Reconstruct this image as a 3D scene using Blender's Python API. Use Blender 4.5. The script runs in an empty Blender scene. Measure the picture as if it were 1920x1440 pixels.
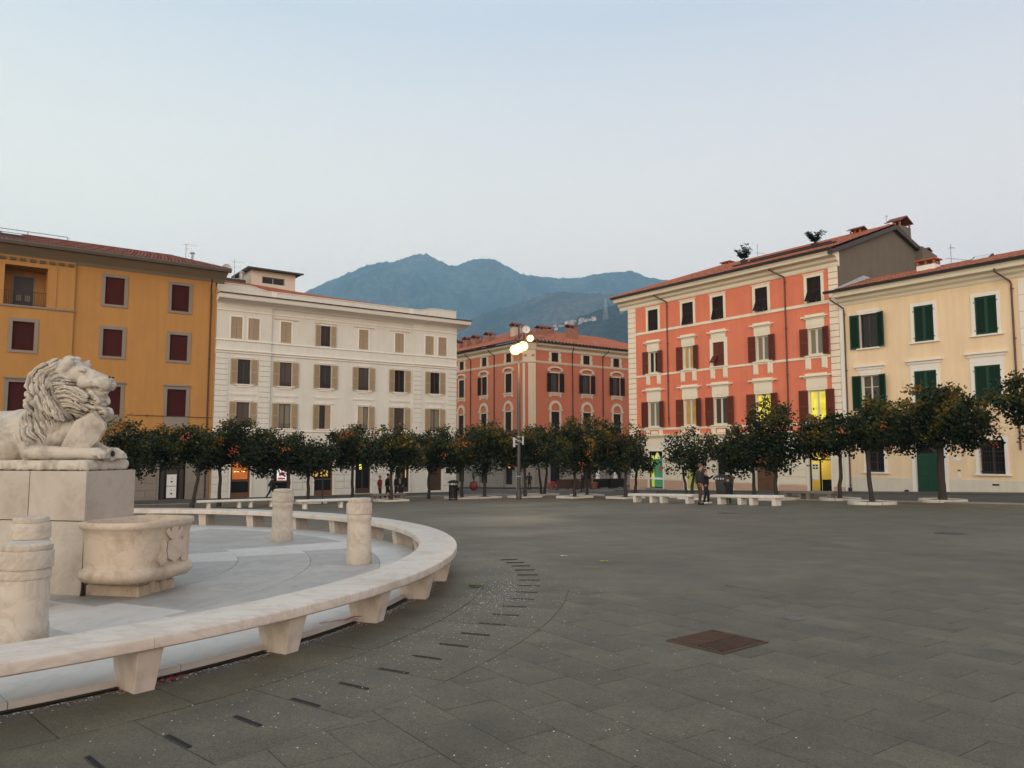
import bpy, bmesh, math, random
import numpy as np
from mathutils import Vector, Matrix, noise as mnoise

SC = bpy.context.scene
COL = SC.collection
R = math.radians
random.seed(7)
rng = np.random.default_rng(7)

# ------------------------------------------------------------------ camera, sky, sun, exposure
F_PX, CAM_H = 1450.0, 1.75
PITCH = math.atan(129 / F_PX)
cam = bpy.data.cameras.new('camera')
cam.sensor_width = 36.0
cam.lens = F_PX / 1920 * 36.0
cam.clip_start, cam.clip_end = 0.1, 16000
cam_o = bpy.data.objects.new('camera', cam)
COL.objects.link(cam_o)
cam_o.location = (0, 0, CAM_H)
cam_o.rotation_euler = (math.pi / 2 + PITCH, 0, 0)
SC.camera = cam_o

SUN_AZ, SUN_EL = R(194), R(14)            # azimuth clockwise from +Y (the view direction): behind the camera, a little left
world = bpy.data.worlds.new('World')
SC.world = world
world.use_nodes = True
wt = world.node_tree
wt.nodes.clear()
w_out = wt.nodes.new('ShaderNodeOutputWorld')
w_bg = wt.nodes.new('ShaderNodeBackground')
w_sky = wt.nodes.new('ShaderNodeTexSky')
w_sky.sky_type = 'NISHITA'
w_sky.sun_disc = False
w_sky.sun_elevation = SUN_EL
w_sky.sun_rotation = SUN_AZ
w_sky.air_density, w_sky.dust_density, w_sky.ozone_density = 1.0, 2.2, 1.6
w_mix = wt.nodes.new('ShaderNodeMix')
w_mix.data_type = 'RGBA'
w_mix.inputs[0].default_value = 0.0
w_geo = wt.nodes.new('ShaderNodeTexCoord')
w_sep = wt.nodes.new('ShaderNodeSeparateXYZ')
w_ramp = wt.nodes.new('ShaderNodeValToRGB')
wt.links.new(w_geo.outputs['Generated'], w_sep.inputs[0])
wt.links.new(w_sep.outputs['Z'], w_ramp.inputs[0])
SKY_RAMP = [(0.0, (9.9, 7.6, 5.9)), (0.14, (9.9, 7.6, 6.0)), (0.30, (7.3, 6.4, 5.5)), (0.5, (4.3, 4.5, 4.9)), (1.0, (3.6, 3.8, 4.1))]
els = w_ramp.color_ramp.elements
while len(els) < len(SKY_RAMP):
    els.new(0.5)
for e, (p, c) in zip(els, SKY_RAMP):
    e.position = p
    e.color = (c[0] / 10, c[1] / 10, c[2] / 10, 1)
w_sc = wt.nodes.new('ShaderNodeVectorMath')
w_sc.operation = 'SCALE'
w_sc.inputs['Scale'].default_value = 14.2
wt.links.new(w_ramp.outputs[0], w_sc.inputs[0])
wt.links.new(w_sky.outputs[0], w_mix.inputs[6])
# the sun has gone down to the left: that side of the sky is paler and greener, the other faintly violet
w_ramp2 = wt.nodes.new('ShaderNodeValToRGB')
w_mr = wt.nodes.new('ShaderNodeMapRange')
w_mr.inputs[1].default_value, w_mr.inputs[2].default_value = -1.0, 1.0
wt.links.new(w_sep.outputs['X'], w_mr.inputs[0])
wt.links.new(w_mr.outputs[0], w_ramp2.inputs[0])
w_ramp2.color_ramp.elements[0].color = (1.01, 1.08, 1.02, 1)
w_ramp2.color_ramp.elements[1].color = (0.86, 0.80, 0.84, 1)
w_mul = wt.nodes.new('ShaderNodeVectorMath')
w_mul.operation = 'MULTIPLY'
wt.links.new(w_sc.outputs[0], w_mul.inputs[0])
wt.links.new(w_ramp2.outputs[0], w_mul.inputs[1])
wt.links.new(w_mul.outputs[0], w_mix.inputs[7])
w_mix.inputs[0].default_value = 0.88       # dusk: the clear blue of the daylight sky paled by thin evening cloud
wt.links.new(w_mix.outputs[2], w_bg.inputs[0])
w_bg.inputs[1].default_value = 0.15
wt.links.new(w_bg.outputs[0], w_out.inputs[0])

sun = bpy.data.lights.new('sun', 'SUN')
sun.energy = 1.2
sun.angle = R(55)
sun.color = (1.0, 0.79, 0.61)
sun_o = bpy.data.objects.new('sun', sun)
COL.objects.link(sun_o)
sd = Vector((math.sin(SUN_AZ) * math.cos(SUN_EL), math.cos(SUN_AZ) * math.cos(SUN_EL), math.sin(SUN_EL)))
sun_o.rotation_euler = sd.to_track_quat('Z', 'Y').to_euler()

SC.view_settings.view_transform = 'Standard'
SC.view_settings.look = 'None'
SC.view_settings.gamma = 1.0
SC.view_settings.exposure = 0.0
SC.view_settings.use_curve_mapping = False
try:
    SC.cycles.use_denoising = True
    SC.cycles.max_bounces = 7
    SC.cycles.volume_bounces = 2
    SC.cycles.caustics_reflective = False
    SC.cycles.caustics_refractive = False
    SC.cycles.sample_clamp_indirect = 4.0
except Exception:
    pass

# ------------------------------------------------------------------ geometry of the place
AU = R(54.2)
UX, UY = math.sin(AU), math.cos(AU)       # street direction u (white, yellow, brick-red fronts); v is square to it
VX, VY = -UY, UX
FC = (-8.87, 10.87)                       # centre of the round fountain enclosure

def G(x, y):                              # the square falls gently away to the far left
    r = min(max(0.0, y - 12), 100)
    xx = max(-45.0, min(45.0, x))
    return -(0.03 * r + 0.015 * (-xx) * min(1.0, r / 20))

def at(px, y):                            # world X of a direction in the photograph at depth y
    return (px - 960) / F_PX * (math.cos(PITCH) + math.sin(PITCH) ** 2 / math.cos(PITCH)) * y

# ------------------------------------------------------------------ mesh helpers
class MB:
    def __init__(s):
        s.v, s.f, s.mi = [], [], []
    def add(s, vs, fs, mi=0):
        o = len(s.v)
        s.v += [tuple(p) for p in vs]
        s.f += [tuple(i + o for i in f) for f in fs]
        s.mi += [mi] * len(fs)
        return s
    def box(s, x0, x1, y0, y1, z0, z1, mi=0):
        vs = [(x, y, z) for z in (z0, z1) for y in (y0, y1) for x in (x0, x1)]
        fs = [(0, 2, 3, 1), (4, 5, 7, 6), (0, 1, 5, 4), (2, 6, 7, 3), (0, 4, 6, 2), (1, 3, 7, 5)]
        return s.add(vs, fs, mi)
    def quad(s, a, b, c, d, mi=0):
        return s.add([a, b, c, d], [(0, 1, 2, 3)], mi)
    def prism(s, poly, z0, z1, mi=0, f=None):
        """poly: counter-clockwise xy points, extruded in z; f maps a point"""
        n = len(poly)
        vs = [(x, y, z0) for x, y in poly] + [(x, y, z1) for x, y in poly]
        if f: vs = [f(*p) for p in vs]
        fs = [tuple(range(n - 1, -1, -1)), tuple(range(n, 2 * n))]
        fs += [(i, (i + 1) % n, n + (i + 1) % n, n + i) for i in range(n)]
        return s.add(vs, fs, mi)
    def extr_x(s, prof, x0, x1, mi=0):
        """profile of (y, z) points swept along x"""
        n = len(prof)
        vs = [(x0, y, z) for y, z in prof] + [(x1, y, z) for y, z in prof]
        fs = [tuple(range(n)), tuple(range(2 * n - 1, n - 1, -1))]
        fs += [(i, n + i, n + (i + 1) % n, (i + 1) % n) for i in range(n)]
        return s.add(vs, fs, mi)
    def tube(s, pts, rad, n=8, mi=0, cap=True):
        P = [Vector(p) for p in pts]
        rads = rad if hasattr(rad, '__len__') else [rad] * len(P)
        rings, up = [], None
        for i, p in enumerate(P):
            t = (P[min(i + 1, len(P) - 1)] - P[max(i - 1, 0)])
            if t.length < 1e-9: t = Vector((0, 0, 1))
            t.normalize()
            if up is None:
                up = Vector((1, 0, 0)) if abs(t.x) < 0.9 else Vector((0, 1, 0))
            a = (up - t * up.dot(t))
            if a.length < 1e-6: a = t.orthogonal()
            a.normalize()
            up = a
            b = t.cross(a)
            rings.append([p + (a * math.cos(2 * math.pi * k / n) + b * math.sin(2 * math.pi * k / n)) * rads[i] for k in range(n)])
        vs = [q for r in rings for q in r]
        fs = []
        for i in range(len(P) - 1):
            for k in range(n):
                fs.append((i * n + k, i * n + (k + 1) % n, (i + 1) * n + (k + 1) % n, (i + 1) * n + k))
        if cap:
            fs.append(tuple(range(n - 1, -1, -1)))
            o = (len(P) - 1) * n
            fs.append(tuple(range(o, o + n)))
        return s.add(vs, fs, mi)
    def lathe(s, prof, n=24, c=(0, 0), mi=0, sx=1.0, sy=1.0):
        """prof: (r, z) from bottom to top"""
        vs, fs = [], []
        for r, z in prof:
            for k in range(n):
                a = 2 * math.pi * k / n
                vs.append((c[0] + r * math.cos(a) * sx, c[1] + r * math.sin(a) * sy, z))
        for i in range(len(prof) - 1):
            for k in range(n):
                fs.append((i * n + k, i * n + (k + 1) % n, (i + 1) * n + (k + 1) % n, (i + 1) * n + k))
        fs.append(tuple(range(n - 1, -1, -1)))
        o = (len(prof) - 1) * n
        fs.append(tuple(range(o, o + n)))
        return s.add(vs, fs, mi)
    def ball(s, c, r, n=10, m=7, mi=0, sc=(1, 1, 1)):
        vs = [(c[0], c[1], c[2] - r * sc[2])]
        for i in range(1, m):
            th = math.pi * i / m
            for k in range(n):
                a = 2 * math.pi * k / n
                vs.append((c[0] + r * sc[0] * math.sin(th) * math.cos(a), c[1] + r * sc[1] * math.sin(th) * math.sin(a), c[2] - r * sc[2] * math.cos(th)))
        vs.append((c[0], c[1], c[2] + r * sc[2]))
        fs = [(0, 1 + (k + 1) % n, 1 + k) for k in range(n)]
        for i in range(m - 2):
            for k in range(n):
                a, b = 1 + i * n + k, 1 + i * n + (k + 1) % n
                fs.append((a, b, b + n, a + n))
        t = len(vs) - 1
        o = 1 + (m - 2) * n
        fs += [(t, o + k, o + (k + 1) % n) for k in range(n)]
        return s.add(vs, fs, mi)
    def wall(s, x0, x1, z0, z1, holes, y=0.0, depth=0.25, mi=0, ri=None):
        """a wall face in the plane y with real openings and their reveals; holes: (x0, x1, z0, z1)"""
        ri = mi if ri is None else ri
        xs = sorted({x0, x1, *[h[0] for h in holes], *[h[1] for h in holes]})
        zs = sorted({z0, z1, *[h[2] for h in holes], *[h[3] for h in holes]})
        xs = [x for x in xs if x0 <= x <= x1]
        zs = [z for z in zs if z0 <= z <= z1]
        for i in range(len(xs) - 1):
            for j in range(len(zs) - 1):
                cx, cz = (xs[i] + xs[i + 1]) / 2, (zs[j] + zs[j + 1]) / 2
                if any(h[0] < cx < h[1] and h[2] < cz < h[3] for h in holes): continue
                s.quad((xs[i], y, zs[j]), (xs[i + 1], y, zs[j]), (xs[i + 1], y, zs[j + 1]), (xs[i], y, zs[j + 1]), mi)
        for a, b, c, d in holes:
            e = y + depth
            s.quad((a, y, c), (a, e, c), (a, e, d), (a, y, d), ri)
            s.quad((b, y, c), (b, y, d), (b, e, d), (b, e, c), ri)
            s.quad((a, y, d), (a, e, d), (b, e, d), (b, y, d), ri)
            s.quad((a, y, c), (b, y, c), (b, e, c), (a, e, c), ri)
        return s
    def mesh(s, name, mats, smooth=None, bevel=0.0, seg=2):
        me = bpy.data.meshes.new(name)
        me.from_pydata(s.v, [], s.f)
        if len(set(s.mi)) > 1:
            me.polygons.foreach_set('material_index', s.mi)
        for m in (mats if isinstance(mats, (list, tuple)) else [mats]):
            me.materials.append(m)
        bm = bmesh.new()
        bm.from_mesh(me)
        if bevel > 0:
            bmesh.ops.remove_doubles(bm, verts=bm.verts, dist=1e-5)
            ed = [e for e in bm.edges if len(e.link_faces) == 2 and e.calc_face_angle(0) > 0.5]
            bmesh.ops.bevel(bm, geom=ed, offset=bevel, segments=seg, affect='EDGES', profile=0.6)
        bmesh.ops.recalc_face_normals(bm, faces=bm.faces)
        bm.to_mesh(me)
        bm.free()
        if smooth is not None:
            me.polygons.foreach_set('use_smooth', [True] * len(me.polygons))
            me.set_sharp_from_angle(angle=R(smooth))
        me.update()
        return me

def tag(o, label=None, cat=None, group=None, kind=None):
    if label: o['label'] = label
    if cat: o['category'] = cat
    if group: o['group'] = group
    if kind: o['kind'] = kind
    return o

def link(name, data, parent=None, loc=(0, 0, 0), rz=0.0, mat4=None):
    o = bpy.data.objects.new(name, data)
    COL.objects.link(o)
    if parent is not None: o.parent = parent
    if mat4 is not None: o.matrix_local = mat4
    else:
        o.location = loc
        o.rotation_euler = (0, 0, rz)
    return o

def empty(name, loc, rz=0.0, label=None, cat=None, group=None):
    o = link(name, None, None, loc, rz)
    o.empty_display_size = 0.2
    return tag(o, label, cat, group)

def part(name, mb, mats, parent=None, loc=(0, 0, 0), rz=0.0, mat4=None, smooth=None, bevel=0.0, kind=None, label=None, seg=2):
    me = mb.mesh(name, mats, smooth, bevel, seg)
    o = link(name, me, parent, loc, rz, mat4)
    return tag(o, label, None, None, kind)

def copy_tree(o, parent=None):
    c = o.copy()
    COL.objects.link(c)
    if parent is not None:
        c.parent = parent
        c.matrix_parent_inverse = o.matrix_parent_inverse
    for ch in list(o.children):
        copy_tree(ch, c)
    return c

# ------------------------------------------------------------------ materials
def lin(r, g, b):
    f = lambda c: (c / 255 / 12.92) if c <= 10 else ((c / 255 + 0.055) / 1.055) ** 2.4
    return (f(r), f(g), f(b))

MATS = {}
def mat(name, col, rough=0.8, var=0.12, scale=1.5, fine=12.0, bump=0.15, bscale=60.0, streak=0.0, dirt=None, dirt_amt=0.0, dirt_scale=0.8,
        metal=0.0, rnd=0.0, spec=0.5, bdist=0.01):
    if name in MATS: return MATS[name]
    m = bpy.data.materials.new(name)
    m.use_nodes = True
    nt = m.node_tree
    N, L = nt.nodes, nt.links
    b = N['Principled BSDF']
    b.inputs['Roughness'].default_value = rough
    b.inputs['Metallic'].default_value = metal
    b.inputs['Specular IOR Level'].default_value = spec
    tc = N.new('ShaderNodeTexCoord')
    def noise(sc, det=4.0, vec=None):
        n = N.new('ShaderNodeTexNoise')
        n.inputs['Scale'].default_value = sc
        n.inputs['Detail'].default_value = det
        n.inputs['Roughness'].default_value = 0.6
        L.new(vec if vec is not None else tc.outputs['Object'], n.inputs['Vector'])
        return n
    def math_(op, a, bb):
        n = N.new('ShaderNodeMath')
        n.operation = op
        for i, x in enumerate((a, bb)):
            if isinstance(x, (int, float)): n.inputs[i].default_value = x
            else: L.new(x, n.inputs[i])
        return n.outputs[0]
    n1, n2 = noise(scale), noise(fine)
    v = math_('ADD', math_('MULTIPLY', n1.outputs[0], 0.65), math_('MULTIPLY', n2.outputs[0], 0.35))
    v = math_('MULTIPLY', math_('SUBTRACT', v, 0.5), var * 4)
    if streak > 0:
        mp = N.new('ShaderNodeMapping')
        mp.inputs['Scale'].default_value = (3.0, 3.0, 0.22)
        L.new(tc.outputs['Object'], mp.inputs[0])
        n3 = noise(1.0, 5.0, mp.outputs[0])
        v = math_('ADD', v, math_('MULTIPLY', math_('SUBTRACT', n3.outputs[0], 0.5), streak * 3))
    if rnd > 0:
        oi = N.new('ShaderNodeObjectInfo')
        v = math_('ADD', v, math_('MULTIPLY', math_('SUBTRACT', oi.outputs['Random'], 0.5), rnd * 2))
    fac = math_('ADD', v, 1.0)
    sc = N.new('ShaderNodeVectorMath')
    sc.operation = 'SCALE'
    sc.inputs[0].default_value = col
    L.new(fac, sc.inputs['Scale'])
    out = sc.outputs[0]
    if dirt is not None:
        nd = noise(dirt_scale, 6.0)
        rp = N.new('ShaderNodeValToRGB')
        rp.color_ramp.elements[0].position = 0.5
        rp.color_ramp.elements[1].position = 0.75
        L.new(nd.outputs[0], rp.inputs[0])
        mx = N.new('ShaderNodeMix')
        mx.data_type = 'RGBA'
        L.new(math_('MULTIPLY', rp.outputs[0], dirt_amt), mx.inputs[0])
        L.new(out, mx.inputs[6])
        mx.inputs[7].default_value = (*dirt, 1)
        out = mx.outputs[2]
    L.new(out, b.inputs['Base Color'])
    if bump > 0:
        nb = noise(bscale, 5.0)
        bp = N.new('ShaderNodeBump')
        bp.inputs['Strength'].default_value = bump
        bp.inputs['Distance'].default_value = bdist
        L.new(nb.outputs[0], bp.inputs['Height'])
        L.new(bp.outputs[0], b.inputs['Normal'])
    MATS[name] = m
    return m

def emat(name, col, strength):
    m = bpy.data.materials.new(name)
    m.use_nodes = True
    b = m.node_tree.nodes['Principled BSDF']
    b.inputs['Base Color'].default_value = (*[c * 0.6 for c in col], 1)
    b.inputs['Emission Color'].default_value = (*col, 1)
    b.inputs['Emission Strength'].default_value = strength
    if strength < 1.4:                     # lit rooms and displays are uneven inside
        nt = m.node_tree
        tc = nt.nodes.new('ShaderNodeTexCoord')
        n = nt.nodes.new('ShaderNodeTexNoise')
        n.inputs['Scale'].default_value = 1.9
        n.inputs['Detail'].default_value = 3
        nt.links.new(tc.outputs['Object'], n.inputs['Vector'])
        mr = nt.nodes.new('ShaderNodeMapRange')
        mr.inputs[1].default_value, mr.inputs[2].default_value = 0.3, 0.7
        mr.inputs[3].default_value, mr.inputs[4].default_value = strength * .55, strength * 1.35
        nt.links.new(n.outputs[0], mr.inputs[0])
        nt.links.new(mr.outputs[0], b.inputs['Emission Strength'])
    return m

def glass(name, col, rough=0.06):
    m = bpy.data.materials.new(name)
    m.use_nodes = True
    b = m.node_tree.nodes['Principled BSDF']
    b.inputs['Base Color'].default_value = (*col, 1)
    b.inputs['Roughness'].default_value = rough
    b.inputs['IOR'].default_value = 1.5
    b.inputs['Specular IOR Level'].default_value = 0.22
    nt = m.node_tree
    tc = nt.nodes.new('ShaderNodeTexCoord')
    n = nt.nodes.new('ShaderNodeTexNoise')
    n.inputs['Scale'].default_value = 1.3
    nt.links.new(tc.outputs['Object'], n.inputs['Vector'])
    bp = nt.nodes.new('ShaderNodeBump')
    bp.inputs['Strength'].default_value = 0.08
    bp.inputs['Distance'].default_value = 0.05
    nt.links.new(n.outputs[0], bp.inputs['Height'])
    nt.links.new(bp.outputs[0], b.inputs['Normal'])
    return m

PL_YEL = mat('yellow_plaster', (0.43, 0.220, 0.061), 0.9, 0.07, 0.5, 9, 0.3, 25, streak=0.10, dirt=(0.34, 0.17, 0.06), dirt_amt=0.4)
PL_WHI = mat('white_plaster', (0.645, 0.645, 0.58), 0.85, 0.04, 0.5, 9, 0.12, 30, streak=0.08, dirt=(0.55, 0.49, 0.42), dirt_amt=0.3)
PL_COR = mat('coral_plaster', (0.68, 0.195, 0.108), 0.85, 0.07, 0.5, 9, 0.15, 25, streak=0.11, dirt=(0.50, 0.12, 0.085), dirt_amt=0.4)
PL_CRE = mat('cream_plaster', (0.77, 0.60, 0.39), 0.85, 0.06, 0.4, 8, 0.15, 25, streak=0.10, dirt=(0.70, 0.50, 0.36), dirt_amt=0.5, dirt_scale=0.35)
PL_BRK = mat('terracotta_plaster', (0.46, 0.145, 0.080), 0.88, 0.08, 0.5, 8, 0.2, 25, streak=0.07, dirt=(0.36, 0.12, 0.075), dirt_amt=0.5)
TRIM = mat('cream_trim', (0.76, 0.70, 0.56), 0.8, 0.05, 0.9, 12, 0.1, 40, streak=0.05, rnd=0.02)
TRIM_W = mat('white_trim', (0.76, 0.73, 0.67), 0.8, 0.04, 0.9, 12, 0.1, 40, streak=0.03)
TRIM_C = mat('aged_cream_trim', (0.56, 0.48, 0.36), 0.85, 0.09, 0.9, 12, 0.15, 40, streak=0.08)
STONE_G = mat('grey_stone', (0.235, 0.205, 0.170), 0.85, 0.12, 1.2, 14, 0.3, 30, streak=0.05, rnd=0.06)
STONE_L = mat('light_grey_stone', (0.24, 0.22, 0.19), 0.85, 0.10, 0.8, 14, 0.3, 30, streak=0.06, rnd=0.06)
RENDER_G = mat('grey_render', (0.135, 0.117, 0.093), 0.95, 0.16, 0.35, 6, 0.4, 18, streak=0.10, dirt=(0.085, 0.075, 0.062), dirt_amt=0.7, dirt_scale=0.35)
PINKB = mat('pink_plinth', (0.55, 0.36, 0.27), 0.85, 0.07, 0.8, 10, 0.2, 30, streak=0.05)
PLINTH_W = mat('pale_plinth', (0.62, 0.58, 0.50), 0.9, 0.09, 0.5, 7, 0.25, 25, streak=0.10, dirt=(0.42, 0.45, 0.30), dirt_amt=0.5, dirt_scale=0.5)
SH_TAN = mat('tan_shutter', (0.36, 0.275, 0.175), 0.6, 0.06, 2, 15, 0.05, 60, rnd=0.05)
SH_BRO = mat('brown_shutter', (0.125, 0.034, 0.021), 0.65, 0.12, 2, 15, 0.05, 60, rnd=0.15, spec=.2)
SH_DRK = mat('dark_brown_shutter', (0.022, 0.014, 0.011), 0.7, 0.10, 2, 15, 0.05, 60, rnd=0.1, spec=.15)
SH_GRN = mat('green_shutter', (0.014, 0.056, 0.032), 0.6, 0.08, 2, 15, 0.05, 60, rnd=0.06, spec=.2)
SH_GRN2 = mat('green_shutter_panel', (0.006, 0.026, 0.014), 0.65, 0.08, 2, 15, 0.05, 60, spec=.15)
ROLL = mat('red_roller', (0.056, 0.0115, 0.0095), 0.7, 0.08, 1.0, 12, 0.05, 60, rnd=0.14, spec=.12)
ROOF_R = mat('clay_tile', (0.37, 0.120, 0.062), 0.85, 0.42, 1.3, 5.0, 0.3, 30, dirt=(0.17, 0.085, 0.06), dirt_amt=0.5, dirt_scale=1.6)
ROOF_V = mat('shaded_channel_tile', (0.115, 0.050, 0.032), 0.9, 0.4, 1.3, 5.0, 0.3, 30)  # darker clay for the valleys, shade between the tiles put into the colour
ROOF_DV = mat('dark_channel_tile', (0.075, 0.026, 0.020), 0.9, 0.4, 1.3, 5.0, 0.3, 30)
ROOF_D = mat('dark_clay_tile', (0.16, 0.045, 0.032), 0.85, 0.22, 1.1, 7.0, 0.3, 30)
DARKM = mat('dark_metal', (0.022, 0.020, 0.019), 0.45, 0.1, 3, 15, 0.05, 60, metal=0.2)
GUTTER = mat('dark_gutter', (0.040, 0.030, 0.026), 0.5, 0.1, 3, 15, 0.05, 60, metal=0.3)
PIPE_B = mat('brown_pipe', (0.085, 0.035, 0.024), 0.5, 0.1, 3, 15, 0.05, 60)
GREYM = mat('grey_metal', (0.33, 0.34, 0.35), 0.45, 0.08, 3, 15, 0.05, 60, metal=0.4)
WOOD_D = mat('dark_wood', (0.055, 0.030, 0.018), 0.55, 0.12, 2, 12, 0.1, 50)
WOOD_B = mat('brown_wood', (0.12, 0.058, 0.028), 0.5, 0.15, 2, 12, 0.1, 50)
SASH_W = mat('white_sash', (0.62, 0.58, 0.50), 0.5, 0.04, 3, 15, 0.03, 60)
BLACK = mat('black_plastic', (0.008, 0.008, 0.008), 0.55, 0.1, 3, 15, 0.05, 60, spec=.2)
WHITEP = mat('white_paint', (0.72, 0.72, 0.70), 0.5, 0.04, 3, 15, 0.03, 60)
GL_D = glass('dark_glass', (0.014, 0.014, 0.015))
GL_C = glass('curtained_glass', (0.065, 0.055, 0.045), 0.12)
GL_W = glass('net_curtain_glass', (0.20, 0.18, 0.135), 0.2)
LIT_Y = emat('lit_yellow_window', (0.80, 0.70, 0.06), 0.66)
LIT_W = emat('lit_warm_window', (0.42, 0.25, 0.075), 0.38)
LIT_C = emat('lit_pale_window', (0.72, 0.66, 0.46), 0.42)
# ------------------------------------------------------------------ ground
def paving_material(name, joints=True, base=(0.097, 0.083, 0.052), rnd=0.0):
    m = mat(name, base, 0.62, 0.34, 0.28, 38.0, 0.5, 75, rnd=rnd, dirt=(0.072, 0.063, 0.046), dirt_amt=0.7, dirt_scale=0.45, spec=0.55)
    nt = m.node_tree
    N, L = nt.nodes, nt.links
    b = N['Principled BSDF']
    tc = N.new('ShaderNodeTexCoord')
    # blotches that change the polish of the stone
    n = N.new('ShaderNodeTexNoise')
    n.inputs['Scale'].default_value = 0.22
    n.inputs['Detail'].default_value = 6
    L.new(tc.outputs['Object'], n.inputs['Vector'])
    mr = N.new('ShaderNodeMapRange')
    mr.inputs[1].default_value, mr.inputs[2].default_value = 0.35, 0.65
    mr.inputs[3].default_value, mr.inputs[4].default_value = 0.50, 0.74
    L.new(n.outputs[0], mr.inputs[0])
    L.new(mr.outputs[0], b.inputs['Roughness'])
    # gum, old spots and a gritty grain
    src = b.inputs['Base Color'].links[0].from_socket
    geo = N.new('ShaderNodeNewGeometry')
    vo = N.new('ShaderNodeTexVoronoi'); vo.inputs['Scale'].default_value = 2.3
    L.new(geo.outputs['Position'], vo.inputs['Vector'])
    rv_ = N.new('ShaderNodeValToRGB')
    rv_.color_ramp.elements[0].position, rv_.color_ramp.elements[0].color = 0.045, (.62, .60, .58, 1)
    rv_.color_ramp.elements[1].position, rv_.color_ramp.elements[1].color = 0.085, (1, 1, 1, 1)
    L.new(vo.outputs['Distance'], rv_.inputs[0])
    ng = N.new('ShaderNodeTexNoise'); ng.inputs['Scale'].default_value = 95; ng.inputs['Detail'].default_value = 2
    L.new(geo.outputs['Position'], ng.inputs['Vector'])
    rg = N.new('ShaderNodeValToRGB')
    rg.color_ramp.elements[0].position, rg.color_ramp.elements[0].color = 0.36, (.62, .62, .62, 1)
    rg.color_ramp.elements[1].position, rg.color_ramp.elements[1].color = 0.64, (1.36, 1.36, 1.36, 1)
    L.new(ng.outputs[0], rg.inputs[0])
    n4 = N.new('ShaderNodeTexNoise'); n4.inputs['Scale'].default_value = 1.7; n4.inputs['Detail'].default_value = 8; n4.inputs['Roughness'].default_value = .7
    L.new(geo.outputs['Position'], n4.inputs['Vector'])
    r4 = N.new('ShaderNodeValToRGB')
    r4.color_ramp.elements[0].position, r4.color_ramp.elements[0].color = 0.36, (.74, .74, .73, 1)
    r4.color_ramp.elements[1].position, r4.color_ramp.elements[1].color = 0.66, (1.22, 1.21, 1.19, 1)
    L.new(n4.outputs[0], r4.inputs[0])
    for other in (rv_, rg, r4):
        mu = N.new('ShaderNodeMix'); mu.data_type = 'RGBA'; mu.blend_type = 'MULTIPLY'; mu.inputs[0].default_value = 1.0
        L.new(src, mu.inputs[6]); L.new(other.outputs[0], mu.inputs[7])
        src = mu.outputs[2]
    L.new(src, b.inputs['Base Color'])
    if joints:
        mp = N.new('ShaderNodeMapping')
        mp.inputs['Rotation'].default_value = (0, 0, -math.atan2(VY, VX))
        L.new(tc.outputs['Object'], mp.inputs[0])
        br = N.new('ShaderNodeTexBrick')
        br.inputs['Scale'].default_value = 1.0
        br.inputs['Brick Width'].default_value = 0.72
        br.inputs['Row Height'].default_value = 0.40
        br.inputs['Mortar Size'].default_value = 0.006
        br.inputs['Color1'].default_value = (0.80, 0.80, 0.80, 1)
        br.inputs['Color2'].default_value = (1.18, 1.17, 1.14, 1)
        br.inputs['Mortar'].default_value = (0.75, 0.75, 0.73, 1)
        L.new(mp.outputs[0], br.inputs['Vector'])
        mu = N.new('ShaderNodeMix')
        mu.data_type = 'RGBA'
        mu.blend_type = 'MULTIPLY'
        mu.inputs[0].default_value = 0.40
        src = b.inputs['Base Color'].links[0].from_socket
        L.new(src, mu.inputs[6])
        L.new(br.outputs[0], mu.inputs[7])
        L.new(mu.outputs[2], b.inputs['Base Color'])
    return m

PAVE = paving_material('square_paving')
SLAB = paving_material('paving_slab_stone', False, rnd=0.15)
SLAB_R = paving_material('ring_slab_stone', False, (0.092, 0.079, 0.049), rnd=0.07)
ASPH = mat('street_asphalt', (0.052, 0.050, 0.048), 0.8, 0.14, 0.5, 30, 0.5, 120, dirt=(0.075, 0.07, 0.066), dirt_amt=0.4, dirt_scale=0.3)
WALK = mat('sidewalk_stone', (0.085, 0.080, 0.072), 0.8, 0.14, 0.8, 20, 0.3, 60, rnd=0.05)
KERB = mat('pale_kerb_stone', (0.24, 0.225, 0.20), 0.8, 0.14, 1.2, 14, 0.3, 50, rnd=0.08)
JOINT = mat('joint_mortar', (0.030, 0.028, 0.024), 0.95, 0.2, 2, 25, 0.4, 80)

def axis(fine, step, far):
    a = list(np.arange(-fine, fine + 1e-6, step))
    x, d = fine, step
    while x < far:
        d *= 1.45
        x = min(far, x + d)
        a += [x, -x]
    return sorted(a)
gx = axis(60, 3.0, 3800)
gy = [y for y in axis(120, 3.0, 6000) if y > -160]
gv, gf = [], []
for y in gy:
    for x in gx:
        gv.append((x, y, G(x, y)))
nx = len(gx)
for j in range(len(gy) - 1):
    for i in range(nx - 1):
        gf.append((j * nx + i, j * nx + i + 1, (j + 1) * nx + i + 1, (j + 1) * nx + i))
mb = MB().add(gv, gf)
ground = part('ground', mb, PAVE, smooth=60, kind='structure')
tag(ground, 'grey stone paving of the open square')

# the slabs near the camera are real pieces, laid 6 mm proud of their bed with open joints
def clip(poly, n, d):                      # keep n.p >= d
    out = []
    for i in range(len(poly)):
        a, b = poly[i], poly[(i + 1) % len(poly)]
        da, db = a[0] * n[0] + a[1] * n[1] - d, b[0] * n[0] + b[1] * n[1] - d
        if da >= 0: out.append(a)
        if (da >= 0) != (db >= 0):
            t = da / (da - db)
            out.append((a[0] + (b[0] - a[0]) * t, a[1] + (b[1] - a[1]) * t))
    return out

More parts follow.
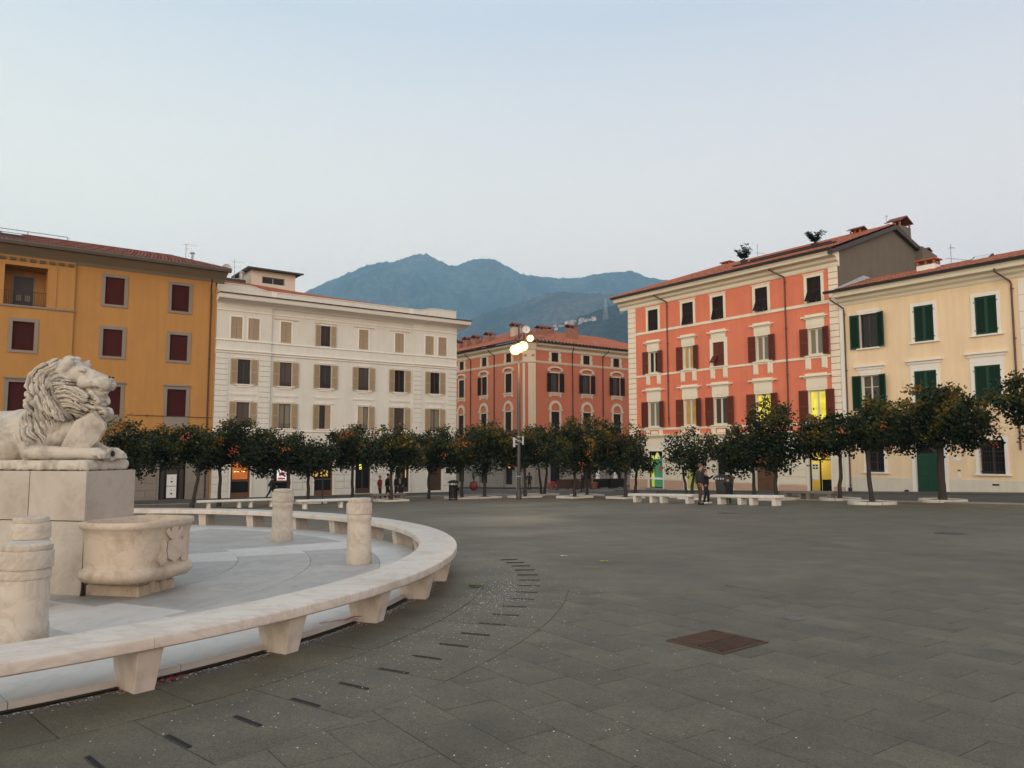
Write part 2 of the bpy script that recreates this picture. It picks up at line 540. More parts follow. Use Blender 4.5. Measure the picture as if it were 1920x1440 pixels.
RING_OUT = 9.62
SLAB_SHARED = {}
def lay_slab(poly, m, top=0.006):
    cx = sum(p[0] for p in poly) / len(poly)
    cy = sum(p[1] for p in poly) / len(poly)
    mbb = MB().prism([(p[0] - cx, p[1] - cy) for p in poly], -0.012, 0)
    o = part('paving_slab', mbb, m, ground, (cx, cy, top + random.uniform(-0.0012, 0.0012)), bevel=0.0013, seg=1)
    o.rotation_euler = (random.uniform(-1, 1) * 0.0016, random.uniform(-1, 1) * 0.0016, 0)
    return o
def in_view(x, y, m=0.55):
    return 3.1 < y < 10.4 and abs(x) < 0.665 * y + m
full_slab = None
for r in range(-40, 40):
    for c in range(-30, 30):
        q0, p0 = r * 0.40, c * 0.72 + (0.36 if r % 2 else 0.0) + ((r * 37) % 7) * 0.03
        pc, qc = p0 + 0.36, q0 + 0.20
        x, y = pc * VX + qc * UX, pc * VY + qc * UY
        if not in_view(x, y): continue
        g_ = 0.0024
        pq = [(p0 + g_, q0 + g_), (p0 + 0.72 - g_, q0 + g_), (p0 + 0.72 - g_, q0 + 0.40 - g_), (p0 + g_, q0 + 0.40 - g_)]
        poly = [(a * VX + b_ * UX, a * VY + b_ * UY) for a, b_ in pq]
        poly = poly[::-1]
        dx, dy = x - FC[0], y - FC[1]
        dd = math.hypot(dx, dy)
        if dd < RING_OUT - 0.7: continue
        n = (dx / dd, dy / dd)
        whole = all(math.hypot(p[0] - FC[0], p[1] - FC[1]) > RING_OUT + 0.03 for p in poly)
        if whole:
            if full_slab is None:
                full_slab = lay_slab(poly, SLAB)
            else:
                o = full_slab.copy()
                COL.objects.link(o)
                o.location = (x, y, 0.006 + random.uniform(-0.0012, 0.0012))
                o.rotation_euler = (random.uniform(-1, 1) * 0.0016, random.uniform(-1, 1) * 0.0016, 0)
        else:
            poly = clip(poly, n, n[0] * FC[0] + n[1] * FC[1] + RING_OUT + 0.001)
            if len(poly) >= 3:
                ar = abs(sum(poly[i][0] * poly[(i + 1) % len(poly)][1] - poly[(i + 1) % len(poly)][0] * poly[i][1] for i in range(len(poly)))) / 2
                if ar > 0.02: lay_slab(poly, SLAB)

def pol(r, a):
    return (FC[0] + r * math.cos(a), FC[1] + r * math.sin(a))
def wedge(r0, r1, a0, a1, n=3):
    return [pol(r0, a0 + (a1 - a0) * i / n) for i in range(n + 1)][::1] + [pol(r1, a1 + (a0 - a1) * i / n) for i in range(n + 1)]
step = R(2.93 * 2)
for k in range(-9, 8):
    a0 = R(-0.4) + k * step
    for r0, r1, off in ((7.78, 8.52, 0.5), (8.53, RING_OUT, 0.0)):
        aa = a0 + off * step
        x, y = pol((r0 + r1) / 2, aa + step / 2)
        if not in_view(x, y, 0.8): continue
        ga = 0.004 / r1
        lay_slab(wedge(r0 + .0015, r1 - .0015, aa + ga, aa + step - ga)[::-1], SLAB_R)

# drain slots let into the ring paving
SLOT = mat('slot_void', (0.004, 0.004, 0.004), 0.9, 0.1, 3, 15, 0.0)
SLOTF = mat('slot_edge', (0.030, 0.027, 0.024), 0.6, 0.1, 3, 15, 0.2)
for k in range(-17, 6):
    a = R(-0.25) + k * R(2.93)
    r0, r1 = 8.96, 9.25
    x, y = pol((r0 + r1) / 2, a)
    if y < 3.2: continue
    mb = MB()
    w = 0.014 if k < 0 else 0.011
    L_ = (r1 - r0) / 2
    mb.box(-L_, L_, -w, w, 0.002, 0.0105, 0)
    for yy in (-w - 0.003, w + 0.0):
        mb.box(-L_, L_, yy, yy + 0.003, 0.0, 0.0125, 1)
    part('drain_slot', mb, [SLOT, SLOTF], ground, (x, y, G(x, y)), a)

# rusty grating set in the paving
gr = empty('drain_grating', (1.90, 7.345, 0.004), math.atan2(7.79 - 7.36, 1.99 - 1.45),
           'rusty square iron grating sunk flush in the grey paving', 'grating')
RUST = mat('rusty_iron', (0.075, 0.042, 0.026), 0.75, 0.3, 3, 25, 0.5, 60, metal=0.15, rnd=0.1)
RUSTD = mat('rusty_iron_bed', (0.028, 0.016, 0.011), 0.9, 0.3, 3, 25, 0.5, 60)
hw, hh = 0.345, 0.315
mb = MB()
mb.box(-hw, hw, -hh, -hh + 0.025, 0, 0.014).box(-hw, hw, hh - 0.025, hh, 0, 0.014)
mb.box(-hw, -hw + 0.025, -hh + .025, hh - .025, 0, 0.0135).box(hw - 0.025, hw, -hh + .025, hh - .025, 0, 0.0135)
part('frame', mb, RUST, gr)
part('bed', MB().box(-hw + .025, hw - .025, -hh + .025, hh - .025, 0.0, 0.005), RUSTD, gr)
bar_me = None
for i in range(2):
    for j in range(17):
        # chevron bars: two leaves of slanted ribs
        x0 = -hw + 0.045 + j * (2 * hw - 0.09) / 16
        y0, y1 = (-hh + 0.03, -0.008) if i == 0 else (0.008, hh - 0.03)
        sh = 0.0
        mb = MB()
        s_ = 0.055 if i == 0 else -0.055
        lim = hw - 0.03
        a0, a1 = max(-lim, min(lim, x0 - s_)), max(-lim, min(lim, x0 + s_))
        mb.add([(a0 - .008, y0, .005), (a0 + .008, y0, .005), (a1 + .008, y1, .005), (a1 - .008, y1, .005),
                (a0 - .006, y0, .016), (a0 + .006, y0, .016), (a1 + .006, y1, .016), (a1 - .006, y1, .016)],
               [(0, 3, 2, 1), (4, 5, 6, 7), (0, 1, 5, 4), (1, 2, 6, 5), (2, 3, 7, 6), (3, 0, 4, 7)])
        part('bar', mb, RUST, gr)

# confetti, strewn mostly on the ring paving beside the bench
CONF = mat('white_confetti', (0.72, 0.70, 0.68), 0.7, 0.05, 3, 15, 0.0)
CONF2 = mat('red_confetti', (0.45, 0.03, 0.03), 0.7, 0.05, 3, 15, 0.0)
mb = MB()
r_ = random.Random(3)
def conf(x, y, s, mi=0, z=None):
    a = r_.uniform(0, 6.28)
    n = 5
    zz = (G(x, y) + 0.0115) if z is None else z
    tl = r_.uniform(-.25, .25)
    mb.add([(x + s * math.cos(a + k * 6.283 / n), y + s * math.sin(a + k * 6.283 / n), zz + tl * s * math.cos(k * 6.283 / n)) for k in range(n)], [tuple(range(n))], mi)
for _ in range(1500):
    a = r_.gauss(R(-10), R(14)); r = 8.62 + abs(r_.gauss(0, 0.55)) * (1 if r_.random() < .8 else -.3)
    x, y = pol(r, a)
    conf(x, y, r_.uniform(0.003, 0.0065))
for _ in range(420):
    a = r_.gauss(R(-6), R(4)); r = r_.gauss(8.85, 0.22)
    x, y = pol(r, a)
    conf(x, y, r_.uniform(0.004, 0.008))
for _ in range(520):
    y = 3.4 + 8 * r_.random() ** 1.3; x = r_.gauss(0.2, 1.6)
    if math.hypot(x - FC[0], y - FC[1]) > 8.2: conf(x, y, r_.uniform(0.003, 0.0065))
for _ in range(1500):
    a = r_.uniform(R(-58), R(0)); r = 7.80 + abs(r_.gauss(0, 0.05))
    x, y = pol(r, a)
    conf(x, y, r_.uniform(0.003, 0.008), 1 if r_.random() < .18 else 0)
part('confetti', mb, [CONF, CONF2], kind='stuff')['label'] = 'white paper confetti strewn over the paving'

def scrap(name, x, y, label, cat, m, n, ln, seed, z=0.012, flat=0.02):
    rr = random.Random(seed)
    mbx = MB()
    for i in range(n):
        px_, py_ = rr.gauss(0, .35) * ln, rr.gauss(0, .12) * ln
        a = rr.uniform(0, 6.28)
        l, w = rr.uniform(.12, .3) * ln, rr.uniform(.03, .07) * ln
        ca, sa = math.cos(a), math.sin(a)
        z0, z1 = rr.uniform(0, flat), rr.uniform(0, flat)
        mbx.add([(px_ - l * ca, py_ - l * sa, z0), (px_ + w * sa, py_ - w * ca, (z0 + z1) / 2 + flat * .5), (px_ + l * ca, py_ + l * sa, z1), (px_ - w * sa, py_ + w * ca, (z0 + z1) / 2 + flat * .3)], [(0, 1, 2, 3)])
    o = part(name, mbx, m, loc=(x, y, G(x, y) + z))
    return tag(o, label, cat)
LEAFG = mat('fresh_leaf', (0.07, 0.16, 0.02), 0.6, 0.2, 20, 60, 0)
LEAFY = mat('yellow_leaf', (0.42, 0.36, 0.03), 0.6, 0.2, 20, 60, 0)
scrap('leafy_sprig', -0.46, 10.28, 'fallen green leafy sprig on the paving beside the curved bench', 'sprig', LEAFG, 46, 0.16, 2)
scrap('yellow_leaves', 1.48, 12.75, 'small heap of yellow leaves on the open paving', 'leaves', LEAFY, 26, 0.12, 3)
scrap('paper_scrap', 0.92, 13.7, 'white paper scrap lying flat on the open paving', 'paper', WHITEP, 7, 0.16, 4, 0.008, .01)
# small drain lid
o = part('round_drain', MB().lathe([(0.10, 0), (0.10, 0.008), (0.09, 0.010)], 20), mat('drain_lid_iron', (0.10, 0.10, 0.095), .6, .1, 3, 20, .2), loc=(2.98, 8.36, 0.004), smooth=40)
tag(o, 'small round grey drain in the paving behind the rusty grating', 'drain')
for i, (x, y) in enumerate(((7.6, 27.5), (10.3, 18.4))):
    o = part('drain_cover', MB().box(-.28, .28, -.22, .22, 0, .008), mat('cover_iron', (0.03, 0.028, 0.026), .6, .1, 3, 20, .3), loc=(x, y, G(x, y) + .004), rz=math.atan2(VY, VX))
    tag(o, ('dark iron cover in the middle of the open square', 'dark iron cover in the paving near the right edge')[i], 'drain cover')

# ------------------------------------------------------------------ streets along the fronts
OW = (at(412, 57), 57.0)                   # left end of the white front at street line
OC = (at(1178, 66), 66.0)                  # left end of the coral front
def strip(name, O, d, s0, s1, o0, o1, lift, m, thick=0.0, step=2.0, label=None):
    n = (d[1], -d[0])
    ns, no = max(1, int((s1 - s0) / step)), max(1, int(abs(o1 - o0) / step))
    mbb = MB()
    vs, fs = [], []
    for i in range(ns + 1):
        for j in range(no + 1):
            s_, o_ = s0 + (s1 - s0) * i / ns, o0 + (o1 - o0) * j / no
            x, y = O[0] + d[0] * s_ + n[0] * o_, O[1] + d[1] * s_ + n[1] * o_
            vs.append((x, y, G(x, y) + lift))
    for i in range(ns):
        for j in range(no):
            a = i * (no + 1) + j
            fs.append((a, a + 1, a + no + 2, a + no + 1))
    if thick > 0:
        base = len(vs)
        for i in range(ns + 1):
            x, y, z = vs[i * (no + 1) + no]
            vs.append((x, y, z - thick))
        for i in range(ns):
            a = i * (no + 1) + no
            fs.append((a, base + i, base + i + 1, a + no + 1))
    mbb.add(vs, fs)
    return tag(part(name, mbb, m, smooth=30, kind='structure'), label)
U, V, NV = (UX, UY), (VX, VY), (-VX, -VY)
strip('street', OC, NV, -22, 42, 1.7, 12.2, 0.004, ASPH)
strip('street', OW, U, -26, 23, 1.7, 7.6, 0.008, ASPH)
strip('sidewalk', OC, NV, 0.0, 36, 0.0, 1.7, 0.12, WALK, 0.12)
strip('sidewalk', OW, U, -26, 20.4, 0.0, 1.7, 0.12, WALK, 0.12)
OB = (at(1004, 88), 88.0)
strip('sidewalk', OB, U, -1.2, 26, -0.0, 2.2, 0.12, WALK, 0.12)
strip('sidewalk', OB, V, -1.2, 26, -2.2, -0.0, 0.12, WALK, 0.0)
def kerb_row(O, d, s0, s1, o, w=0.28, L=1.5, lift=0.0, h=0.05):
    root = None
    n = (d[1], -d[0])
    rz = math.atan2(d[1], d[0])
    root = link('kerb_line', None, None, (O[0] + d[0] * s0 + n[0] * o, O[1] + d[1] * s0 + n[1] * o, 0))
    tag(root, kind='structure')
    s_ = s0
    me = MB().box(0, L - 0.012, -w / 2, w / 2, -0.1, h).mesh('kerb_stone', KERB, bevel=0.006, seg=1)
    while s_ < s1:
        x, y = O[0] + d[0] * s_ + n[0] * o, O[1] + d[1] * s_ + n[1] * o
        x2, y2 = x + d[0] * L, y + d[1] * L
        k = link('kerb_stone', me, root, (x - root.location.x, y - root.location.y, G(x, y) + 0.002), rz)
        k.rotation_euler = (0, -math.atan2(G(x2, y2) - G(x, y), L), rz)
        s_ += L
kerb_row(OC, NV, -2, 38, 12.4)
kerb_row(OW, U, -22, 20, 7.75, h=0.03)

# ------------------------------------------------------------------ hills
def hill_material(name, c1, c2, c3, s1, s2, rock=None):
    m = bpy.data.materials.new(name)
    m.use_nodes = True
    nt = m.node_tree
    N, L = nt.nodes, nt.links
    b = N['Principled BSDF']
    b.inputs['Roughness'].default_value = 0.95
    b.inputs['Specular IOR Level'].default_value = 0.1
    tc = N.new('ShaderNodeTexCoord')
    n1 = N.new('ShaderNodeTexNoise'); n1.inputs['Scale'].default_value = s1; n1.inputs['Detail'].default_value = 8
    n2 = N.new('ShaderNodeTexNoise'); n2.inputs['Scale'].default_value = s2; n2.inputs['Detail'].default_value = 6; n2.inputs['Roughness'].default_value = 0.7
    L.new(tc.outputs['Object'], n1.inputs['Vector']); L.new(tc.outputs['Object'], n2.inputs['Vector'])
    r = N.new('ShaderNodeValToRGB')
    r.color_ramp.elements[0].position, r.color_ramp.elements[0].color = 0.35, (*c1, 1)
    r.color_ramp.elements[1].position, r.color_ramp.elements[1].color = 0.65, (*c2, 1)
    L.new(n1.outputs[0], r.inputs[0])
    r2 = N.new('ShaderNodeValToRGB')
    r2.color_ramp.elements[0].position, r2.color_ramp.elements[0].color = 0.40, (0.35, 0.35, 0.35, 1)
    r2.color_ramp.elements[1].position, r2.color_ramp.elements[1].color = 0.62, (1.6, 1.6, 1.6, 1)
    L.new(n2.outputs[0], r2.inputs[0])
    mu = N.new('ShaderNodeMix'); mu.data_type = 'RGBA'; mu.blend_type = 'MULTIPLY'; mu.inputs[0].default_value = 1.0
    L.new(r.outputs[0], mu.inputs[6]); L.new(r2.outputs[0], mu.inputs[7])
    out = mu.outputs[2]
    if rock:
        n3 = N.new('ShaderNodeTexNoise'); n3.inputs['Scale'].default_value = rock[1]; n3.inputs['Detail'].default_value = 9; n3.inputs['Roughness'].default_value = 0.75
        L.new(tc.outputs['Object'], n3.inputs['Vector'])
        sub = N.new('ShaderNodeVectorMath'); sub.operation = 'DISTANCE'; sub.inputs[1].default_value = rock[2]
        L.new(tc.outputs['Object'], sub.inputs[0])
        ds = N.new('ShaderNodeMapRange'); ds.inputs[1].default_value = 0; ds.inputs[2].default_value = rock[3]; ds.inputs[3].default_value = 0.19; ds.inputs[4].default_value = -0.12
        L.new(sub.outputs['Value'], ds.inputs[0])
        ad = N.new('ShaderNodeMath'); ad.operation = 'ADD'
        L.new(n3.outputs[0], ad.inputs[0]); L.new(ds.outputs[0], ad.inputs[1])
        r3 = N.new('ShaderNodeValToRGB')
        r3.color_ramp.elements[0].position, r3.color_ramp.elements[1].position = 0.60, 0.72
        L.new(ad.outputs[0], r3.inputs[0])
        mk = N.new('ShaderNodeMix'); mk.data_type = 'RGBA'
        L.new(r3.outputs[0], mk.inputs[0]); L.new(out, mk.inputs[6]); mk.inputs[7].default_value = (*rock[0], 1)
        out = mk.outputs[2]
    L.new(out, b.inputs['Base Color'])
    bp = N.new('ShaderNodeBump'); bp.inputs['Strength'].default_value = 0.8; bp.inputs['Distance'].default_value = 14.0
    L.new(n2.outputs[0], bp.inputs['Height']); L.new(bp.outputs[0], b.inputs['Normal'])
    return m

HILLS = {}
def hill(name, Yr, depth, prof, m, spur=0.10, spur_len=320.0, tuft=5.0, seed=0, label=None, back=1000, cols=560, rows=46, shape=0.85):
    pxs = [p[0] for p in prof]
    zs = [CAM_H + (849 - p[1]) / F_PX * math.cos(PITCH) * 1.0 * Yr for p in prof]
    X = np.linspace(at(pxs[0], Yr), at(pxs[-1], Yr), cols)
    zr = np.interp(X, [at(p, Yr) for p in pxs], zs)
    ker = np.exp(-np.linspace(-2, 2, 7) ** 2); ker /= ker.sum()
    zr = np.convolve(np.pad(zr, 3, 'edge'), ker, 'valid')
    vs, fs = [], []
    H = np.zeros((rows, cols))
    rr = random.Random(seed)
    nf = int(rows * 0.8)
    Yc = [Yr - depth * (1 - j / (nf - 1)) for j in range(nf)] + [Yr + back * (j + 1) / (rows - nf) for j in range(rows - nf)]
    for j, y in enumerate(Yc):
        t = 1 - (Yr - y) / depth if y <= Yr else 1 - 0.5 * (y - Yr) / back
        for i, x in enumerate(X):
            s_ = max(0.0, min(1.0, t)) ** shape
            z = -8 + (zr[i] + 8) * s_
            n_ = mnoise.fractal(Vector((x / spur_len, y / (spur_len * 2.2), seed * 7.3)), 0.9, 2.1, 5)
            n2 = mnoise.fractal(Vector((x / 40.0, y / 55.0, seed + 3.1)), 0.8, 2.0, 3)
            w = 4 * t * (1 - t) if 0 <= t <= 1 and y < Yr else 0
            z += zr[i] * spur * n_ * w + n2 * tuft * (0.8 if y >= Yr - 1 else min(1, t * 3 + .1))
            if abs(y - Yr) < 1: z += max(0, rr.gauss(0, tuft * .35))
            H[j, i] = z
            vs.append((x, y, z))
    for j in range(rows - 1):
        for i in range(cols - 1):
            fs.append((j * cols + i, j * cols + i + 1, (j + 1) * cols + i + 1, (j + 1) * cols + i))
    o = part(name, MB().add(vs, fs), m, smooth=180, kind='structure')
    tag(o, label)
    HILLS[label] = (X, np.array(Yc), H)
    return o
M1 = hill_material('far_forest', (0.012, 0.026, 0.018), (0.105, 0.105, 0.075), 0, 0.0035, 0.028, rock=((0.40, 0.39, 0.37), 0.010, (at(705, 4480), 4480, 690), 520))
M2 = hill_material('winter_wood', (0.022, 0.026, 0.018), (0.135, 0.095, 0.070), 0, 0.005, 0.05)
M3 = hill_material('near_wood', (0.016, 0.024, 0.012), (0.045, 0.042, 0.026), 0, 0.011, 0.075)
hill('mountain', 5000, 1800, [(300, 640), (480, 585), (545, 558), (568, 544), (600, 528), (640, 511), (680, 493), (705, 487), (730, 485), (760, 476), (785, 468), (800, 470), (820, 482), (840, 491), (856, 493), (870, 486), (890, 480), (910, 478), (930, 482), (950, 494), (970, 505), (990, 511), (1020, 514), (1060, 517), (1090, 516), (1110, 511), (1130, 507), (1160, 504), (1190, 503), (1205, 508), (1215, 514), (1240, 518), (1260, 521), (1300, 530), (1420, 560), (1650, 620)],
     M1, spur=0.22, tuft=11.0, seed=1, label='far blue wooded mountain with a pointed peak')
hill('hill', 3200, 1120, [(560, 700), (760, 650), (850, 605), (900, 586), (950, 572), (1000, 556), (1030, 546), (1060, 543), (1090, 546), (1150, 549), (1220, 545), (1300, 548), (1500, 600)],
     M2, spur=0.18, tuft=8.0, seed=2, label='wooded hill in front of the mountain', spur_len=220)
hill('hill', 1900, 660, [(880, 690), (960, 645), (1010, 618), (1060, 602), (1100, 588), (1130, 574), (1175, 566), (1240, 552), (1320, 545), (1500, 600)],
     M3, spur=0.13, tuft=5.5, seed=3, label='dark near hill carrying the village', spur_len=140)

def hill_z(label, x, y):
    X, Y, H = HILLS[label]
    i = int(np.clip(np.searchsorted(X, x), 1, len(X) - 1))
    j = int(np.clip(np.searchsorted(Y, y), 1, len(Y) - 1))
    tx, ty = (x - X[i - 1]) / (X[i] - X[i - 1]), (y - Y[j - 1]) / (Y[j] - Y[j - 1])
    return float((H[j - 1, i - 1] * (1 - tx) + H[j - 1, i] * tx) * (1 - ty) + (H[j, i - 1] * (1 - tx) + H[j, i] * tx) * ty)

def hill_hit(label, px, py):               # where the sight line through a pixel meets a hill
    Y = 1120.0
    tz = (849 - py) / F_PX
    while Y < 1900:
        x = at(px, Y)
        if hill_z(label, x, Y) >= CAM_H + tz * Y: return x, Y
        Y += 6
    return at(px, 1899), 1899.0

VW = mat('village_wall', (0.52, 0.46, 0.38), .9, .05, .2, 2, 0, rnd=0.38)
near = 'dark near hill carrying the village'
rv = random.Random(12)
vil = []
for k in range(40):                        # a string of houses climbing to the right, thickest near its upper end
    t_ = rv.random() ** .75
    vil.append((1018 + 98 * t_, 617 - 22 * min(1, t_ * 1.15) + rv.gauss(1.5, 2.6)))
vil.sort()
for i, (px, py) in enumerate(vil):
    x, y = hill_hit(near, px, py + 2)
    z = hill_z(near, x, y)
    rr = random.Random(i * 5 + 1)
    w, d, h = rr.uniform(4.5, 11), rr.uniform(5, 9), rr.uniform(2.2, 5.2)
    t = empty('village_house', (x, y, z - 1), rr.uniform(-.5, .5), 'lowest tiny house, at the left end of the hillside village' if i == 0 else 'tiny house at the right end of the hillside village' if i == 39 else 'tiny pale house inside the village strung along the wooded hillside', 'house', 'village houses on the hillside')
    part('wall', MB().box(-w / 2, w / 2, -d / 2, d / 2, -3, h + 1), VW, t)
    mb = MB().extr_x([(-d / 2 - .4, h + 1), (0, h + 2.0), (d / 2 + .4, h + 1.0)], -w / 2 - .4, w / 2 + .4)
    part('roof', mb, ROOF_R, t)
    mb = MB()
    for k in (-1, 1):
        mb.box(k * w * .22 - .35, k * w * .22 + .35, -d / 2 - .05, -d / 2 - .01, h - .6, h + .4)
    part('windows', mb, BLACK, t, kind='stuff')

def pylon(x, y, z, h, label):
    t = empty('power_pylon', (x, y, z), 0.4, label, 'pylon', 'pylons on the hill')
    mb = MB()
    prev = None
    lev = [(0, h * .09), (h * .3, h * .065), (h * .55, h * .045), (h * .78, h * .028), (h, h * .01)]
    for (z0, r0), (z1, r1) in zip(lev[:-1], lev[1:]):
        c0 = [(r0, r0), (-r0, r0), (-r0, -r0), (r0, -r0)]
        c1 = [(r1, r1), (-r1, r1), (-r1, -r1), (r1, -r1)]
        for k in range(4):
            mb.tube([(*c0[k], z0), (*c1[k], z1)], .30, 4)
            mb.tube([(*c0[k], z0), (*c1[(k + 1) % 4], z1)], .17, 4)
            mb.tube([(*c0[(k + 1) % 4], z0), (*c1[k], z1)], .17, 4)
    part('tower', mb, GREYM, t, kind='stuff')
    mb = MB()
    for zz, w in ((h * .66, h * .16), (h * .8, h * .13), (h * .92, h * .10)):
        mb.tube([(-w, 0, zz), (w, 0, zz)], .16, 4)
    part('crossarm', mb, GREYM, t, kind='stuff')
for px, py, h, lb in ((1137, 632, 26, 'tall lattice pylon on the hill, beside the village'), (1168, 640, 20, 'lattice pylon on the hill close to the coral building'), (926, 641, 26, 'faint lattice pylon on the wooded slope above the white building')):
    Y = 1810 if px > 1000 else 2380
    lab = near if px > 1000 else 'wooded hill in front of the mountain'
    x, y = at(px, Y), Y
    pylon(x, y, hill_z(lab, x, y) - .5, h * 2, lb)

# ------------------------------------------------------------------ evening haze
hz = MB().box(-3900, 3900, -170, 6150, -16, 1400)
hm = bpy.data.materials.new('haze_air')
hm.use_nodes = True
nt = hm.node_tree
nt.nodes.clear()
o_ = nt.nodes.new('ShaderNodeOutputMaterial')
pv = nt.nodes.new('ShaderNodeVolumePrincipled')
pv.inputs['Color'].default_value = (0.40, 0.71, 0.97, 1)
pv.inputs['Density'].default_value = 0.00018
pv.inputs['Anisotropy'].default_value = 0.0
nt.links.new(pv.outputs[0], o_.inputs['Volume'])
haze = part('haze', hz, hm, kind='stuff')
haze['label'] = 'pale blue evening haze filling the valley air'
# ------------------------------------------------------------------ building pieces
# local frame of a front: x along the street, y into the house, z up (world height)
def house(name, O, d, label, cat='building'):
    z0 = -1.5
    t = empty(name, (O[0], O[1], z0), math.atan2(d[1], d[0]), label, cat)
    return t
ZOFF = (0, 0, 1.5)
SIDE = Matrix.Translation(Vector(ZOFF))    # part matrix: world heights inside a house root standing at -1.5

def P_(x=0, y=0, z=0, rz=0.0, base=SIDE):
    return base @ Matrix.Translation(Vector((x, y, z))) @ Matrix.Rotation(rz, 4, 'Z')

MESHC = {}
def cached(key, fn):
    if key not in MESHC: MESHC[key] = fn()
    return MESHC[key]

def q(v): return round(v, 3)

def shutter_mesh(w, h, m, m2=None, slats=True, mid=True):
    def mk():
        mb = MB()
        st, t = min(0.075, w * .16), 0.042
        mb.box(0, st, -t / 2, t / 2, 0, h).box(w - st, w, -t / 2, t / 2, 0, h)
        mb.box(st, w - st, -t / 2 + .001, t / 2 - .001, 0, .10).box(st, w - st, -t / 2 + .001, t / 2 - .001, h - .09, h)
        if mid: mb.box(st, w - st, -t / 2 + .001, t / 2 - .001, h * .47, h * .47 + .09)
        mi = 1 if m2 else 0
        zones = [(.10, h * .47), (h * .47 + .09, h - .09)] if mid else [(.10, h - .09)]
        for z0, z1 in zones:
            if slats:
                n = max(4, int((z1 - z0) / 0.085))
                for k in range(n):
                    zz = z0 + (k + .5) * (z1 - z0) / n
                    hh = (z1 - z0) / n * .56
                    mb.add([(st - .004, -.016, zz - hh), (w - st + .004, -.016, zz - hh), (w - st + .004, .016, zz + hh), (st - .004, .016, zz + hh),
                            (st - .004, -.008, zz - hh), (w - st + .004, -.008, zz - hh), (w - st + .004, .022, zz + hh), (st - .004, .022, zz + hh)],
                           [(0, 1, 2, 3), (7, 6, 5, 4), (0, 4, 5, 1), (2, 6, 7, 3), (1, 5, 6, 2), (0, 3, 7, 4)], mi)
            else:
                mb.box(st - .002, w - st + .002, -.009, .009, z0 - .002, z1 + .002, mi)
        return mb.mesh('shutter', [m, m2] if m2 else m)
    return cached(('sh', q(w), q(h), m.name, slats, mid), mk)

def shutter(parent, xh, y, z, w, h, m, side, ang, base=None, m2=None, slats=True, mid=True, pitch=0.0, ztop=None):
    """leaf hinged at xh; side +1 = leaf runs to +x when closed, -1 to -x; ang = how far it is swung out"""
    me = shutter_mesh(w, h, m, m2, slats, mid)
    b = Matrix.Identity(4) if base is None else base
    M_ = b @ Matrix.Translation(Vector((xh, y, z))) @ Matrix.Rotation(-ang if side > 0 else ang, 4, 'Z')
    if side < 0: M_ = M_ @ Matrix.Scale(-1, 4, Vector((1, 0, 0)))
    if pitch: M_ = M_ @ Matrix.Translation(Vector((0, 0, h))) @ Matrix.Rotation(-pitch, 4, 'X') @ Matrix.Translation(Vector((0, 0, -h)))
    return link('shutter', me, parent, mat4=M_)

def sash_mesh(w, h, m, leaves=2, fw=0.055, bars=0):
    def mk():
        mb = MB()
        t = .05
        mb.box(0, fw, 0, t, 0, h).box(w - fw, w, 0, t, 0, h).box(fw, w - fw, 0.001, t - .001, 0, fw * 1.3).box(fw, w - fw, .001, t - .001, h - fw, h)
        for k in range(1, leaves):
            x = w * k / leaves
            mb.box(x - fw * .8, x + fw * .8, -.004, t - .002, fw * 1.3, h - fw)
        for k in range(bars):
            z = h * (k + 1) / (bars + 1)
            mb.box(fw, w - fw, .012, t - .012, z - .016, z + .016)
        return mb.mesh('sash', m)
    return cached(('sa', q(w), q(h), m.name, leaves, fw, bars), mk)

def pane_mesh(w, h, m):
    return cached(('pa', q(w), q(h), m.name), lambda: MB().box(.02, w - .02, .02, .03, .02, h - .02).mesh('pane', m))

def glazing(win, x0, x1, z0, z1, y, sash, gl, leaves=2, fw=.055, bars=0, base=None):
    b = Matrix.Identity(4) if base is None else base
    link('sash', sash_mesh(x1 - x0, z1 - z0, sash, leaves, fw, bars), win, mat4=b @ Matrix.Translation(Vector((x0, y, z0))))
    return link('pane', pane_mesh(x1 - x0, z1 - z0, gl), win, mat4=b @ Matrix.Translation(Vector((x0, y, z0))))

def frame_mb(mb, x0, x1, z0, z1, w, proud=0.05, mi=0, y=0.0, sill=None):
    """a flat surround round an opening, butted at the corners"""
    e = .003
    mb.box(x0 - w, x0 - e * 0, y - proud, y + .02, z0, z1, mi)
    mb.box(x1, x1 + w, y - proud, y + .02, z0, z1, mi)
    mb.box(x0 - w, x1 + w, y - proud, y + .02, z1, z1 + w, mi)
    if sill: mb.box(x0 - w - .06, x1 + w + .06, y - proud - .07, y + .02, z0 - sill, z0, mi)
    return mb

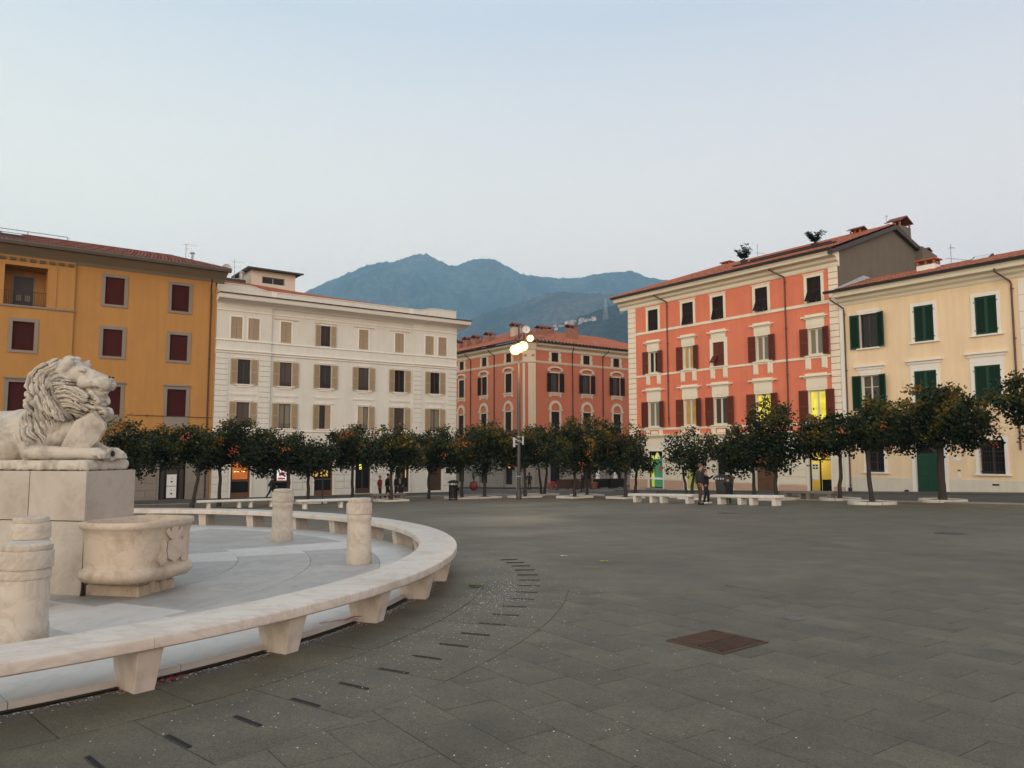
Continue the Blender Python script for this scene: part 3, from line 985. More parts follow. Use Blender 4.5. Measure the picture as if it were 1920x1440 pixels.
def tiles_roof(mb, P0, P1, Q0, Q1, pitch=0.24, course=0.42, amp=0.055, seg=6, mi=0):
    """rows of half-round clay tiles on the slope P0-P1 (eave) to Q0-Q1 (ridge); real corrugated geometry with course steps"""
    P0, P1, Q0, Q1 = map(Vector, (P0, P1, Q0, Q1))
    n = max(2, int((P1 - P0).length / pitch))
    m = max(2, int(((Q0 - P0).length + (Q1 - P1).length) / 2 / course))
    nor = (P1 - P0).cross(Q0 - P0 if (Q0 - P0).length > .1 else Q1 - P0).normalized()
    if nor.z < 0: nor = -nor
    nx_ = n * seg + 1
    vs, fs = [], []
    for j in range(m):
        for e in (0, 1):
            t = (j + e) / m
            lift = 0.030 if e == 0 else 0.0
            A, B = P0.lerp(Q0, t), P1.lerp(Q1, t)
            for i in range(nx_):
                u_ = i / (nx_ - 1)
                ph = (i % seg) / seg * 2 * math.pi
                jit = (((i // seg) * 73 + j * 131) % 17 / 17 - .5) * 0.02
                vs.append(A.lerp(B, u_) + nor * (amp * abs(math.cos(ph / 2)) ** .6 + lift + jit))
    for j in range(m):
        for e in (0, 1):
            a = (2 * j + e) * nx_
            if j == m - 1 and e == 1: break
            for i in range(nx_ - 1):
                fs.append((a + i, a + i + 1, a + nx_ + i + 1, a + nx_ + i))
    n0 = len(mb.mi)
    mb.add([tuple(v) for v in vs], fs, mi)
    for k in range(len(fs)):               # channel tiles between the cover tiles: groove shade painted in by a darker colour
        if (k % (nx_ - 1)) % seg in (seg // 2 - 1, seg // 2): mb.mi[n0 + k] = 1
    return mb

def chimney(parent, x, y, z0, w, d, h, body, label=None, cap='gable'):
    t = part('chimney', MB().box(-w / 2, w / 2, -d / 2, d / 2, 0, h), body, parent, mat4=P_(x, y, z0))
    if label: t['label'] = label
    mb = MB()
    for sx in (-1, 0, 1):
        for sy in (-1, 1):
            mb.box(sx * (w / 2 - .06) - .05, sx * (w / 2 - .06) + .05, sy * (d / 2 - .06) - .05, sy * (d / 2 - .06) + .05, h, h + .28)
    part('pier', mb, ROOF_R, t, kind='stuff')
    mb = MB()
    if cap == 'gable':
        mb.extr_x([(-d / 2 - .16, h + .28), (0, h + .28 + d * .30), (d / 2 + .16, h + .28), (d / 2 + .16, h + .34), (0, h + .36 + d * .30), (-d / 2 - .16, h + .34)], -w / 2 - .14, w / 2 + .14)
    else:
        mb.box(-w / 2 - .1, w / 2 + .1, -d / 2 - .1, d / 2 + .1, h + .28, h + .36)
    part('cap', mb, ROOF_D if cap == 'gable' else ROOF_R, t)
    return t

def downpipe(parent, x, z0, z1, y, m, elbow=0.55, base=SIDE, r=.05, kick=None):
    pts = [(x - elbow * .9, y - .75, z1 + .55), (x - elbow * .9, y - .72, z1 + .38), (x - .04, y - .10, z1 - .18), (x, y - .09, z1 - .35)]
    pts += [(x, y - .09, z0 + .2)] + ([(x + .12, y - .14, z0 + .04)] if kick else [(x, y - .09, z0)])
    mb = MB().tube(pts, r, 8)
    for k in range(4):
        zz = z0 + .6 + (z1 - z0 - 1.2) * k / 3
        mb.tube([(x, y - .09, zz - .03), (x, y - .09, zz + .03)], r * 1.35, 8)
        mb.box(x + r, x + r + .07, y - .1, y - .06, zz - .02, zz + .02)
    return part('downpipe', mb, m, parent, mat4=base, smooth=50)

def blocks(parent, x0, x1, z0, z1, y, m, rows, cols=1, t=.06, g=.018, stagger=False, base=SIDE, name='stone_block'):
    """courses of facing blocks with recessed joints; alike pieces share a mesh"""
    h = (z1 - z0) / rows
    for r_ in range(rows):
        w = (x1 - x0) / cols
        off = (w / 2 if stagger and r_ % 2 else 0)
        for c in range(cols + (1 if off else 0)):
            a = x0 + c * w - off
            b = a + w
            a, b = max(a, x0), min(b, x1)
            me = cached(('bl', q(b - a), q(h), m.name, t, g), lambda: MB().box(g / 2, b - a - g / 2, -t, .0, g / 2, h - g / 2).mesh('block', m, bevel=.008, seg=1))
            link(name, me, parent, mat4=P_(a, y, z0 + r_ * h, base=base))

def quoins(parent, x0, x1, z0, z1, y, m, h=.36, t=.045, alt=.0, base=SIDE, flip=False):
    n = int(round((z1 - z0) / h))
    hh = (z1 - z0) / n
    for k in range(n):
        a, b = x0, x1
        if alt and k % 2:
            if flip: a += alt
            else: b -= alt
        me = cached(('qu', q(b - a), q(hh), m.name, t), lambda: MB().box(0, b - a, -t, .0, .022, hh - .022).mesh('quoin', m, bevel=.006, seg=1))
        link('quoin', me, parent, mat4=P_(a, y, z0 + k * hh, base=base))

def cornice(parent, x0, x1, prof, m, name='cornice', base=SIDE, y=0.0, ret=0.0):
    """prof: list of (projection, z) from bottom to top, projecting toward the street"""
    pr = [(y + .02, prof[0][1])] + [(y - p, z) for p, z in prof] + [(y + .02, prof[-1][1])]
    return part(name, MB().extr_x(pr, x0, x1), m, parent, mat4=base)

def shell(mb, x0, x1, z0, z1, depth, y=0.0, mi=0, left=True, right=True):
    """side and back walls of a block whose front is built apart"""
    if left: mb.quad((x0, y, z0), (x0, y, z1), (x0, depth, z1), (x0, depth, z0), mi)
    if right: mb.quad((x1, y, z0), (x1, depth, z0), (x1, depth, z1), (x1, y, z1), mi)
    mb.quad((x0, depth, z0), (x0, depth, z1), (x1, depth, z1), (x1, depth, z0), mi)
    return mb

def antenna(name, loc, h, label, arms=((0.85, .7, 6), (.6, .5, 4)), rz=0.3):
    t = empty(name, loc, rz, label, 'antenna', 'rooftop antennas')
    part('mast', MB().tube([(0, 0, 0), (0, 0, h)], .022, 6), GREYM, t)
    for f, L_, n in arms:
        mb = MB().tube([(-L_ * .3, 0, h * f), (L_, 0, h * f)], .012, 5)
        for k in range(n):
            x = -L_ * .25 + k * L_ * 1.2 / n
            mb.tube([(x, -.16 + k * .012, h * f), (x, .16 - k * .012, h * f)], .007, 4)
        part('boom', mb, GREYM, t)
    return t

def world_of(root, x, y, z):
    c, s_ = math.cos(root.rotation_euler.z), math.sin(root.rotation_euler.z)
    return (root.location.x + c * x - s_ * y, root.location.y + s_ * x + c * y, z)

# ------------------------------------------------------------------ white building
wb = house('white_building', OW, U, 'white four storey building with tan shutters and a scrolled parapet')
X0, X1, BL, BR = -0.42, 20.46, 3.72, 16.04
g_op = [(0.95, 2.40, -1.62, 1.75), (4.16, 5.54, -1.62, 1.75), (7.43, 8.98, -1.62, 1.75), (10.91, 12.28, -1.55, 1.75), (14.53, 15.85, -1.55, 1.75), (17.76, 18.99, -1.5, 1.75)]
cols2 = [1.71, 4.95, 8.21, 11.52, 14.85, 18.25]
holes = list(g_op)
hw_ = .485
for c in cols2:
    holes.append((c - hw_, c + hw_, 6.89, 8.76))
    holes.append((c - hw_, c + hw_, 3.64, 5.54))
top = [1.06, 2.35, 4.89, 8.15, 11.46, 14.78, 17.66, 18.97]
for c in top: holes.append((c - .42, c + .42, 10.29, 11.94))
mb = MB()
for a, b, y in ((X0, BL, -.12), (BL, BR, 0.0), (BR, X1, -.12)):
    mb.wall(a, b, -3, 13.3, [h for h in holes if a < h[0] < b], y=y, depth=.24)
for x in (BL, BR): mb.quad((x, -.12, -3), (x, 0, -3), (x, 0, 13.3), (x, -.12, 13.3))
shell(mb, X0, X1, -3, 13.3, 13, -.12)
part('wall', mb, PL_WHI, wb, mat4=SIDE)
def ybay(x): return -.12 if (x < BL or x > BR) else 0.0
def segs(fn):
    for a, b, y in ((X0 - .03, BL + .03, -.12), (BL + .03, BR - .03, 0.0), (BR - .03, X1 + .03, -.12)): fn(a, b, y)
segs(lambda a, b, y: cornice(wb, a, b, [(.03, 10.09), (.07, 10.12), (.07, 10.2), (.03, 10.22)], TRIM_W, 'string_course', y=y))
segs(lambda a, b, y: cornice(wb, a, b, [(.04, 9.15), (.08, 9.2), (.08, 9.28), (.17, 9.36), (.17, 9.42), (.04, 9.46)], TRIM_W, 'band', y=y))
segs(lambda a, b, y: cornice(wb, a, b, [(.04, 3.36), (.08, 3.38), (.08, 3.47), (.03, 3.49)], TRIM_W, 'string_course', y=y))
segs(lambda a, b, y: cornice(wb, a, b, [(.02, 12.35), (.05, 12.37), (.05, 12.44), (.02, 12.46)], TRIM_W, 'frieze_line', y=y))
cornice(wb, X0 - .04, X1 + .95, [(.14, 12.86), (.20, 12.95), (.45, 13.05), (.62, 13.12), (.95, 13.16), (1.0, 13.28), (1.06, 13.46), (1.06, 13.5)], TRIM_W, 'cornice')
part('gutter', MB().box(X0 - .08, X1 + 1.0, -1.12, -1.03, 13.47, 13.56).box(X0 - .08, X1 + 1.0, -1.03, .3, 13.505, 13.53), GUTTER, wb, mat4=SIDE)
# parapet with raised, scrolled ends
pp = []
def ptop(x):
    e = min(x - X0, X1 - x)
    t = max(0.0, min(1.0, (e - 2.3) / 1.6))
    return 14.42 - .26 * (t * t * (3 - 2 * t))
n = 70
vs = []
for i in range(n + 1):
    x = X0 + (X1 - X0) * i / n
    vs += [(x, 0, 13.45), (x, 0, ptop(x)), (x, .28, ptop(x)), (x, .28, 13.45)]
fs = []
for i in range(n):
    a = i * 4
    for k in range(3): fs.append((a + k, a + 4 + k, a + 5 + k, a + k + 1))
fs += [(0, 1, 2, 3), (n * 4 + 3, n * 4 + 2, n * 4 + 1, n * 4)]
part('parapet', MB().add(vs, fs), PL_WHI, wb, mat4=SIDE)
vs = []
for i in range(n + 1):
    x = X0 - .03 + (X1 - X0 + .06) * i / n
    z = ptop(x) + .002
    vs += [(x, -.05, z), (x, -.05, z + .05), (x, .33, z + .05), (x, .33, z)]
fs = []
for i in range(n):
    a = i * 4
    for k in range(4): fs.append((a + k, a + 4 + k, a + 4 + (k + 1) % 4, a + (k + 1) % 4))
part('coping', MB().add(vs, fs), TRIM_W, wb, mat4=SIDE)
for x in (3.9, 15.9):
    part('parapet_pier', MB().box(x - .22, x + .22, -.03, .3, 13.5, 14.19), TRIM_W, wb, mat4=SIDE)
# corner strips of rusticated blocks
for a, b in ((X0, .55), (2.75, BL), (BR, 16.95), (19.55, X1)):
    quoins(wb, a + .02, b - .02, 3.55, 9.12, -.12, PL_WHI, h=.40, t=.06)
# ground floor piers
edges = [(X0, .80)] + [(g_op[i][1] + .15, g_op[i + 1][0] - .15) for i in range(5)] + [(19.14, X1)]
for a, b in edges:
    y = ybay((a + b) / 2)
    if a < BL < b: a = BL + .02
    if a < BR < b: b = BR - .02
    blocks(wb, a + .02, b - .02, -1.1, 3.2, y, PL_WHI, 8, 2 if b - a > 1.2 else 1, t=.06, g=.055)
    part('base_block', MB().box(a, b, y - .06, y, -2.4, -1.12), PL_WHI, wb, mat4=SIDE, bevel=.01, seg=1)
def w_window(c, z0, z1, hw, style, gl=GL_D, tops=False, half=None):
    y = ybay(c)
    h = z1 - z0
    mb = MB()
    frame_mb(mb, c - hw, c + hw, z0, z1, .10 if not tops else .12, .035, y=0)
    if not tops:
        mb.box(c - hw - .18, c + hw + .18, -.09, 0, z1 + .102, z1 + .17)
        mb.box(c - hw - .22, c + hw + .22, -.12, 0, z0 - .09, z0 - .003)
        mb.box(c - hw - .04, c + hw + .04, -.055, 0, z0 - .24, z0 - .092)
    w = part('window', mb, TRIM_W, wb, mat4=P_(0, y, 0))
    if style == 'open':
        glazing(w, c - hw, c + hw, z0, z1, .12, WOOD_D, gl, 2, .05)
        for sx in (-1, 1):
            shutter(w, c + sx * (hw + .012), -.045, z0 - .02, hw + .02, h + .04, SH_TAN, -sx, R(180 - random.uniform(2, 7)))
        mbr = MB()
        for k in range(2): mbr.tube([(c - hw, .03, z0 + .16 + k * .16), (c + hw, .03, z0 + .16 + k * .16)], .014, 5)
        part('guard_rail', mbr, DARKM, w, kind='stuff')
    elif style == 'closed':
        shutter(w, c - hw, .02, z0 + .004, hw - .012, h - .008, SH_TAN, 1, 0)
        shutter(w, c + hw, .02, z0 + .004, hw - .012, h - .008, SH_TAN, -1, 0)
        glazing(w, c - hw, c + hw, z0, z1, .16, WOOD_D, gl, 2, .05)
    elif style == 'half_left':             # left leaf closed, right leaf open
        glazing(w, c - hw, c + hw, z0, z1, .12, WOOD_D, gl, 2, .05)
        shutter(w, c - hw, .04, z0 + .004, hw - .004, h - .008, SH_TAN, 1, R(4))
        shutter(w, c + hw + .012, -.045, z0 - .02, hw + .02, h + .04, SH_TAN, -1, R(174))
    elif style == 'half_right':
        glazing(w, c - hw, c + hw, z0, z1, .12, WOOD_D, gl, 2, .05)
        shutter(w, c + hw, .04, z0 + .004, hw - .004, h - .008, SH_TAN, -1, R(5))
        shutter(w, c - hw - .012, -.045, z0 - .02, hw + .02, h + .04, SH_TAN, 1, R(174))
    return w
GLS = [GL_D, GL_C, GL_C, GL_C, GL_D, GL_C]
for i, c in enumerate(cols2):
    w_window(c, 6.89, 8.76, hw_, 'open', [GL_D, GL_C, GL_D, GL_C, GL_D, GL_D][i])
    w_window(c, 3.64, 5.54, hw_, ['open', 'open', 'half_right', 'half_left', 'open', 'open'][i], [GL_C, GL_W, GL_D, GL_W, GL_C, GL_W][i])
    mb = MB().box(c - .95, c + .95, -.07, 0, 6.12, 6.19).box(c - .86, c + .86, -.04, 0, 6.05, 6.118)
    part('window_hood', mb, TRIM_W, wb, mat4=P_(0, ybay(c), 0))
for i, c in enumerate(top):
    w_window(c, 10.29, 11.94, .42, 'open' if i == 3 else 'closed', tops=True)
    if 2 <= i <= 5:
        part('window_hood', MB().box(c - .95, c + .95, -.07, 0, 12.09, 12.16), TRIM_C, wb, mat4=P_(0, ybay(c), 0))
# shops
LIT_S = emat('lit_shop_amber', (0.85, 0.36, 0.06), 0.55)
LIT_S2 = emat('lit_shop_white', (0.9, 0.86, 0.80), 1.0)
SHOPW = mat('shop_brown', (0.13, 0.062, 0.030), .45, .1, 2, 12, .05, 60)
for i, (a, b, c, d) in enumerate(g_op):
    y = ybay((a + b) / 2)
    mb = MB()
    frame_mb(mb, a, b, c, d, .13, .05)
    w = part('shop_front' if i not in (3, 5) else 'entrance', mb, TRIM_W, wb, mat4=P_(0, y, 0))
    fm = SHOPW if i in (0, 2) else WOOD_D
    mb = MB()
    mb.box(a, a + .10, .10, .20, c, d).box(b - .10, b, .10, .20, c, d).box(a + .1, b - .1, .101, .199, c, c + .42).box(a + .1, b - .1, .101, .199, d - .12, d)
    if i in (0, 2): mb.box(a + .1, b - .1, .102, .198, c + 1.25, c + 1.33)
    if i == 3: mb.box((a + b) / 2 - .04, (a + b) / 2 + .04, .102, .198, c + .42, d - .12)
    if i == 5: mb.box(a + .1, b - .1, .13, .19, c + .42, d - .12)
    part('frame', mb, fm, w)
    if i != 5:
        part('pane', MB().box(a + .1, b - .1, .145, .155, c + .42, d - .12), GL_D, w)
    mb = MB()
    if i == 0:
        mb.box(a + .16, b - .16, .125, .14, c + 1.4, d - .2)
        part('lit_display', mb, emat('lit_display_amber', (0.62, 0.17, 0.035), .42), w)
        mb = MB()
        for k in range(4): mb.box(a + .28 + k * .22, a + .42 + k * .22, .108, .12, c + 1.95, c + 2.0)
        part('spotlight_row', mb, emat('spot_yellow', (1, .75, .2), 2.0), w, kind='stuff')
    if i == 1:
        part('lit_display', MB().box(a + .35, a + 1.1, .125, .14, c + 1.25, c + 2.15), emat('lit_display_white', (.75, .72, .7), .75), w)
        part('display_goods', MB().box(a + .5, a + .95, .10, .122, c + 1.62, c + 1.85).box(a + .45, a + 1.0, .10, .12, c + 1.35, c + 1.45), mat('red_goods', (.42, .03, .03), .5), w, kind='stuff')
        part('display_shelf', MB().box(a + .2, b - .2, .08, .14, c + 1.12, c + 1.2), SHOPW, w)
    if i == 2:
        for k, (u0, u1) in enumerate(((.12, .38), (.56, .92), (1.02, 1.2))):
            part('lit_display', MB().box(a + u0, a + u1, .12, .14, c + 1.5 - .0, c + 2.2 - k * .12), emat('lit_display_gold%d' % k, (.85, .5, .09), .65), w)
    if i == 3:
        part('lit_sign', MB().box(a + .42, a + .60, .09, .14, c + 1.95, c + 2.35), emat('sign_yellow', (.95, .95, .12), 1.3), w)
    if i == 4:
        part('lit_strip', MB().box(b - .30, b - .22, .12, .14, c + 1.2, d - .3), emat('strip_warm', (.8, .5, .2), .7), w)
        part('lit_sign', MB().box(a + .10, a + .24, .09, .12, c + 2.1, c + 2.34), emat('sign_white', (.9, .9, .85), 1.0), w)
    if i in (3,): part('step', MB().box(a - .1, b + .1, -.25, .1, c - .35, c - .02), KERB, w)
part('name_plate', MB().box(19.42, 19.86, -.19, -.165, -.05, .32), DARKM, wb, mat4=SIDE)
# roof, lantern room and the clutter on top
mb = MB()
tiles_roof(mb, (.8, .5, 14.15), (X1 - .4, .5, 14.15), (.8, 4.4, 15.62), (9.5, 4.4, 15.2))
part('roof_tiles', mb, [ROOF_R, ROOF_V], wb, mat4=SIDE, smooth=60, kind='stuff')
part('flat_roof', MB().box(X0 + .1, X1 - .1, .35, 12.9, 13.6, 13.7), GUTTER, wb, mat4=SIDE)
lr = part('lantern_room', MB().wall(3.35, 7.05, 14.0, 16.75, [(4.25, 6.15, 15.72, 16.28)], y=4.2, depth=.3).add([(3.35, 4.2, 14), (3.35, 8, 14), (3.35, 8, 16.75), (3.35, 4.2, 16.75), (7.05, 4.2, 14), (7.05, 8, 14), (7.05, 8, 16.75), (7.05, 4.2, 16.75)], [(0, 1, 2, 3), (4, 7, 6, 5), (1, 5, 6, 2)]), mat('lantern_room_plaster', (.62, .55, .46), .9, .05, .5, 9, .1, 30), wb, mat4=SIDE)
part('roof_slab', MB().box(2.9, 7.5, 3.7, 8.4, 16.752, 16.86).box(2.85, 7.55, 3.6, 3.7, 16.70, 16.84), GUTTER, lr)
link('sash', sash_mesh(1.9, .56, GREYM, 2, .04), lr, mat4=Matrix.Translation(Vector((4.25, 4.4, 15.72))))
part('pane', MB().box(4.26, 6.14, 4.42, 4.43, 15.73, 16.27), GL_D, lr)
part('terrace_wall', MB().box(.35, 2.85, 4.0, 4.3, 13.7, 15.75), mat('sooty_wall', (.06, .055, .05), .95, .3, 3, 12, .4, 20), wb, mat4=SIDE)
for k, (x, h) in enumerate(((1.02, .42), (2.55, .55))):
    part('flue', MB().lathe([(.18, 15.75), (.18, 15.75 + h), (.26, 15.75 + h), (.26, 15.82 + h), (.1, 15.9 + h)], 14, c=(x, 4.15)), GREYM, wb, mat4=SIDE, smooth=40)
dish = empty('satellite_dish', world_of(wb, 1.3, 4.1, 15.75), wb.rotation_euler.z + .2, 'white satellite dish on the roof between the yellow and white buildings', 'satellite dish')
mb = MB()
prof = [(.02, 0), (.2, .02), (.36, .08), (.46, .15), (.47, .17)]
n = 20
vs, fs = [], []
for r_, d_ in prof:
    for k in range(n):
        a = 2 * math.pi * k / n
        vs.append((r_ * math.cos(a), -d_, .62 + r_ * math.sin(a)))
for i in range(len(prof) - 1):
    for k in range(n): fs.append((i * n + k, i * n + (k + 1) % n, (i + 1) * n + (k + 1) % n, (i + 1) * n + k))
fs.append(tuple(range(n)))
mb.add(vs, fs)
part('reflector', mb, WHITEP, dish, smooth=60)
part('arm', MB().tube([(0, 0, 0), (0, .02, .6)], .03, 6).tube([(0, 0, .25), (0, -.5, .55)], .018, 5).box(-.04, .04, -.56, -.46, .52, .6), DARKM, dish)
antenna('tv_antenna', world_of(wb, 1.95, 4.1, 15.7), 1.7, 'thin antenna beside the satellite dish')

# ------------------------------------------------------------------ yellow building
OY = (OW[0], OW[1])
yb = house('yellow_building', OY, U, 'ochre yellow building with dark red roller blinds and grey stone frames')
YX0, YX1, YS = -24.5, -0.55, -9.68
yw = []
for c in (-7.25, -2.98, -12.47, -17.0, -21.5):
    yw += [(c - .6, c + .6, 11.93, 13.82), (c - .6, c + .6, 8.35, 10.2), (c - .64, c + .64, 4.35, 6.27)]
yw = [w for w in yw if not (w[2] > 11 and -16 < w[0] < -11)]
ent = (-3.95, -2.18, -1.6, 1.15)
log_ = (-13.66, -11.27, 11.27, 13.86)
mb = MB()
mb.wall(YS, YX1, 2.9, 14.5, [w for w in yw if w[0] > YS], y=-.1, depth=.22)
mb.wall(YX0, YS, 2.9, 14.5, [w for w in yw if w[1] < YS] + [log_], y=-.25, depth=.22)
mb.quad((YS, -.25, 2.9), (YS, -.1, 2.9), (YS, -.1, 14.5), (YS, -.25, 14.5))
shell(mb, YX0, YX1, -3, 14.5, 13, -.1)
part('wall', mb, PL_YEL, yb, mat4=SIDE)
mb = MB().wall(YX0, YX1, -3, 2.9, [ent, (-9.0, -7.0, -1.6, 1.2)], y=-.1, depth=.3)
part('ground_floor_wall', mb, STONE_G, yb, mat4=SIDE)
for a, b in ((-7.0, -4.1), (-2.05, -.6)):
    blocks(yb, a, b, -1.9, 2.7, -.1, STONE_G, 9, 2 if b - a > 2 else 1, t=.05, g=.02, stagger=True)
part('pilaster', MB().box(-.54, -.43, -.16, .6, -3, 14.0), PL_YEL, yb, mat4=SIDE)
cornice(yb, YX0, YX1, [(.05, 2.85), (.12, 2.9), (.12, 3.05), (.05, 3.08)], STONE_G, 'string_course', y=-.1)
# eave: plaster soffit, fascia, gutter
part('eave_soffit', MB().extr_x([(-.1, 14.35), (-.35, 14.55), (-1.25, 15.0), (-1.25, 15.08), (.2, 15.1), (.2, 14.35)], YX0, YX1 + .6), mat('soffit_plaster', (.30, .25, .175), .9, .08, .6, 9, .1, 30), yb, mat4=SIDE)
part('gutter', MB().extr_x([(-1.252, 14.95), (-1.42, 14.98), (-1.48, 15.16), (-1.45, 15.25), (-1.252, 15.25)], YX0, YX1 + .75), mat('gutter_brown', (.10, .078, .055), .6, .1, 2, 9, .1, 30), yb, mat4=SIDE)
mb = MB()
tiles_roof(mb, (YX0, -1.42, 15.2), (YX1 + .7, -1.42, 15.2), (YX0, 4.6, 17.03), (-2.6, 4.6, 17.03))
tiles_roof(mb, (YX1 + .7, -1.42, 15.2), (YX1 + .7, 10.6, 15.2), (-2.6, 4.6, 17.03), (-2.6, 4.7, 17.03))
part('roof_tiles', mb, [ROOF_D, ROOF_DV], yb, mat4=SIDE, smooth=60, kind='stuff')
part('ridge', MB().tube([(YX0, 4.6, 17.05), (-2.6, 4.6, 17.05)], .08, 8), ROOF_D, yb, mat4=SIDE)
mb = MB()
for k in range(22):
    x = YS - .12 - k * .55
    mb.box(x - .33, x, -.37, -.25, 14.16, 14.34)
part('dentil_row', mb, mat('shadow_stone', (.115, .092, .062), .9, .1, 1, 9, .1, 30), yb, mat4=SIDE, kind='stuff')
part('string_course', MB().box(YX0, YS + .05, -.33, -.25, 11.13, 11.25), STONE_G, yb, mat4=SIDE)
def y_window(c, hw, z0, z1, y, fw=.22, lower=None):
    mb = MB()
    frame_mb(mb, c - hw, c + hw, z0, z1, fw, .05, sill=.0)
    if lower is None: mb.box(c - hw - fw, c + hw + fw, -.06, .02, z0 - fw * .8, z0 - .001)
    else:
        mb.box(c - hw - fw, c + hw + fw, -.045, .02, lower, z0 - .001)
        mb.box(c - hw - fw - .05, c + hw + fw + .05, -.13, .02, z1 + fw + .002, z1 + fw + .10)
    w = part('window', mb, STONE_G, yb, mat4=P_(0, y, 0))
    mb = MB()
    n = 14
    for k in range(n):
        zz = z0 + (z1 - z0) * k / n
        mb.box(c - hw, c + hw, .10, .125, zz, zz + (z1 - z0) / n * .9)
    mb.box(c - hw, c + hw, .115, .135, z0, z1)
    part('roller_blind', mb, ROLL, w, kind='stuff')
    return w
for a, b, c, d in yw:
    x = (a + b) / 2
    y_window(x, (b - a) / 2, c, d, -.1 if x > YS else -.25, lower=3.45 if c < 5 else None)
# loggia: a recessed balcony with a door, a railing and pots
lg = part('loggia', MB().box(log_[0], log_[1], 1.5, 1.6, log_[2] - .1, log_[3] + .1).box(log_[0], log_[1], -.03, 1.5, log_[2] - .12, log_[2] - .01)
          .box(log_[0] - .1, log_[0], -.02, 1.6, log_[2], log_[3]).box(log_[1], log_[1] + .1, -.02, 1.6, log_[2], log_[3]).box(log_[0], log_[1], -.03, 1.6, log_[3] + .003, log_[3] + .1), PL_YEL, yb, mat4=SIDE)
mb = MB()
frame_mb(mb, -13.05, -11.95, log_[2] + .02, 13.45, .1, .03, y=1.5)
part('door_frame', mb, STONE_G, lg)
part('door', MB().box(-13.05, -11.95, 1.44, 1.48, log_[2] + .02, 13.45).box(-13.0, -12.55, 1.40, 1.44, log_[2] + .1, 12.35).box(-12.45, -12.0, 1.40, 1.44, log_[2] + .1, 12.35), mat('door_dark', (.035, .025, .02), .5), lg)
part('door_pane', MB().box(-12.9, -12.6, 1.385, 1.399, log_[2] + .55, 12.2).box(-12.4, -12.1, 1.385, 1.399, log_[2] + .55, 12.2), GL_W, lg, kind='stuff')
mb = MB().tube([(log_[0], -.12, 12.2), (log_[1], -.12, 12.2)], .02, 5).tube([(log_[0], -.12, 11.36), (log_[1], -.12, 11.36)], .015, 5)
for k in range(20):
    x = log_[0] + .06 + k * (log_[1] - log_[0] - .12) / 19
    mb.tube([(x, -.12, 11.3), (x, -.12, 12.2)], .011, 4)
part('railing', mb, DARKM, lg, kind='stuff')
part('pier', MB().box(-11.17, -10.75, -.30, -.25, 11.26, 13.9), PL_YEL, yb, mat4=SIDE)
mb = MB()
frame_mb(mb, ent[0], ent[1], ent[2], ent[3], .14, .05)
en = part('entrance', mb, STONE_G, yb, mat4=P_(0, -.1, 0))
part('frame', MB().box(ent[0], ent[0] + .12, .1, .2, -1.6, 1.15).box(ent[1] - .12, ent[1], .1, .2, -1.6, 1.15).box(ent[0] + .12, ent[1] - .12, .101, .199, .62, .74).box(-3.56, -3.48, .102, .198, -1.6, .62).box(-2.68, -2.60, .102, .198, -1.6, .62), BLACK, en)
part('pane', MB().box(ent[0] + .1, ent[1] - .1, .14, .15, -1.6, 1.15), GL_C, en)
HEART = mat('card_print', (.02, .02, .02), .6)
for k, (z0, z1) in enumerate(((-1.42, -.62), (-.58, .22))):
    nb = part('notice_board', MB().box(-3.42, -2.78, -.02, .02, z0, z1).box(-3.42, -2.78, -.025, -.02, z1 - .03, z1), WHITEP, en)
    zc = (z0 + z1) / 2
    hp = [(0, -.09), (.075, 0), (.075, .035), (.04, .06), (0, .035), (-.04, .06), (-.075, .035), (-.075, 0)]
    part('printed_heart', MB().prism(hp, 0, .004, f=lambda x, y, z: (-3.1 + x, -.0205 - z, zc - .1 + y)), HEART, nb)
    part('printed_dot', MB().prism([(.035 * math.cos(a), .035 * math.sin(a)) for a in [i * .785 for i in range(8)]], 0, .004, f=lambda x, y, z: (-3.1 + x, -.0205 - z, zc + .14 + y)), HEART, nb)
mb = MB().wall(-9.0, -7.0, -1.6, 1.2, [], y=.1)
part('garage_door', mb, BLACK, yb, mat4=P_(0, 0, 0))
downpipe(yb, -.86, -1.5, 13.9, -.1, mat('red_brown_pipe', (.06, .016, .012), .5), elbow=.15, r=.055)
part('cable_rail', MB().tube([(-6.2, -.16, 4.36), (-.5, -.16, 4.30)], .022, 5).tube([(-4.9, -.16, 4.2), (-4.9, -.16, 4.45)], .02, 5), GUTTER, yb, mat4=SIDE)
# guard rail along the roof, skylight
rl = empty('roof_railing', world_of(yb, -16, 3.4, 16.42), yb.rotation_euler.z, 'thin metal guard rail along the top of the yellow building roof', 'railing')
mb = MB()
mb.tube([(-6, 0, .62), (6.1, 0, .62)], .022, 5)
part('top_rail', mb, DARKM, rl)
part('lower_rail', MB().tube([(-6, 0, .35), (6.1, 0, .35)], .016, 5), DARKM, rl)
for k in range(6):
    part('post', MB().tube([(-6 + k * 2.42, 0, -.1), (-6 + k * 2.42, 0, .63)], .025, 5), DARKM, rl)
sk = part('skylight', MB().add([(-14.0, .55, 16.02), (-12.7, .55, 16.02), (-12.7, 1.35, 16.3), (-14.0, 1.35, 16.3), (-14.0, .55, 15.8), (-12.7, .55, 15.8), (-12.7, 1.35, 16.1), (-14.0, 1.35, 16.1)], [(0, 1, 2, 3), (0, 4, 5, 1), (1, 5, 6, 2), (2, 6, 7, 3), (3, 7, 4, 0)]), GUTTER, yb, mat4=SIDE)
part('pane', MB().add([(-13.9, .6, 16.05), (-12.8, .6, 16.05), (-12.8, 1.3, 16.295), (-13.9, 1.3, 16.295)], [(0, 1, 2, 3)]), mat('skylight_glass', (.6, .62, .63), .1, .02), sk)
antenna('tv_antenna', world_of(yb, -1.9, 3.6, 16.6), 1.3, 'antenna on the right hip of the yellow building roof', ((.95, .8, 7), (.7, .35, 3)))
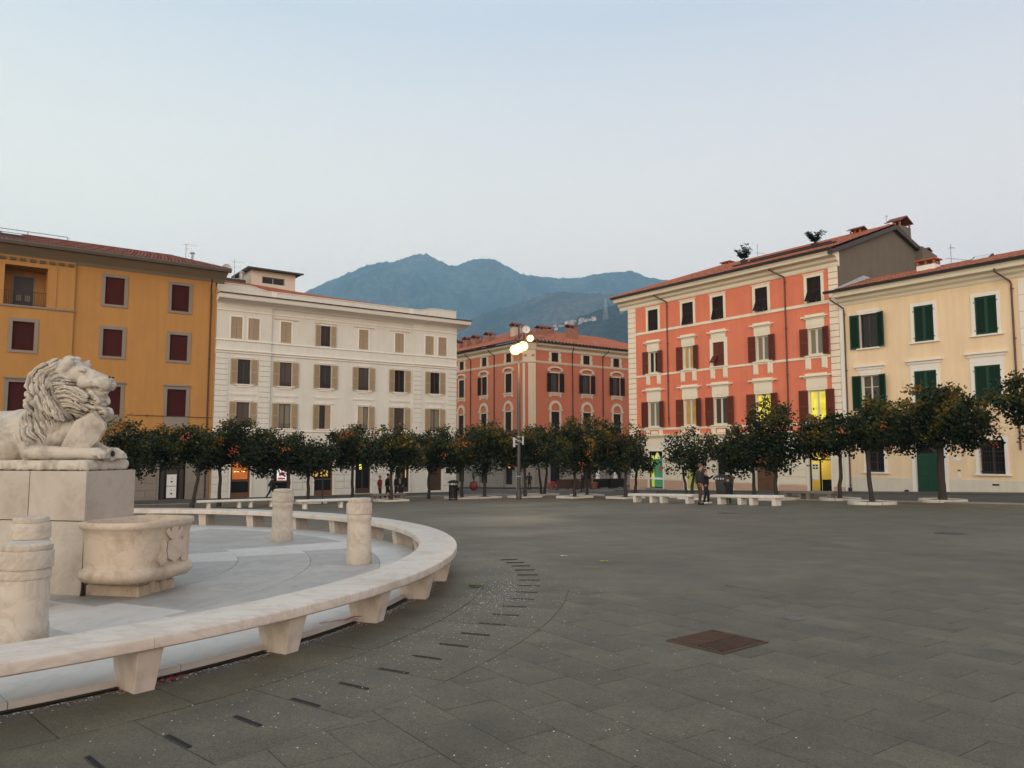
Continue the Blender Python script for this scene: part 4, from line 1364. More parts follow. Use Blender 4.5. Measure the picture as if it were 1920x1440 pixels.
part('flue', MB().lathe([(.09, 16.5), (.09, 17.25), (.2, 17.27), (.2, 17.32), (.08, 17.4)], 12, c=(-1.35, 3.9)), GREYM, yb, mat4=SIDE, smooth=40)
# ------------------------------------------------------------------ coral building
cb = house('coral_building', OC, NV, 'coral red four storey building with cream trim and brown shutters')
CX0, CX1 = 0.1, 19.62
tops = [(2.44, 3.58), (6.2, 7.33), (9.22, 10.28), (13.13, 14.19), (17.34, 18.40)]
seco = [(2.44, 3.5), (6.21, 7.26), (9.2, 10.25), (13.1, 14.17), (17.33, 18.4)]
frst = [(2.34, 3.6), (6.19, 7.45), (9.17, 10.43), (12.97, 14.23), (17.2, 18.47)]
cg = [(2.28, 3.84, -1.12, 1.87), (6.14, 7.60, -1.15, 1.87), (9.3, 10.75, -1.2, 1.87), (12.79, 14.52, -1.12, 1.75), (17.03, 18.68, -1.0, 1.87)]
holes = [(a, b, 11.87, 13.61) for a, b in tops] + [(a, b, 8.29, 10.11) for a, b in seco] + [(a, b, 3.84, 5.93) for a, b in frst]
mb = MB().wall(CX0, CX1, 3.0, 14.6, holes, depth=.26, ri=1)
shell(mb, CX0, CX1, -3, 14.6, 15.3)
part('wall', mb, [PL_COR, TRIM], cb, mat4=SIDE)
mb = MB().wall(CX0, CX1, -3, 3.0, cg, depth=.34)
part('ground_floor_wall', mb, TRIM, cb, mat4=SIDE)
# plinth, courses and bands
edges = [CX0] + [e for h in cg for e in (h[0] - .14, h[1] + .14)] + [CX1]
for k in range(0, len(edges), 2):
    a, b = edges[k], edges[k + 1]
    part('plinth', MB().box(a, b, -.07, 0, -2.4, -.44), PINKB, cb, mat4=SIDE, bevel=.01, seg=1)
    blocks(cb, a + .05, b - .05, -.40, 2.1, 0, TRIM, 5, 1, t=.035, g=.03)
cornice(cb, CX0 - .1, CX1 + .1, [(.06, 2.95), (.08, 3.0), (.2, 3.1), (.24, 3.16), (.24, 3.2), (.05, 3.24)], TRIM, 'string_course')
part('sign_band', MB().box(4.4, 16.4, -.06, 0, 2.32, 2.86), TRIM_W, cb, mat4=SIDE)
part('sign_panel', MB().box(4.0, 5.4, -.10, -.062, 2.20, 2.80), WHITEP, cb, mat4=SIDE)
def band(z0, z1, skip, p=.045):
    xs = [CX0 + .92] + [e for s_ in skip for e in s_] + [CX1 - .68]
    for k in range(0, len(xs), 2):
        if xs[k + 1] - xs[k] > .02:
            part('band', MB().box(xs[k], xs[k + 1], -p, 0, z0, z1), TRIM, cb, mat4=SIDE)
band(11.66, 11.86, [])
band(8.06, 8.22, [])
band(3.60, 3.77, [])
quoins(cb, CX0, CX0 + .9, 3.25, 14.1, 0, TRIM, h=.43, t=.05, alt=.0)
quoins(cb, CX1 - .66, CX1, 3.25, 14.1, 0, TRIM, h=.43, t=.05, alt=.0)
cornice(cb, CX0 - .95, CX1 + .15, [(.05, 14.0), (.10, 14.1), (.12, 14.28), (.32, 14.40), (.36, 14.58), (.80, 14.66), (.84, 14.8), (.95, 14.95)], TRIM, 'cornice')
part('gutter', MB().extr_x([(-.95, 14.93), (-1.08, 14.96), (-1.12, 15.08), (-1.10, 15.12), (-.95, 15.06)], CX0 - 1.0, CX1 + .2), GUTTER, cb, mat4=SIDE)
def c_top(a, b, flap):
    z0, z1 = 11.87, 13.61
    mb = MB()
    frame_mb(mb, a, b, z0, z1, .21, .05)
    mb.box(a - .30, b + .30, -.09, 0, z1 + .212, z1 + .28)
    w = part('window', mb, TRIM, cb, mat4=SIDE)
    h, hw = z1 - z0, (b - a) / 2
    zf = z0 + h * .47
    for sx, xh in ((1, a), (-1, b)):
        shutter(w, xh, .04, zf + .004, hw - .006, h * .53 - .012, SH_DRK, sx, 0, mid=False)
        shutter(w, xh, .04, z0 + .006, hw - .006, h * .47 - .01, SH_DRK, sx, 0, mid=False, pitch=R(flap if sx > 0 or flap < 20 else flap * .8))
    glazing(w, a, b, z0, z1, .18, SASH_W, GL_D)
    if flap > 10:
        part('stay_bar', MB().tube([(a + .02, .03, zf - .5), (a - .03, -math.sin(R(flap)) * .62, z0 + .18)], .012, 5), DARKM, w)
for (a, b), fl in zip(tops, (0, 12, 17, 27, 29)): c_top(a, b, fl)
def lintel(mb, a, b, z0, z1, e1=.12, e2=.30):
    mb.box(a - .04, b + .04, -.055, 0, z0 + .002, z1 - .32)
    mb.box(a + .06, b - .06, -.068, -.055, z0 + .1, z1 - .42)
    mb.box(a - e1 - .1, b + e1 + .1, -.09, 0, z1 - .318, z1 - .22)
    mb.box(a - e2, b + e2, -.20, 0, z1 - .218, z1 - .12)
    mb.box(a - e1 * .7, b + e1 * .7, -.12, 0, z1 - .118, z1)
def c_window(a, b, z0, z1, lz, gl, sash=SASH_W, brackets=True, closed=False, e2=.34):
    mb = MB()
    frame_mb(mb, a, b, z0, z1, .13 if not closed else .30, .04)
    lintel(mb, a - .1, b + .1, z1 + (.132 if not closed else .302), lz, .10, e2)
    mb.box(a - .32, b + .32, -.13, 0, z0 - .10, z0 - .001)
    w = part('window', mb, TRIM, cb, mat4=SIDE)
    glazing(w, a, b, z0, z1, .14, sash, gl, 2, .10)
    hw, h = (b - a) / 2, z1 - z0
    if closed:
        shutter(w, a, .04, z0 + .006, hw - .004, h - .01, SH_BRO, 1, R(3))
        shutter(w, b, .04, z0 + .006, hw - .004, h - .01, SH_BRO, -1, 0)
        shutter(w, a + .02, -.05, z0 + .10, hw - .08, h * .40, SH_BRO, 1, 0, mid=False, pitch=R(38))
    else:
        for sx, xh in ((-1, a), (1, b)):
            shutter(w, xh + sx * .014, -.06, z0 - .03, hw + .03, h + .05, SH_BRO, -sx, R(180 - random.uniform(6, 20)))
    if brackets:
        for x in (a - .28, b + .28 - .42):
            x0, x1 = x + .0, x + .42
            br = MB().box(x0, x1, -.04, 0, z0 - .95, z0 - .105).box(x0 + .10, x1 - .10, -.11, -.04, z0 - .82, z0 - .11).box(x0 + .07, x1 - .07, -.12, -.04, z0 - .88, z0 - .822)
            part('bracket', br, TRIM, w)
    return w
gl2 = [GL_D, LIT_W, GL_D, GL_W, GL_W]
for i, (a, b) in enumerate(seco): c_window(a, b, 8.29, 10.11, 11.06, gl2[i], closed=(i == 2))
gl1 = [GL_W, LIT_W, GL_C, LIT_Y, LIT_Y]
for i, (a, b) in enumerate(frst): c_window(a, b, 3.84, 5.93, 7.07, gl1[i], brackets=False, e2=.44)
for a, b in frst:
    for x in (a - .3, b - .1):
        part('bracket', MB().box(x, x + .4, -.04, 0, 3.2, 3.595), TRIM, cb, mat4=SIDE)
    part('bracket_panel', MB().box(a + .25, b - .25, -.03, 0, 3.28, 3.52), TRIM, cb, mat4=SIDE)
downpipe(cb, 4.63, 3.9, 14.2, 0, PIPE_B, elbow=.9, kick=True)
downpipe(cb, 15.66, 3.3, 14.2, 0, PIPE_B, elbow=.9)
# roof: tiled front slope hipped at the left, gable wall at the right
RZ, RY = 18.02, 7.2
mb = MB()
tiles_roof(mb, (CX0 - 1.15, -1.08, 15.02), (CX1 + .25, -1.08, 15.02), (4.6, RY, RZ), (CX1 + .25, RY, RZ))
tiles_roof(mb, (CX0 - 1.15, 16.4, 15.02), (CX0 - 1.15, -1.08, 15.02), (4.6, RY + .05, RZ), (4.6, RY, RZ))
tiles_roof(mb, (CX1 + .25, 16.0, 15.1), (CX0 - 1.15, 16.4, 15.02), (CX1 + .25, RY, RZ), (4.6, RY, RZ))
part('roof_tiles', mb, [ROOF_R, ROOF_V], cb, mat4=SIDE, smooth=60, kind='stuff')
part('ridge', MB().tube([(4.6, RY, RZ + .04), (CX1 + .25, RY, RZ + .04)], .08, 8).tube([(CX0 - 1.15, -1.08, 15.08), (4.6, RY, RZ + .04)], .11, 8), ROOF_R, cb, mat4=SIDE)
part('gable_wall', MB().add([(CX1 + .01, 0.02, 11.0), (CX1 + .01, 15.3, 11.0), (CX1 + .01, 15.3, 15.0), (CX1 + .01, RY, RZ - .12), (CX1 + .01, .02, 14.95)], [(0, 1, 2, 3, 4)]), RENDER_G, cb, mat4=SIDE)
vb = []
for y, z in ((-1.1, 14.92), (RY, RZ - .05), (16.2, 15.0)):
    vb += [(CX1 + .02, y, z), (CX1 + .32, y, z), (CX1 + .32, y, z - .30), (CX1 + .02, y, z - .30)]
fb = [(i * 4 + k, i * 4 + (k + 1) % 4, i * 4 + 4 + (k + 1) % 4, i * 4 + 4 + k) for i in (0, 1) for k in range(4)] + [(0, 3, 2, 1), (8, 9, 10, 11)]
part('verge', MB().add(vb, fb), GUTTER, cb, mat4=SIDE)
CHB = mat('chimney_render', (.50, .38, .29), .9, .08, 1, 9, .2, 30)
chimney(cb, 17.1, 7.0, 17.05, .85, .62, .85, CHB)
chimney(cb, 19.05, 9.3, 16.9, .95, 1.5, 1.42, RENDER_G)
chimney(cb, 19.1, 12.7, 15.7, .6, .7, 1.05, RENDER_G)
part('roof_hatch', MB().extr_x([(10.4, 16.9), (12.6, 16.5), (12.6, 14.5), (10.4, 14.5)], CX1 - 1.2, CX1 + .5), RENDER_G, cb, mat4=SIDE)
for k, x in enumerate((5.5, 12.3)):
    sk = part('skylight', MB().box(x, x + 1.6, 1.25, 1.9, 15.86, 15.95), GUTTER, cb, mat4=SIDE)
part('solar_rack', MB().tube([(10.3, 1.2, 16.02), (18.9, 1.2, 16.02)], .06, 6).tube([(11.5, 1.75, 16.3), (18.2, 1.75, 16.3)], .05, 6), GUTTER, cb, mat4=SIDE)
chimney(cb, 4.5, 7.9, 17.7, .9, .6, .45, CHB, cap='flat')
antenna('tv_antenna', world_of(cb, 9.2, 5.8, 17.5), 1.25, 'thin antenna standing on the ridge of the coral building', ((.4, .8, 5),))
antenna('tv_antenna', world_of(cb, 18.7, 8.2, 18.2), 1.0, 'short aerial spike on the gable peak of the coral building', ((.9, .15, 2),))

def roof_plant(loc, seed, label, h=1.3):
    rr = random.Random(seed)
    t = empty('roof_plant', loc, 0, label, 'potted plant', 'plants on the coral roof')
    part('pot', MB().lathe([(.20, 0), (.27, .38), (.30, .38), (.30, .44), (.24, .44)], 12), mat('pot_dark', (.05, .03, .022), .8, .1, 2, 9, .1, 30), t, smooth=40)
    st, lf = MB(), MB()
    for k in range(15):
        a, e = rr.uniform(0, 6.28), rr.uniform(.3, 1.0)
        L_ = h * rr.uniform(.45, 1)
        p0 = Vector((0, 0, .42))
        d_ = Vector((math.cos(a) * e, math.sin(a) * e, 1)).normalized()
        p1 = p0 + d_ * L_
        st.tube([p0, p0.lerp(p1, .5) + Vector((0, 0, .05)), p1], [.016, .012, .006], 4)
        for j in range(26):
            p = p0.lerp(p1, rr.uniform(.3, 1.03))
            aa = rr.uniform(0, 6.28)
            d2 = Vector((math.cos(aa), math.sin(aa), rr.uniform(.1, .9))).normalized()
            n_ = d2.orthogonal().normalized()
            l, w = rr.uniform(.16, .28), .065
            lf.add([tuple(p), tuple(p + d2 * l * .5 + n_ * w), tuple(p + d2 * l), tuple(p + d2 * l * .5 - n_ * w)], [(0, 1, 2, 3)])
    part('stems', st, WOOD_D, t, kind='stuff')
    part('leaves', lf, mat('roof_plant_leaf', (.008, .014, .008), .8, .25, 6, 20, 0, spec=.1), t, kind='stuff')
roof_plant(world_of(cb, 10.65, 2.1, 16.1), 11, 'dark spiky potted plant on the coral roof, the one nearer the middle')
roof_plant(world_of(cb, 16.75, 2.1, 16.05), 12, 'dark bushy potted plant on the coral roof near the gable', 1.15)

# ground floor shops
def shop_frame(w, a, b, c, d, m, y=.16, bw=.09):
    part('frame', MB().box(a, a + bw, y - .04, y + .05, c, d).box(b - bw, b, y - .04, y + .05, c, d).box(a + bw, b - bw, y - .039, y + .049, c, c + bw).box(a + bw, b - bw, y - .039, y + .049, d - bw, d), m, w)
for i, (a, b, c, d) in enumerate(cg):
    mb = MB()
    frame_mb(mb, a, b, c, d, .13, .05)
    w = part(['shop_window', 'shop_window', 'entrance', 'wooden_door', 'office_front'][i], mb, TRIM_W, cb, mat4=SIDE)
    if i == 0:
        shop_frame(w, a, b, c, d, BLACK)
        # lit display with a green poster
        part('poster', MB().box(a + .42, b - .09, .20, .21, c + .09, d - .45), emat('poster_green', (.06, .27, .13), .42), w)
        part('poster_edge', MB().box(a + .09, a + .40, .19, .215, c + .09, d - .35), emat('poster_lime', (.55, .62, .07), .55), w)
        part('poster_print', MB().prism([(0, 0), (.52, .02), (.56, .3), (.3, .42), (.05, .3)], 0, .006, f=lambda x, y, z: (a + .86 + x, .196 - z, .28 + y)), emat('print_red', (.34, .10, .06), .32), w)
        part('poster_head', MB().prism([(0.05, 0), (.2, 0), (.26, .3), (.16, .52), (.04, .34)], 0, .007, f=lambda x, y, z: (a + 1.05 + x, .19 - z, .62 + y)), emat('print_brown', (.10, .09, .05), .3), w)
        part('poster_lamp', MB().prism([(-.3, 0), (.3, 0), (.22, .3), (0, .62), (-.22, .3)], 0, .006, f=lambda x, y, z: (a + .78 + x, .197 - z, 1.25 + y)), emat('print_cream', (.75, .70, .30), .55), w)
        part('poster_strip', MB().box(a + .05, b - .02, .10, .13, -.42, -.26), emat('strip_white', (.60, .62, .60), .35), w)
        part('step', MB().box(a - .1, b + .35, -.35, .1, c - .3, c - .01), KERB, w)
    elif i == 1:
        shop_frame(w, a, b, c, d, TRIM_W)
        part('lit_display', MB().box(a + .1, b - .1, .2, .21, c + .1, d - .1), emat('display_lime', (.42, .42, .12), .28), w)
        part('step', MB().box(a - .1, b + .1, -.3, .1, c - .3, c - .01), KERB, w)
    elif i == 2:
        shop_frame(w, a, b, c, d, BLACK, .2)
        part('pane', MB().box(a + .09, b - .09, .21, .22, c + .09, d - .09), GL_D, w)
        part('awning_arm', MB().box(a - .05, b + .1, -.12, .02, d - .02, d + .05), GUTTER, w)
        part('notice', MB().box(a + .62, a + 1.0, .185, .199, -.25, .28), WHITEP, w)
    elif i == 3:
        for k, (u0, u1) in enumerate(((a, (a + b) / 2 - .006), ((a + b) / 2 + .006, b))):
            lf = part('door_leaf', MB().box(u0, u1, .14, .2, c, d - .45), WOOD_B, w)
            for z0, z1 in ((.15, .85), (1.0, 1.5), (1.65, 2.3)):
                part('door_panel', MB().box(u0 + .13, u1 - .13, .115, .14, c + z0, c + z1), WOOD_B, lf, bevel=.015, seg=1)
        part('fanlight', MB().box(a, b, .16, .18, d - .44, d), GL_D, w)
        part('step', MB().box(a - .1, b + .1, -.3, .1, c - .3, c - .01), KERB, w)
    else:
        # glazed office front: a real lit room behind it
        shop_frame(w, a, b, c, d, BLACK, .16, .07)
        part('mullion', MB().box(a + .72, a + .80, .12, .2, c + .07, d - .62).box(a + .07, b - .07, .119, .201, d - .62, d - .54), BLACK, w)
        YW = mat('office_yellow_wall', (.78, .64, .17), .85, .03, 1, 9, 0)
        room = MB()
        y0, y1 = .34, 3.2
        room.quad((a - .5, y1, c), (b + .5, y1, c), (b + .5, y1, d + .4), (a - .5, y1, d + .4))
        room.quad((a - .5, y0, c), (a - .5, y1, c), (a - .5, y1, d + .4), (a - .5, y0, d + .4))
        room.quad((b + .5, y0, c), (b + .5, y0, d + .4), (b + .5, y1, d + .4), (b + .5, y1, c))
        room.quad((a - .5, y0, d + .4), (a - .5, y1, d + .4), (b + .5, y1, d + .4), (b + .5, y0, d + .4), 1)
        room.quad((a - .5, y0, c), (b + .5, y0, c), (b + .5, y1, c), (a - .5, y1, c), 2)
        part('office_room', room, [YW, TRIM_W, KERB], w)
        part('ceiling_lamp', MB().box(a + .1, b - .1, 1.2, 2.6, d + .33, d + .38), emat('lamp_panel', (1.0, .93, .72), 6.0), w)
        part('door_poster', MB().box(a + .16, a + .62, .135, .15, .62, 1.02).box(a + .16, a + .62, .135, .15, -.02, .52).box(a + .2, a + .6, .135, .15, 1.2, 1.3), WHITEP, w, kind='stuff')
        part('poster_print', MB().box(a + .2, a + .36, .128, .134, .68, .78).box(a + .42, a + .58, .128, .134, .68, .78).box(a + .2, a + .36, .128, .134, .86, .96).box(a + .42, a + .58, .128, .134, .86, .96), BLACK, w, kind='stuff')
        dk = MB().box(a + .40, a + .85, .9, 1.9, c, c + .95)
        part('desk', dk, BLACK, w)
        ch = part('office_chair', MB().box(b - .78, b - .28, .75, 1.2, c + .55, c + .64), BLACK, w)
        part('backrest', MB().box(b - .44, b - .34, .75, 1.2, c + .72, c + 1.45), BLACK, ch)
        sp = MB().tube([(b - .53, .97, c + .12), (b - .53, .97, c + .55)], .03, 6)
        for k in range(5):
            an = k * 1.2566
            sp.tube([(b - .53, .97, c + .14), (b - .53 + .3 * math.cos(an), .97 + .3 * math.sin(an), c + .06)], .02, 5)
        part('base', sp, BLACK, ch)
        part('monitor', MB().box(b - .62, b - .2, 1.5, 1.55, c + 1.05, c + 1.4), BLACK, w)
part('intercom', MB().box(15.55, 15.72, -.06, -.036, .25, .72), DARKM, cb, mat4=SIDE)
part('wall_box', MB().box(15.82, 16.0, -.06, -.036, 1.12, 1.26), BLACK, cb, mat4=SIDE)

# ------------------------------------------------------------------ cream building
OK_ = (OC[0] + NV[0] * 19.64, OC[1] + NV[1] * 19.64)
kb = house('cream_building', OK_, NV, 'cream three storey house with green shutters at the right edge')
sh = -19.64
KX0, KX1 = 0.03, 15.5
def K(a): return a + sh
kt = [(21.02, 22.16), (24.47, 25.62), (27.91, 29.05), (31.6, 32.75)]
km = [(21.02, 22.14), (24.33, 25.63), (27.71, 29.06), (31.5, 32.8)]
kg = [(21.15, 22.27, .56, 2.4), (24.19, 25.86, -1.0, 2.25), (27.74, 29.05, .58, 2.46), (31.5, 32.8, .58, 2.46)]
holes = [(K(a), K(b), 8.37, 10.53) for a, b in kt] + [(K(a), K(b), 4.42, 6.62) for a, b in km] + [(K(a), K(b), c, d) for a, b, c, d in kg]
mb = MB().wall(KX0, KX1, -2.5, 11.8, holes, y=-.02, depth=.28, ri=1)
shell(mb, KX0, KX1, -2.5, 11.8, 12, left=False)
part('wall', mb, [PL_CRE, TRIM_W], kb, mat4=SIDE)
for a, b in ((KX0, K(23.98)), (K(26.07), KX1)):
    part('plinth', MB().box(a, b, -.06, -.02, -2.2, .23), PLINTH_W, kb, mat4=SIDE)
part('side_strip', MB().box(.02, .30, -.07, -.02, -1.2, 11.3), TRIM_W, kb, mat4=SIDE)
cornice(kb, KX0, KX1, [(.05, 11.28), (.10, 11.36), (.14, 11.46), (.30, 11.58), (.34, 11.74), (.72, 11.80), (.76, 11.98), (.84, 12.1)], TRIM, 'cornice')
part('gutter', MB().extr_x([(-.84, 12.08), (-.98, 12.1), (-1.02, 12.22), (-.98, 12.26), (-.84, 12.2)], KX0 - .55, KX1), GUTTER, kb, mat4=SIDE)
mb = MB()
tiles_roof(mb, (KX0 + .02, -1.0, 12.16), (KX1, -1.0, 12.16), (KX0 + .02, 3.0, 13.42), (KX1, 3.0, 13.42))
tiles_roof(mb, (KX1, 9.0, 12.2), (KX0 + .02, 9.0, 12.2), (KX1, 3.02, 13.42), (KX0 + .02, 3.02, 13.42))
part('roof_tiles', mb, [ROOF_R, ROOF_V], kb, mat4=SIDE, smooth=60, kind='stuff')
part('flashing', MB().add([(KX0 + .02, -.6, 12.40), (KX0 + .55, -.6, 12.38), (KX0 + .55, 3.0, 13.52), (KX0 + .02, 3.0, 13.78)], [(0, 1, 2, 3)]), mat('lead_flashing', (.36, .37, .38), .6, .15, 3, 15, .4, 25), kb, mat4=SIDE)
chimney(kb, K(24.6), 1.8, 12.75, 1.1, .75, .55, TRIM_W, cap='flat')
sk = part('skylight', MB().add([(K(26.9), 1.7, 12.95), (K(28.0), 1.7, 12.95), (K(28.0), 2.6, 13.5), (K(26.9), 2.6, 13.5), (K(26.9), 1.7, 12.83), (K(28.0), 1.7, 12.83), (K(28.0), 2.65, 13.4), (K(26.9), 2.65, 13.4)], [(0, 1, 2, 3), (0, 4, 5, 1), (1, 5, 6, 2), (2, 6, 7, 3), (3, 7, 4, 0)]), GUTTER, kb, mat4=SIDE)
part('pane', MB().add([(K(27.0), 1.78, 13.012), (K(27.9), 1.78, 13.012), (K(27.9), 2.54, 13.476), (K(27.0), 2.54, 13.476)], [(0, 1, 2, 3)]), mat('skylight_glass', (.6, .62, .63), .1, .02), sk)
antenna('tv_antenna', world_of(kb, K(25.6), 2.6, 12.9), 1.7, 'tall white antenna on the roof of the cream building', ((.45, 1.2, 6), (.85, .3, 4)))
def k_window(a, b, z0, z1, kind, style, hood=None, bars=0, gl=GL_D):
    a, b = K(a), K(b)
    mb = MB()
    y = -.02
    if kind == 'plain':
        frame_mb(mb, a, b, z0, z1, .20, .045, y=y)
        mb.box(a - .30, b + .30, -.14, 0, z0 - .09, z0 - .001)
    elif kind == 'open':
        frame_mb(mb, a, b, z0, z1, .12, .035, y=y)
        mb.box(a - .17, b + .17, -.07, 0, z1 + .122, z1 + .28)
        mb.box(a - .22, b + .22, -.14, 0, z0 - .09, z0 - .001)
    if hood:
        mb.box(a - .22, b + .22, -.06, 0, z1 + .205, hood - .26)
        mb.box(a - .32, b + .32, -.11, 0, hood - .258, hood - .10)
        mb.box(a - .42, b + .42, -.22, 0, hood - .098, hood)
    w = part('window', mb, TRIM_W, kb, mat4=SIDE)
    hw, h = (b - a) / 2, z1 - z0
    if style == 'closed':
        glazing(w, a, b, z0, z1, .2, SASH_W, GL_D)
        shutter(w, a, .02, z0 + .006, hw - .004, h - .01, SH_GRN, 1, 0, m2=SH_GRN2, slats=True, mid=False)
        shutter(w, b, .02, z0 + .006, hw - .004, h - .01, SH_GRN, -1, 0, m2=SH_GRN2, slats=True, mid=False)
        mbh = MB()
        for x in (a - .03, b + .03):
            for zz in (z0 + .25, z1 - .3): mbh.box(x - .03, x + .03, -.075, -.03, zz - .03, zz + .03)
        part('hinges', mbh, DARKM, w, kind='stuff')
    elif style == 'open':
        glazing(w, a, b, z0, z1, .15, SASH_W if bars else WOOD_D, gl, 2, .06, bars)
        shutter(w, a - .014, -.07, z0 - .02, hw + .03, h + .03, SH_GRN, -(-1), R(180 - 9), m2=SH_GRN2, mid=False)
        shutter(w, b + .014, -.07, z0 - .02, hw + .03, h + .03, SH_GRN, -1, R(180 - 24), m2=SH_GRN2, mid=False)
    elif style == 'grille':
        glazing(w, a, b, z0, z1, .2, WOOD_D, GL_D, 2, .06, 2)
        mbg = MB()
        n = 9
        for k in range(n):
            x = a + (b - a) * (k + .5) / n
            mbg.tube([(x, .06, z0), (x, .06, z0 + h * .98)], .011, 5)
        mbg.box(a, b, .05, .07, z0 + .12, z0 + .15).box(a, b, .05, .07, z0 + h * .52, z0 + h * .52 + .03)
        part('grille', mbg, DARKM, w, kind='stuff')
    return w
k_window(*kt[0], 8.37, 10.53, 'open', 'open')
k_window(*kt[1], 8.37, 10.53, 'plain', 'closed')
k_window(*kt[2], 8.37, 10.53, 'plain', 'closed')
k_window(*kt[3], 8.37, 10.53, 'plain', 'closed')
k_window(*km[0], 4.42, 6.62, 'open', 'open', hood=7.25, bars=2, gl=GL_C)
k_window(*km[1], 4.42, 6.62, 'plain', 'closed', hood=7.3)
k_window(*km[2], 4.42, 6.62, 'plain', 'closed', hood=7.38)
k_window(*km[3], 4.42, 6.62, 'plain', 'closed', hood=7.38)
for i in (0, 2, 3): k_window(*kg[i], 'plain', 'grille')
a, b, c, d = K(kg[1][0]), K(kg[1][1]), -1.0, 2.25
mb = MB()
frame_mb(mb, a, b, c, d, .22, .06, y=-.02)
mb.box(a - .26, a + .0, -.10, 0, 1.55, 1.65).box(b, b + .26, -.10, 0, 1.55, 1.65)
dr = part('green_door', mb, TRIM_W, kb, mat4=SIDE)
for k, (u0, u1) in enumerate(((a, (a + b) / 2 - .006), ((a + b) / 2 + .006, b))):
    lf = part('door_leaf', MB().box(u0, u1, .10, .16, c + .25, 1.62), SH_GRN, dr)
    for zc in (.12, .72, 1.24):
        part('door_panel', MB().prism([((u0 + u1) / 2 + .26 * math.cos(t_), zc - .12 + .26 * math.sin(t_)) for t_ in [j * .3927 for j in range(16)]], 0, .03, f=lambda x, y, z: (x, .10 - z, y)), SH_GRN, lf, bevel=.012, seg=1)
part('transom', MB().box(a, b, .10, .17, 1.625, 1.72), SH_GRN, dr)
part('fanlight', MB().box(a, b, .14, .16, 1.721, d), GL_D, dr)
part('step', MB().box(a - .1, b + .1, -.3, .1, c - .2, c + .245), KERB, dr)
part('name_plate', MB().box(K(26.35), K(26.75), -.04, -.021, 1.30, 1.5), TRIM_W, kb, mat4=SIDE)
part('intercom', MB().box(K(26.55), K(26.72), -.045, -.021, .30, .66), WHITEP, kb, mat4=SIDE)
part('letter_slot', MB().box(K(26.55), K(26.70), -.046, -.021, .72, .78), BLACK, kb, mat4=SIDE)
part('vent_slot', MB().box(K(28.35), K(28.70), -.075, -.061, -.05, .04), BLACK, kb, mat4=SIDE)
for x in (K(23.55), K(19.95)):
    part('bumper_stone', MB().box(x, x + .16, -.28, -.06, -1.2, -.45), DARKM, kb, mat4=SIDE, bevel=.03)
downpipe(kb, K(20.02), -.9, 11.3, -.02, PIPE_B, elbow=.6, kick=True)
downpipe(kb, K(29.86), 1.9, 11.3, -.02, PIPE_B, elbow=.6)
quoins(kb, K(30.15), K(30.85), .25, 11.2, -.02, TRIM_W, h=.9, t=.03)

